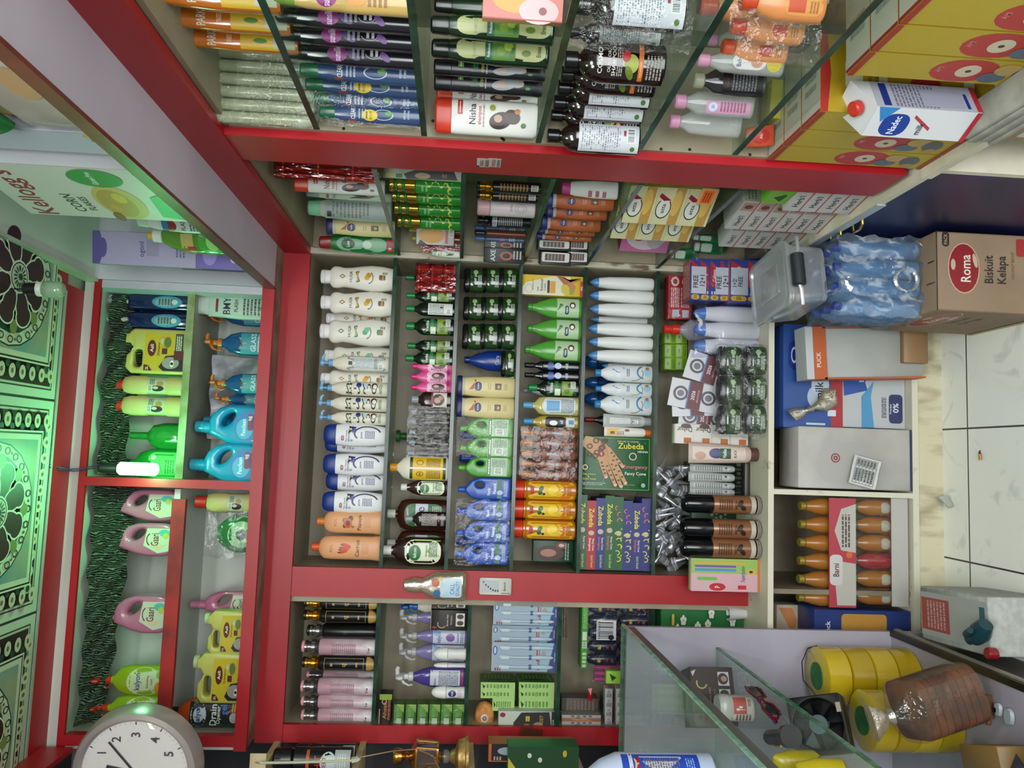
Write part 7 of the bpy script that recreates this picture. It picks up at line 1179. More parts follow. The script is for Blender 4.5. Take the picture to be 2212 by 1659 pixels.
put(k, (50, 139, 607, 643), 2.05, None, 'unlit clear bulb in black socket hanging from ceiling', '')
def wire(name, pts, r, mat, label):
    mb = MB(); mb.tube(pts, r, mat, 6); o = solid(name, mb, kind=None, smooth=60, cat='wire'); o['label'] = label; return o
a = atY(80, 1002, 2.40); wire('hanging_wire', [(a.x, 2.37, ZC-.012), atY(110, 1007, 2.40), atY(150, 1014, 2.43), atY(182, 1012, 2.44), atY(215, 1003, 2.46), (lz.x, 2.44, atY(240, 1008, 2.44).z)], .0022, M('#2c2c5a', .4), 'violet wire running from ceiling to the glowing green bulb')
wire('hanging_wire', [(a.x-.008, 2.37, ZC-.012), atY(120, 1013, 2.41), atY(160, 1018, 2.43), atY(200, 1012, 2.45), atY(235, 1010, 2.45)], .0018, M('#14141a', .4), 'black wire beside violet one above glowing green bulb')
b2 = atY(55, 625, 2.05); wire('hanging_wire', [(b2.x, 2.05, ZC-.012), (b2.x, 2.05, b2.z-.004)], .002, M('#14141a', .4), 'short black wire holding the unlit clear bulb')
p = atY(235, 935, 2.66); k = Kind('orange_tag', 'tag'); k.box('tag', '#a04424', 34, 2, 34, .3); k.art('print', (-17, 0, 17, 34), [('l', '#c9a09a', .15, .2, .85, .8, 4)], curved=False); spawn(k, Matrix.Translation((p.x, 2.655, p.z)) @ Matrix.Rotation(-.1, 4, 'Y'), 'small orange tag stuck on the dark foil sheet', '')
# ------------------------------------------------ clock
k = Kind('wall_clock', 'clock'); mb = MB(); R_ = 157
prof = [(-18, R_-6), (-16, R_), (20, R_-2), (34, R_-8), (36, R_-20), (30, R_-27)]
vs = []; fs = []; n = 64
for (y, r) in prof:
    for i in range(n): vs.append((r*math.cos(2*PI*i/n), -y, R_+r*math.sin(2*PI*i/n)))
for j in range(len(prof)-1):
    for i in range(n): fs.append((j*n+i, j*n+(i+1) % n, (j+1)*n+(i+1) % n, (j+1)*n+i))
mb.add(vs, fs, M('#b0a4a0', .28, .6)); mb.add([(R_*math.cos(2*PI*i/n), 18, R_+R_*math.sin(2*PI*i/n)) for i in range(n)], [tuple(range(n))], M('#2a2626')); k.mb('metal_rim', mb)
mb = MB(); mb.add([((R_-25)*math.cos(2*PI*i/n), -26, R_+(R_-25)*math.sin(2*PI*i/n)) for i in range(n)], [tuple(range(n))[::-1]], M('#c9c4bf', .35)); q = k.mb('dial', mb, smooth=0)
k.box_ = -26; its = []
for i in range(12):
    a = math.radians(90-30*(i+1)); its.append(('t', '#35363a', str(i+1), .5+.36*math.cos(a), .5+.36*math.sin(a), .085))
    for m_ in range(5):
        b = math.radians(90-30*(i+1)-6*m_); c, s_ = math.cos(b), math.sin(b); l0, l1, w_ = (.455, .485, .005) if m_ == 0 else (.462, .482, .0015); its.append(('p', '#2c2c30' if m_ == 0 else '#8a8684', [(.5+l0*c-w_*s_, .5+l0*s_+w_*c), (.5+l1*c-w_*s_, .5+l1*s_+w_*c), (.5+l1*c+w_*s_, .5+l1*s_-w_*c), (.5+l0*c+w_*s_, .5+l0*s_-w_*c)]))
k.art('numerals', (-R_+25, 25, R_-25, 2*R_-25), its, parent=q, curved=False)
mb = MB()
for (ang, L, w_) in ((78, 70, 4), (40, 100, 2.5), (100, 60, 1)):
    a = math.radians(ang); c, s_ = math.cos(a), math.sin(a); mb.box(-w_, w_, -30.5, -29.5, -12, L, M('#1c1c20')); mb.v[-8:] = [(x*s_+(z)*c, y, R_+z*s_-x*c) for x, y, z in mb.v[-8:]]
k.mb('clock_hands', mb, smooth=0, grow=False)
mb = MB(); mb.loft([(-27, R_-26, R_-26), (-33, R_-40, R_-40), (-36, 20, 20)], film('dial_glass', .05, '#ffffff', '#ffffff', 0, 1, .03), 2, 48, cap=False); mb.v = [(x, z, R_+y) for x, y, z in mb.v]; k.mb('glass_cover', mb, grow=False)
c = atY(294, 1662, 2.12); spawn(k, Matrix.Translation((c.x, 2.14, c.z-.157)) @ Matrix.Rotation(math.radians(-7), 4, 'Z'), 'round silver wall clock with grey numerals', 'at photo lower left')
# ------------------------------------------------ left dark recess goods
RZ = {i: atY(px, 1640, 2.3).z+.0095 for i, px in enumerate((550, 760, 1022, 1267))}
k = Kind('insecticide_can', 'can'); k.loft('can_body', M('#16161c', .2), cyl(33, 0, 175, 4)); k.art('printed_label', (-30, 4, 30, 160), [('r', '#a4a8ac', 0, 0, 1, .3), ('e', '#b8c4c4', .5, .42, .45, .16), ('t', '#b0281c', 'HIT', .5, .62, .12, 0, .6), ('t', '#8a1c3a', 'HEET', .45, .5, .08, 0, .8), ('r', '#b04a1c', 0, .78, 1, .84), ('l', '#c9ccd0', .1, .08, .9, .26, 4)]); k.loft('cap', M('#0e0e16', .25), cyl(30, 175, 235, 6), surf=False)
put(k, (590, 757, 1616, 1668), 2.40, RZ[1], 'dark insecticide can on cream board below the wall clock', ''); put(k, (640, 757, 1606, 1640), 2.50, RZ[1], 'second dark insecticide can, behind, nearer the red post', '')
k = Kind('brass_lantern', 'lantern'); G = M('#b07a3a', .2, .9)
k.loft('base', noisy('carved_wood_gold', '#8a6a34', '#b8965a', 30, .35, .4, 50, metal=.5), [(0, 62, 62), (8, 62, 62), (12, 56, 56), (34, 50, 50), (44, 24, 24), (60, 16, 16)], 2, 12); k.loft('glass_knob', M('#6a6460', .15), [(60, 12, 12), (70, 20, 20), (82, 20, 20), (88, 10, 10)], surf=False)
k.loft('stem', G, [(88, 9, 9), (98, 14, 14), (104, 9, 9)], surf=False); q = k.loft('glass_box', M('#5a4a40', .08, a=.5, coat=.8), [(104, 34, 34), (170, 38, 38)], 12, 16, surf=False)
mb = MB(); [mb.tube([(sx*33, sy*33, 102), (sx*38, sy*38, 172)], 3, G) for sx in (-1, 1) for sy in (-1, 1)]; mb.loft([(100, 38, 38), (106, 38, 38)], G, 12, 16); mb.loft([(170, 42, 42), (176, 42, 42), (196, 16, 16)], G, 12, 16); k.mb('brass_frame', mb, q)
k.loft('finial', G, [(196, 10, 10), (206, 14, 14), (214, 8, 8), (222, 22, 22), (240, 24, 24), (250, 20, 20)], 2, 16, surf=False); mb = MB(); mb.tube([(-30+60*i/10-0, -40, 172-75*math.sin(PI*i/10)) for i in range(11)], 1.6, G); k.mb('wire_handle', mb, q)
put(k, (848, 1020, 1598, 1690), 2.42, RZ[2], 'ornate brass lantern with glass body on cream board', '')
put(box_('bulb_box', 'box', '#a8522c', 100, 80, 180, [('r', '#a8522c', 0, 0, 1, 1), ('r', '#121214', .06, .55, 1, .97), ('r', '#121214', .06, .02, 1, .5), ('e', '#8a949c', .6, .8, .22, .1), ('p', '#8a949c', [(.5, .74), (.7, .74), (.6, .64)]), ('t', '#c9c9c4', 'LED BULB', .5, .4, .07, 0, .8), ('l', '#a0a0a0', .1, .85, .3, .95, 3)]), (1055, 1262, 1602, 1640), 2.45, RZ[3], 'black and orange LED bulb box beside green detergent box', '')
put(box_('detergent_box', 'box', '#1c6a34', 160, 80, 190, [('r', '#1c7038', 0, 0, 1, 1), ('r', '#123a18', .3, .0, 1, 1), ('p', '#b0a02a', [(.3, 1), (.75, 1), (.3, .8)]), ('e', '#b9bdb4', .8, .7, .06, .03), ('e', '#b9bdb4', .7, .55, .06, .03), ('e', '#b09a2a', .85, .2, .08, .03)] + [('r', '#b4bab4', .1, .1+.12*i, .2, .19+.12*i) for i in range(7)]), (1096, 1260, 1608, 1700), 2.40, RZ[3], 'large green detergent box with white stamps under red post', '')
k = Kind('adhesive_hook', 'hook'); k.box('plate', '#b9a886', 44, 3, 44, 1); mb = MB(); mb.tube([(0, -2, 28), (0, -12, 20), (0, -14, 12), (0, -8, 8)], 2, M('#b8a890', .3, .5)); k.mb('hook', mb); p = atY(575, 1645, 2.29); at(k, p.x, 2.288, p.z, 'cream adhesive hook plate on board end by red post', '')
wire('power_cord', [atY(562, 1648, 2.27), atY(640, 1647, 2.26), atY(700, 1645, 2.26), atY(760, 1643, 2.25)], .0035, M('#a9a88e', .4), 'pale cord stretched from hook plate across insecticide cans'); wire('cord_plug', [atY(760, 1643, 2.25), atY(772, 1640, 2.25), atY(776, 1635, 2.25)], .009, M('#a9ab94', .4), 'pale cord connector between hook and brass lantern')
wire('power_cord', [atY(776, 1636, 2.25), atY(850, 1622, 2.25), atY(900, 1618, 2.25), atY(935, 1632, 2.25), atY(950, 1662, 2.25)], .002, M('#7a5a48', .3), 'thin copper cord curving across the brass lantern')
# ------------------------------------------------ things on the red post between bays
k = Kind('hanging_sachet_bag', 'bag'); k.loft('bag_body', film('cream_bag_film', .55, '#c9bd9a', '#efe8d4', .5, 40, .2), [(0, 30, 3), (6, 34, 10), (60, 30, 14), (84, 14, 12), (96, 18, 14), (116, 12, 10)], 2.4, 24); k.art('printed_sachets', (-24, 8, 24, 66), [('R', '#b8ccd8', 0, 0, .9, .7, .1), ('t', '#3a7ac0', 'CALL', .4, .3, .14, 0, .5), ('t', '#3a7ac0', 'QUALITY', .42, .12, .12, 0, .7), ('e', '#b05a3a', .7, .85, .2, .14), ('e', '#3a6a9a', .2, .8, .16, .12), ('e', '#c9b45a', .85, .7, .1, .08)], e0=1.5)
put(k, (874, 1006, 1232, 1298), 2.575, None, 'knotted bag of small sachets hung on red post', '')
k = Kind('remote_control', 'remote'); k.box('body', '#c0c2b6', 44, 14, 106, 4); k.art('printed_front', (-19, 4, 19, 102), [('R', '#a9b0b4', .08, .38, .92, .96, .1), ('t', '#22262a', 'Bawoh', .5, .2, .08, 0, .6), ('e', '#7a1c28', .8, .90, .07, .025)] + [('e', '#1c1c20', .6-.5*math.sin(i*.35)*.8, .82-.08*i, .07, .025) for i in range(6)] + [('r', '#3a3e40', .02, .0, .06, .3)], curved=False)
put(k, (1035, 1105, 1248, 1284), 2.59, None, 'small white remote control fixed on the red post', '')
k = Kind('brown_tape_piece', 'tape'); mb = MB(); mb.add([(-16, 0, 0), (14, -2, -4), (20, -3, 60), (-8, -1, 66)], [(0, 1, 2, 3)], film('brown_tape', .55, '#8a5a44', '#c89a84', .2, 20, .15)); k.mb('tape', mb, smooth=0); put(k, (1120, 1172, 1568, 1612), 2.585, None, 'peeling strip of translucent brown tape on lower red post', '')
# ================================================================== foreground on floor
k = Kind('biscuit_carton', 'box'); k.box('carton', noisy('kraft_card', '#86705a', '#978068', 4, .7, .05, 40), 260, 330, 330, 2)
RM = lambda x, s=1: [('e', '#b8a088', x, .78, .32*s, .135), ('e', '#84161f', x, .78, .305*s, .126), ('t', '#d8cfc4', 'Roma', x, .765, .085, 0, .45*s), ('e', '#b9a48c', x+.04, .87, .07, .02), ('e', '#b9a48c', x+.1, .685, .09, .018, 10), ('t', '#26221e', 'Biskuit', x, .57, .075, 0, .56*s), ('t', '#26221e', 'Kelapa', x, .45, .075, 0, .52*s)]
k.art('printed_front', (-130, 0, 130, 330), [('R', '#2a2622', .80, .90, .99, .96, .4), ('t', '#a8957a', 'PACK', .895, .93, .03, 0, .15)] + RM(.54, 1.0) + [('t', '#6a5640', 'COCONUT BISCUIT', .6, .365, .022, 0, .5), ('R', '#a02a30', .72, .26, .94, .33, .2), ('l', '#5a4836', .1, .02, .5, .1, 4)], curved=False)
k.art('printed_side', (-165, 0, 165, 330), RM(.62) + [('r', '#9a8a2a', 0, .0, 1, .06)] + [('o', '#2a2622', .08+.1*i, .88, .04, .05, .15) for i in range(4)], 'left', curved=False)
k.art('top_seam', (-130, -165, 130, 165), [('r', '#3a2c20', .0, .0, 1, .012), ('r', '#3a2c20', .35, .03, .37, .14), ('r', '#3a2c20', .62, .04, .64, .12)], 'top', curved=False)
cx = .411+.107+.004; at(k, cx, 2.12, 0, 'brown biscuit carton with red oval emblem standing on floor', '', rot=0, s=(.82, 1.04, .985))
# pack of water bottles
k = Kind('water_bottle_pack', 'bottles')
WAT = M('#a4c6e4', .06, a=.30, coat=.9); CAPB = M('#22348c', .3)
for j in range(3):
    for i in range(4):
        x = -96+64*i; y = -64+64*j; mb = MB(); mb.loft([(0, 26, 26, y, x), (4, 30, 30, y, x), (70, 30, 30, y, x), (76, 28, 28, y, x), (82, 30, 30, y, x), (140, 29, 29, y, x), (172, 13, 13, y, x), (180, 12, 12, y, x)], WAT, 2, 20); q = k.mb('bottle', mb)
        mb = MB(); mb.loft([(178, 14, 14, y, x), (192, 14, 14, y, x), (194, 12, 12, y, x)], CAPB, 2, 16); k.mb('cap', mb, q)
k.wrap(-130, 130, -98, 98, 0, 196, film('blue_shrink', .20, '#a9c8e4', '#d0e4f6', .7, 14, .1), 10); mb = MB(); mb.tube([(-12+36*math.cos(t), -108, 40+26*math.sin(t)) for t in [i*PI/8 for i in range(15)]], 5, film('torn_film', .6, '#c9d4dc', '#e8eef4', .5, 30)); k.mb('torn_film_edge', mb)
at(k, .515, 2.105, .329, 'blue shrink-wrapped pack of water bottles on biscuit carton', '', rot=0, s=(.845, .93, 1.2))
# clear storage tub lying on its side on top
k = Kind('storage_tub', 'tub'); TUBM = film('frosted_plastic', .52, '#dfe4e8', '#f0f4f6', .15, 6, .25)
def rr_loft(mb, lv, W, D, r, mat, cap=True):
    vs = []; fs = []; pr = rrect(-W/2, -D/2, W/2, D/2, r, 5); n = len(pr)
    for (h_, s_) in lv: vs += [(x*s_, y*s_, h_) for x, y in pr]
    for j in range(len(lv)-1): fs += [(j*n+i, j*n+(i+1) % n, (j+1)*n+(i+1) % n, (j+1)*n+i) for i in range(n)]
    if cap: fs += [tuple(range(n))[::-1], tuple((len(lv)-1)*n+i for i in range(n))]
    mb.add(vs, fs, mat)
mb = MB(); rr_loft(mb, [(0, .86), (3, .88), (92, .97), (94, 1.02), (97, 1.02)], 160, 235, 22, TUBM); tb_ = k.mb('tub_body', mb)
mb = MB(); rr_loft(mb, [(97, 1.03), (100, 1.05), (106, 1.05), (108, 1.02), (108, .9), (103, .88)], 160, 235, 24, TUBM); q = k.mb('lid', mb)
mb = MB(); rr_loft(mb, [(103.5, .5), (105, .5), (106, .48)], 160, 235, 16, TUBM); k.mb('lid_ridge', mb, q)
mb = MB(); rr_loft(mb, [(1, .870), (12, .884)], 160, 235, 22, noisy('rusty_smear', '#b0aca4', '#a8683a', 12, .5, lo=.45, hi=.62), False); k.mb('stained_base', mb, tb_, smooth=0)
mb = MB(); mb.tube([(-86, 0, 96), (-90, -70, 84), (-84, -122, 74), (-50, -130, 78), (-36, -130, 82)], 5, TUBM); k.mb('bail_arm', mb); mb = MB(); mb.tube([(36, -130, 82), (50, -130, 78), (84, -122, 74), (90, -70, 84), (86, 0, 96)], 5, TUBM); h_ = k.mb('bail_arm', mb); mb = MB(); mb.tube([(-40, -130, 82), (-38, -130, 82), (38, -130, 82), (40, -130, 82)], [13, 16, 16, 13], M('#1c2628', .5), 18); k.mb('black_grip', mb, h_)
spawn(k, Matrix.Translation((.520, 2.185, .329+.238)) @ Matrix.Rotation(math.radians(6), 4, 'Z') @ Matrix.Rotation(math.radians(-3), 4, 'Y') @ Matrix.Diagonal((1.12, 1.08, 1.12, 1)), 'frosted clear storage tub with black grip on water bottle pack', '')
# litter
k = Kind('crushed_cup', 'cup'); k.loft('cup_body', M('#a8aca4', .4), [(0, 10, 8), (20, 14, 6), (38, 20, 9)], 2.2, 14); p = atZ(2062, 1095, 0); at(k, p.x, p.y, .012, 'crushed small paper cup lying on floor tiles', '', tilt=('Y', 80), rot=40)
mb = MB(); p = atZ(2121, 985, 0); mb.tube([(p.x-.012, p.y, .005), (p.x+.006, p.y+.001, .005)], .0045, M('#a8783a')); mb.tube([(p.x+.006, p.y+.001, .005), (p.x+.013, p.y+.002, .006), (p.x+.017, p.y-.003, .006)], [.004, .002, .001], M('#2a2420')); o = solid('cigarette_stub', mb, kind=None, smooth=50, cat='litter'); o['label'] = 'burnt cigarette stub lying on a white floor tile'
# ================================================================== glass counter at lower left
CYE, CXR, CZT = 2.35, -.492, 1.055
dc = root('display_counter', (-.8, 1.9, 0), 'glass topped display counter with lilac inside at lower photo edge', 'counter'); do = (-.8, 1.9, 0)
def DC(name, *a, label=None): return BX(name, *a, parent=dc, off=do, label=label)
LIL = noisy('scuffed_lilac_board', '#8f8a96', '#a29daa', 3, .45)
DC('end_panel', -1.25, CXR, CYE-.004, CYE+.014, 0, CZT-.012, LIL); DC('back_panel', -1.25, -1.235, .5, CYE-.004, .1, CZT-.012, LIL); DC('bottom_board', -1.235, CXR-.012, .5, CYE-.004, .215, .235, LIL)
GT = film('counter_glass', .14, '#e4f2ea', '#f3f9f6', 0, 1, .02); GE = noisy('pale_glass_edge', '#6fa08c', '#9cc4b2', 30, .15)
DC('glass_top', -1.25, CXR, .5, CYE+.015, CZT-.010, CZT, GT); DC('top_edge', CXR, CXR+.004, .5, CYE+.015, CZT-.010, CZT, GE, label='pale green polished glass edge'); DC('far_top_edge', -1.25, CXR, CYE+.015, CYE+.019, CZT-.010, CZT, GE)
DC('metal_rail', CXR-.010, CXR, .5, CYE-.006, CZT-.034, CZT-.012, M('#6a6a6a', .4, .5)); DC('dark_channel', CXR-.012, CXR+.006, .5, CYE-.006, .228, .240, M('#14120f', .35)); DC('bottom_rail', CXR-.012, CXR+.010, .5, CYE-.006, .213, .228, M('#8f8a7a', .4, .3)); DC('plinth', -1.2, CXR-.02, .5, CYE-.01, 0, .213, M('#5a5650', .6))
DC('glass_shelf', -1.235, -.55, .5, CYE-.006, .765, .775, GT); DC('shelf_edge', -.55, -.546, .5, CYE-.006, .765, .775, noisy('dark_glass_edge', '#2f6a54', '#4f8a72', 30, .2))
p = atY(1450, 1500, 2.22); ms = .776
cc = lambda bx, Y, k, d_, z=ms, rot=0, **kw: put(k, bx, Y, z, d_, 'inside glass counter', rot, **kw)
kx = box_('shampoo_carton', 'box', '#1f0f10', 150, 90, 120, [('r', '#221012', 0, 0, 1, 1), ('p', '#b8a0a0', [(.84, .94), (.92, .98), (.96, .86)]), ('o', '#a8924a', .72, .75, .1, .13, .25, 60, 260), ('t', '#8a7060', 'Brown Hair', .5, .58, .06, 0, .35), ('t', '#7a6456', 'Shampoo', .5, .46, .06, 0, .3), ('r', '#b0aeb0', .45, .1, .92, .36), ('e', '#2a1c18', .8, .24, .1, .12), ('e', '#9a7a68', .8, .22, .05, .07), ('r', '#1c1416', .62, .1, .68, .36), ('e', '#2a1c18', .55, .24, .06, .1)], right=[('r', '#2a2228', 0, 0, 1, 1), ('b', '#a8a8ac', .1, .05, .5, .2), ('r', '#8a8a90', .3, .45, .4, .52), ('r', '#8a8a90', .3, .6, .4, .67)], top=[('r', '#20181c', 0, 0, 1, 1)])
at(kx, -.655, 2.22, ms, 'dark maroon hair shampoo carton', 'on glass shelf in counter', rot=22)
kx = Kind('cotton_bud_tub', 'tub'); kx.loft('tub_body', M('#b4b4ae', .25, a=.9), [(0, 28, 28), (4, 32, 32), (62, 32, 32), (66, 34, 34), (84, 33, 33), (90, 28, 28)], 3, 32); kx.art('wrap_label', (-28, 8, 28, 58), [('r', '#b8b4a8', 0, 0, 1, 1), ('r', '#a8524c', .3, .3, 1, .98), ('e', '#cfc8c0', .5, .75, .06, .1), ('e', '#cfc8c0', .6, .6, .05, .1), ('r', '#cfc8c0', .48, .4, .51, .75), ('b', '#c4c0b4', .6, .02, .95, .26), ('l', '#5a4a44', .02, .05, .28, .9, 5)])
at(kx, -.632, 2.06, ms, 'small clear tub of cotton buds with pink label', 'on glass shelf in counter', rot=10)
kx = Kind('black_flashlight', 'torch'); mb = MB(); mb.tube([(0, 0, 0), (0, 0, 90), (0, 0, 100), (0, 0, 125)], [17, 17, 24, 25], M('#0f0d10', .35), 20); kx.mb('torch_body', mb); mb = MB(); mb.tube([(0, -18, 20), (0, -19, 60)], 3, M('#a8923a', .3, .6)); kx.mb('gold_stripe', mb)
spawn(kx, Matrix.Translation((-.64, 1.87, ms+.026)) @ Matrix.Rotation(math.radians(-70), 4, 'Z') @ Matrix.Rotation(math.radians(90), 4, 'Y'), 'black torch lying on glass shelf in counter', '')
kx = Kind('red_sunglasses', 'glasses'); mb = MB(); RD = M('#6a101c', .2); mb.tube([(-70, 0, 8), (-66, -2, 22), (-40, -4, 26), (-12, -4, 20), (0, -4, 16), (12, -4, 20), (40, -4, 26), (66, -2, 22), (70, 0, 8), (50, -4, -4), (20, -4, -2), (8, -4, 10), (-8, -4, 10), (-20, -4, -2), (-50, -4, -4), (-70, 0, 8)], 2.6, RD); kx.mb('front_frame', mb)
mb = MB(); [mb.loft([(-3, 26, 1, -4, s_*38), (24, 26, 1, -4, s_*38)], M('#2a1c2c', .1, a=.8), 2.4, 20) for s_ in (1,)]; kx.mb('lens', mb, 0); mb = MB(); mb.loft([(-3, 26, 1, -4, -38), (24, 26, 1, -4, -38)], M('#2a1c2c', .1, a=.8), 2.4, 20); kx.mb('lens', mb, 0)
for s_ in (1, -1): mb = MB(); mb.tube([(s_*70, 0, 10), (s_*69, 8, 9), (-s_*52, 16+s_*3, 4)], 2.2, RD if s_ < 0 else M('#5a2a90', .3)); kx.mb('temple_arm', mb)
spawn(kx, Matrix.Translation((-.578, 1.93, ms+.008)) @ Matrix.Rotation(math.radians(82), 4, 'Z') @ Matrix.Diagonal((1.2, 1.2, 1.2, 1)), 'red framed sunglasses with a purple arm on counter shelf', '')
yk = Kind('yellow_pouch', 'pouch'); yk.loft('pouch_body', M('#a8981c', .25), [(0, 44, 8), (10, 50, 26), (60, 50, 28), (95, 44, 10), (100, 40, 2)], 2.8); yk.art('dotted_print', (-36, 20, 36, 84), [('l', '#c4b87a', .1, .3, .9, .7, 5)])
for i, (x, y) in enumerate(((-.65, 1.68), (-.70, 1.60), (-.62, 1.545))): at(yk, x, y, ms, 'yellow plastic pouch', 'on glass shelf in counter', rot=20*i-10)
tk = Kind('small_carton', 'box'); tk.box('carton', '#a8844a', 46, 30, 90, 1); tk.art('printed_front', (-23, 0, 23, 90), [('r', '#b0b0a4', 0, .3, 1, .5), ('e', '#7a3a1c', .5, .75, .3, .1)], curved=False)
at(tk, -.74, 1.80, ms, 'small tan carton deeper inside the counter', '', rot=15, s=1.2); at(tk, -.83, 1.93, ms, 'small tan carton farther back under glass top', '', rot=-10, s=1.2)
# bottom of counter
zb = .235
yt = Kind('tape_roll_sleeve', 'tape'); 
for i in range(4):
    mb = MB(); mb.loft([(i*47, 60, 60), (i*47+2, 64, 64), (i*47+44, 64, 64), (i*47+46, 60, 60)], M(['#b09412', '#c0a41c'][i % 2], .25, coat=.4), 2, 36); q = yt.mb('tape_roll', mb)
mb = MB(); mb.loft([(187, 30, 30), (189, 30, 30)], noisy('green_core', '#145a24', '#1f7a30', 40, .5), 2, 24); yt.mb('green_core', mb, q)
at(yt, -.600, 2.255, zb, 'tall sleeve of yellow tape rolls with green core', 'on counter floor', s=(1.25, 1.25, 1.46))
at(yt, -.665, 2.075, zb, 'second yellow tape sleeve behind black fan', 'on counter floor', s=(1.2, 1.2, 1.25))
fk = Kind('cooling_fan', 'fan'); fk.prism('square_frame', '#141317', rrect(-60, 0, 60, 120, 8), 38, [arc(0, 60, 54, 0, 360, 32)[:-1]], 2); 
mb = MB(); mb.loft([(-14, 20, 20), (14, 20, 20)], M('#5a7078', .3), 2, 24); mb.v = [(x, z, 60+y) for x, y, z in mb.v]; q = fk.mb('hub', mb)
for i in range(7):
    a = 2*PI*i/7; mb = MB(); c, s_ = math.cos(a), math.sin(a); mb.add([(c*18-s_*-9, -9, 60+s_*18+c*-9), (c*50-s_*-18, -10, 60+s_*50+c*-18), (c*50-s_*14, 9, 60+s_*50+c*14), (c*18-s_*9, 9, 60+s_*18+c*9)], [(0, 1, 2, 3)], M('#1c1b20', .3)); fk.mb('blade', mb, q, smooth=0)
mb = MB(); mb.add([(54*math.cos(t), 15, 60+54*math.sin(t)) for t in [i*PI/16 for i in range(32)]], [tuple(range(32))], M('#08080a', .6)); fk.mb('back_guard', mb, smooth=0); fk.box_ = -19; fk.art('paper_tag', (20, 4, 40, 14), [('r', '#a89a84', 0, 0, 1, 1)], curved=False)
p = atY(1790, 1560, 1.98); spawn(fk, Matrix.Translation((p.x, 1.98, atY(1815, 1560, 1.98).z-.02)) @ Matrix.Rotation(math.radians(28), 4, 'Z') @ Matrix.Rotation(math.radians(-38), 4, 'X') @ Matrix.Diagonal((1.15, 1.15, 1.15, 1)), 'square black cooling fan leaning on yellow tape sleeves', '')
bx = box_('plain_carton', 'box', '#8a6a3c', 150, 140, 150, [('p', '#3a3a44', [(.3, .1), (.9, .6), (.6, .9)])]); at(bx, -.70, 1.78, zb, 'tan carton with dark print under the black fan', '', rot=18, s=(1, 1, .7))
wire('black_wire', [atY(1765, 1395, 2.33), atY(1745, 1400, 2.32), atY(1732, 1430, 2.30), atY(1735, 1470, 2.26), atY(1755, 1492, 2.20), atY(1772, 1520, 2.10)], .0016, M('#0c0c0e', .4), 'loose black wire looping down beside yellow tape sleeve')
k = Kind('metal_clip', 'clip'); k.box('plate', '#8a8266', 22, 4, 12, 1); mb = MB(); mb.tube([(0, -2, 6), (0, -5, 6)], 2.5, M('#3a3426')); k.mb('screw', mb); p = atY(1752, 1421, 2.342); at(k, p.x, 2.342, p.z, 'small brass clip screwed to lilac end panel', '')
# bread in a knotted bag
bk = Kind('bread_loaf_bag', 'bread'); BRM = noisy('brown_bread', '#4a2a1c', '#6a3f28', 18, .7, .3, 60)
for i in range(8):
    mb = MB(); z0 = i*17; mb.loft([(z0, 52, 48), (z0+2, 56, 52), (z0+14, 56, 52), (z0+16, 52, 48)], BRM, 5, 28); bk.mb('bread_slice', mb)
BS_ = 0
mb = MB(); mb.loft([(-4, 50, 46), (0, 60, 56), (140, 60, 56), (150, 46, 42), (176, 14, 12), (186, 7, 7), (200, 20, 14), (222, 34, 9)], film('bread_bag_film', .10, '#d8cfc0', '#f4eee4', .7, 40, .12), 3, 36); bk.mb('clear_bag', mb); mb = MB(); mb.loft([(176, 15, 13), (186, 8, 8), (200, 21, 15), (222, 35, 10)], film('knot_film', .4, '#d8d4cc', '#f4f0e8', .7, 60, .15), 3, 24); bk.mb('twisted_knot', mb)
spawn(bk, Matrix.Translation((-.535, 1.885, .315)) @ Matrix.Rotation(math.radians(12), 4, 'Z') @ Matrix.Rotation(math.radians(-14), 4, 'Y') @ Matrix.Rotation(math.radians(10), 4, 'X') @ Matrix.Diagonal((1.2, 1.2, 1.25, 1)), 'sliced brown bread in a knotted clear bag inside counter', '')
k = box_('plain_carton', 'box', '#6a5030', 150, 120, 150); at(k, -.575, 1.915, zb, 'plain carton beneath the bagged bread', '', rot=10, s=(.36, .4, .5))
cb = Kind('crumpled_bag', 'bag'); mb = MB(); mb.loft([(0, 50, 50), (10, 75, 66), (60, 82, 74), (100, 60, 50), (130, 22, 18), (150, 34, 20)], FILM2, 2.2, 30); mb.v = [tuple(Vector(v)+noise.noise_vector(Vector(v)*.03)*9) for v in mb.v]; cb.mb('clear_bag', mb); mb = MB(); mb.loft([(4, 44, 40), (70, 50, 44), (84, 40, 34)], noisy('dark_contents', '#2a2c28', '#8a8a80', 26, .4, .4, 60), 2.6, 24); cb.mb('contents', mb)
at(cb, -.60, 1.53, .30, 'crumpled clear bag with dark contents', 'nearest camera in counter', s=.95); at(box_('plain_carton', 'box', '#4a4034', 150, 140, 64), -.60, 1.53, zb, 'low dark carton under the crumpled clear bag', '')
k = Kind('blue_cloth_bundle', 'cloth'); k.loft('cloth', noisy('blue_cloth', '#1f2f6a', '#2c4088', 12, .6, .3, 40), [(0, 70, 60), (40, 78, 66), (80, 60, 50), (96, 20, 16)], 2.2, 28); at(k, -.57, 1.37, zb, 'blue cloth bundle at bottom of counter', '')
for i, (px, py, c, sx) in enumerate(((2162, 1533, '#b0b8bc', 16), (2185, 1548, '#9aa6ac', 20), (2140, 1560, '#7a5030', 8), (2158, 1534, '#14161c', 7))):
    k = Kind(['paper_scrap', 'plastic_scrap', 'pen_scrap', 'battery_scrap'][i], 'litter'); k.loft('piece', c, [(0, sx*.8, sx*.6), (3, sx, sx*.8), (10, sx*.9, sx*.6)], 2.4, 14); p = atZ(px, py, zb); at(k, min(p.x, -.52), p.y, zb+.001, ['small white scrap', 'small clear plastic cap', 'small brown pen cap', 'small black battery piece'][i] + ' lying on lilac counter floor', '')
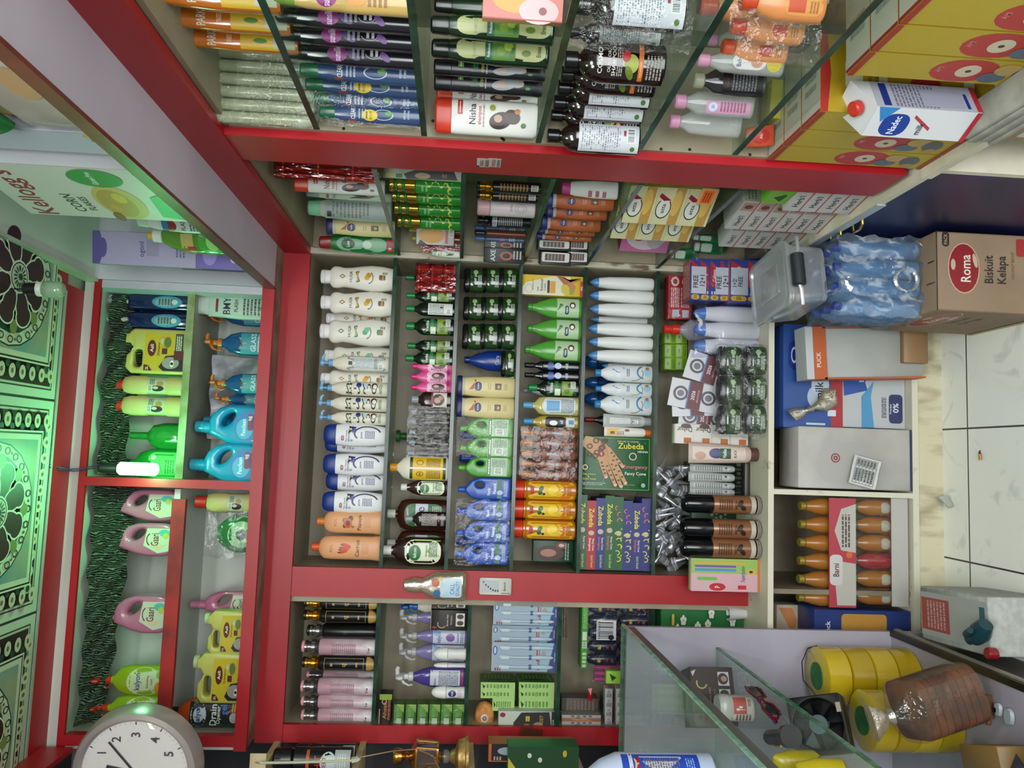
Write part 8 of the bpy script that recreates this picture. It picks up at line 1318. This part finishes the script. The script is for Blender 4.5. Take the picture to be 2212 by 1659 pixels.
# big white jug standing on the counter top, cut by the photo edge
k = Kind('bleach_jug', 'jug'); k.loft('jug_body', M('#a4b0c8', .3), [(0, 66, 50), (6, 74, 56), (185, 74, 56), (215, 62, 48), (250, 36, 30), (262, 22, 20)], 2.6, 40); k.art('blue_label', (-68, 34, 68, 180), [('r', '#1c3fa0', 0, 0, 1, 1), ('r', '#b9b9bc', 0, .86, 1, .91), ('l', '#2a2a30', .0, .865, 1, .9, 1), ('R', '#a4a4ae', .52, .22, .97, .80, .03), ('l', '#5a5a6a', .55, .25, .95, .72, 14), ('r', '#8a1c28', .52, .77, .97, .81), ('p', '#b8a07a', [(.8, .84), (.95, .84), (.88, .78)]), ('l', '#7a9ad8', .6, .06, .95, .18, 4)]); k.loft('cap', M('#a4b0c8', .3), cyl(24, 261, 296, 3), surf=False)
p = atZ(1585, 1668, CZT); at(k, -.628, 1.52, CZT, 'large pale blue jug with blue label on counter top', '', rot=24)
# styrofoam box and teal item beside counter
k = Kind('foam_box', 'box'); k.box('foam_body', noisy('foam_white', '#9a9c98', '#abada8', 40, .7, .1, 120), 150, 300, 190, 3); k.art('red_print_top', (-75, -150, 75, 150), [('r', '#a2a4a0', .1, .02, .9, .99), ('p', '#9c4a44', [(.2, .55), (.8, .55), (.8, .98), (.2, .98)]), ('l', '#b8948e', .25, .6, .75, .9, 6), ('p', '#3a5a6a', [(.3, .05), (.8, .05), (.8, .12), (.3, .12)])], 'top', curved=False)
at(k, -.405, 2.115, 0, 'white foam box with red print on floor beside counter', '', rot=4)
k = Kind('teal_clamp', 'tool'); mb = MB(); T2 = M('#143a42', .3); mb.tube([(0, 0, 0), (40, 0, 10), (70, 10, 10)], [22, 26, 18], T2, 16); mb.tube([(-24, 0, 4), (0, 0, 0)], [13, 15], T2, 16); mb.tube([(30, 0, 26), (34, -4, 44), (58, -2, 48)], [9, 10, 8], T2, 12); k.mb('clamp_body', mb)
p = atZ(2170, 1412, .19); at(k, -.425, 1.985, .215, 'dark teal plastic tool lying on the foam box', '', rot=-60); k = Kind('red_disc', 'disc'); k.loft('disc_body', M('#7a101c', .3), cyl(14, 0, 26, 2)); at(k, -.455, 1.94, .191, 'dark red round cap beside the teal tool', '')
# ================================================================== labels : every thing named so that it can be pointed at
from collections import defaultdict
bpy.context.view_layer.update()
GR = defaultdict(list)
for r_, d_, w_, s_, g_ in ALL: GR[(d_, w_)].append((r_, s_, g_))
def ordn(n): return {1: 'first', 2: 'second', 3: 'third'}.get(n, '%dth' % n)
for (d_, w_), L_ in GR.items():
    if len(L_) == 1:
        r_, s_, g_ = L_[0]; r_['label'] = (d_ + ' ' + w_).strip() if not s_ else s_
        if g_: r_['group'] = g_
        continue
    pr_ = [(proj(r_.matrix_world.translation), r_) for r_, s_, g_ in L_]
    xs = [p[0][0] for p in pr_]; ys = [p[0][1] for p in pr_]
    vert = (max(ys)-min(ys)) >= (max(xs)-min(xs)); pr_.sort(key=lambda q: q[0][1] if vert else q[0][0])
    n = len(pr_); side = 'photo top' if vert else 'photo left'
    for i, (p_, r_) in enumerate(pr_):
        r_['label'] = '%s %s, %s of %d from %s' % (d_, w_, ordn(i+1), n, side)
        if len(r_['label'].split()) > 16: r_['label'] = '%s %s, %s from %s' % (d_, w_, ordn(i+1), side)
        r_['group'] = d_ + ' ' + w_
for r_, *_ in ALL:
    if not 4 <= len(r_['label'].split()) <= 16: print('LABEL LEN', len(r_['label'].split()), r_['label'])
print('THINGS', len(ALL))
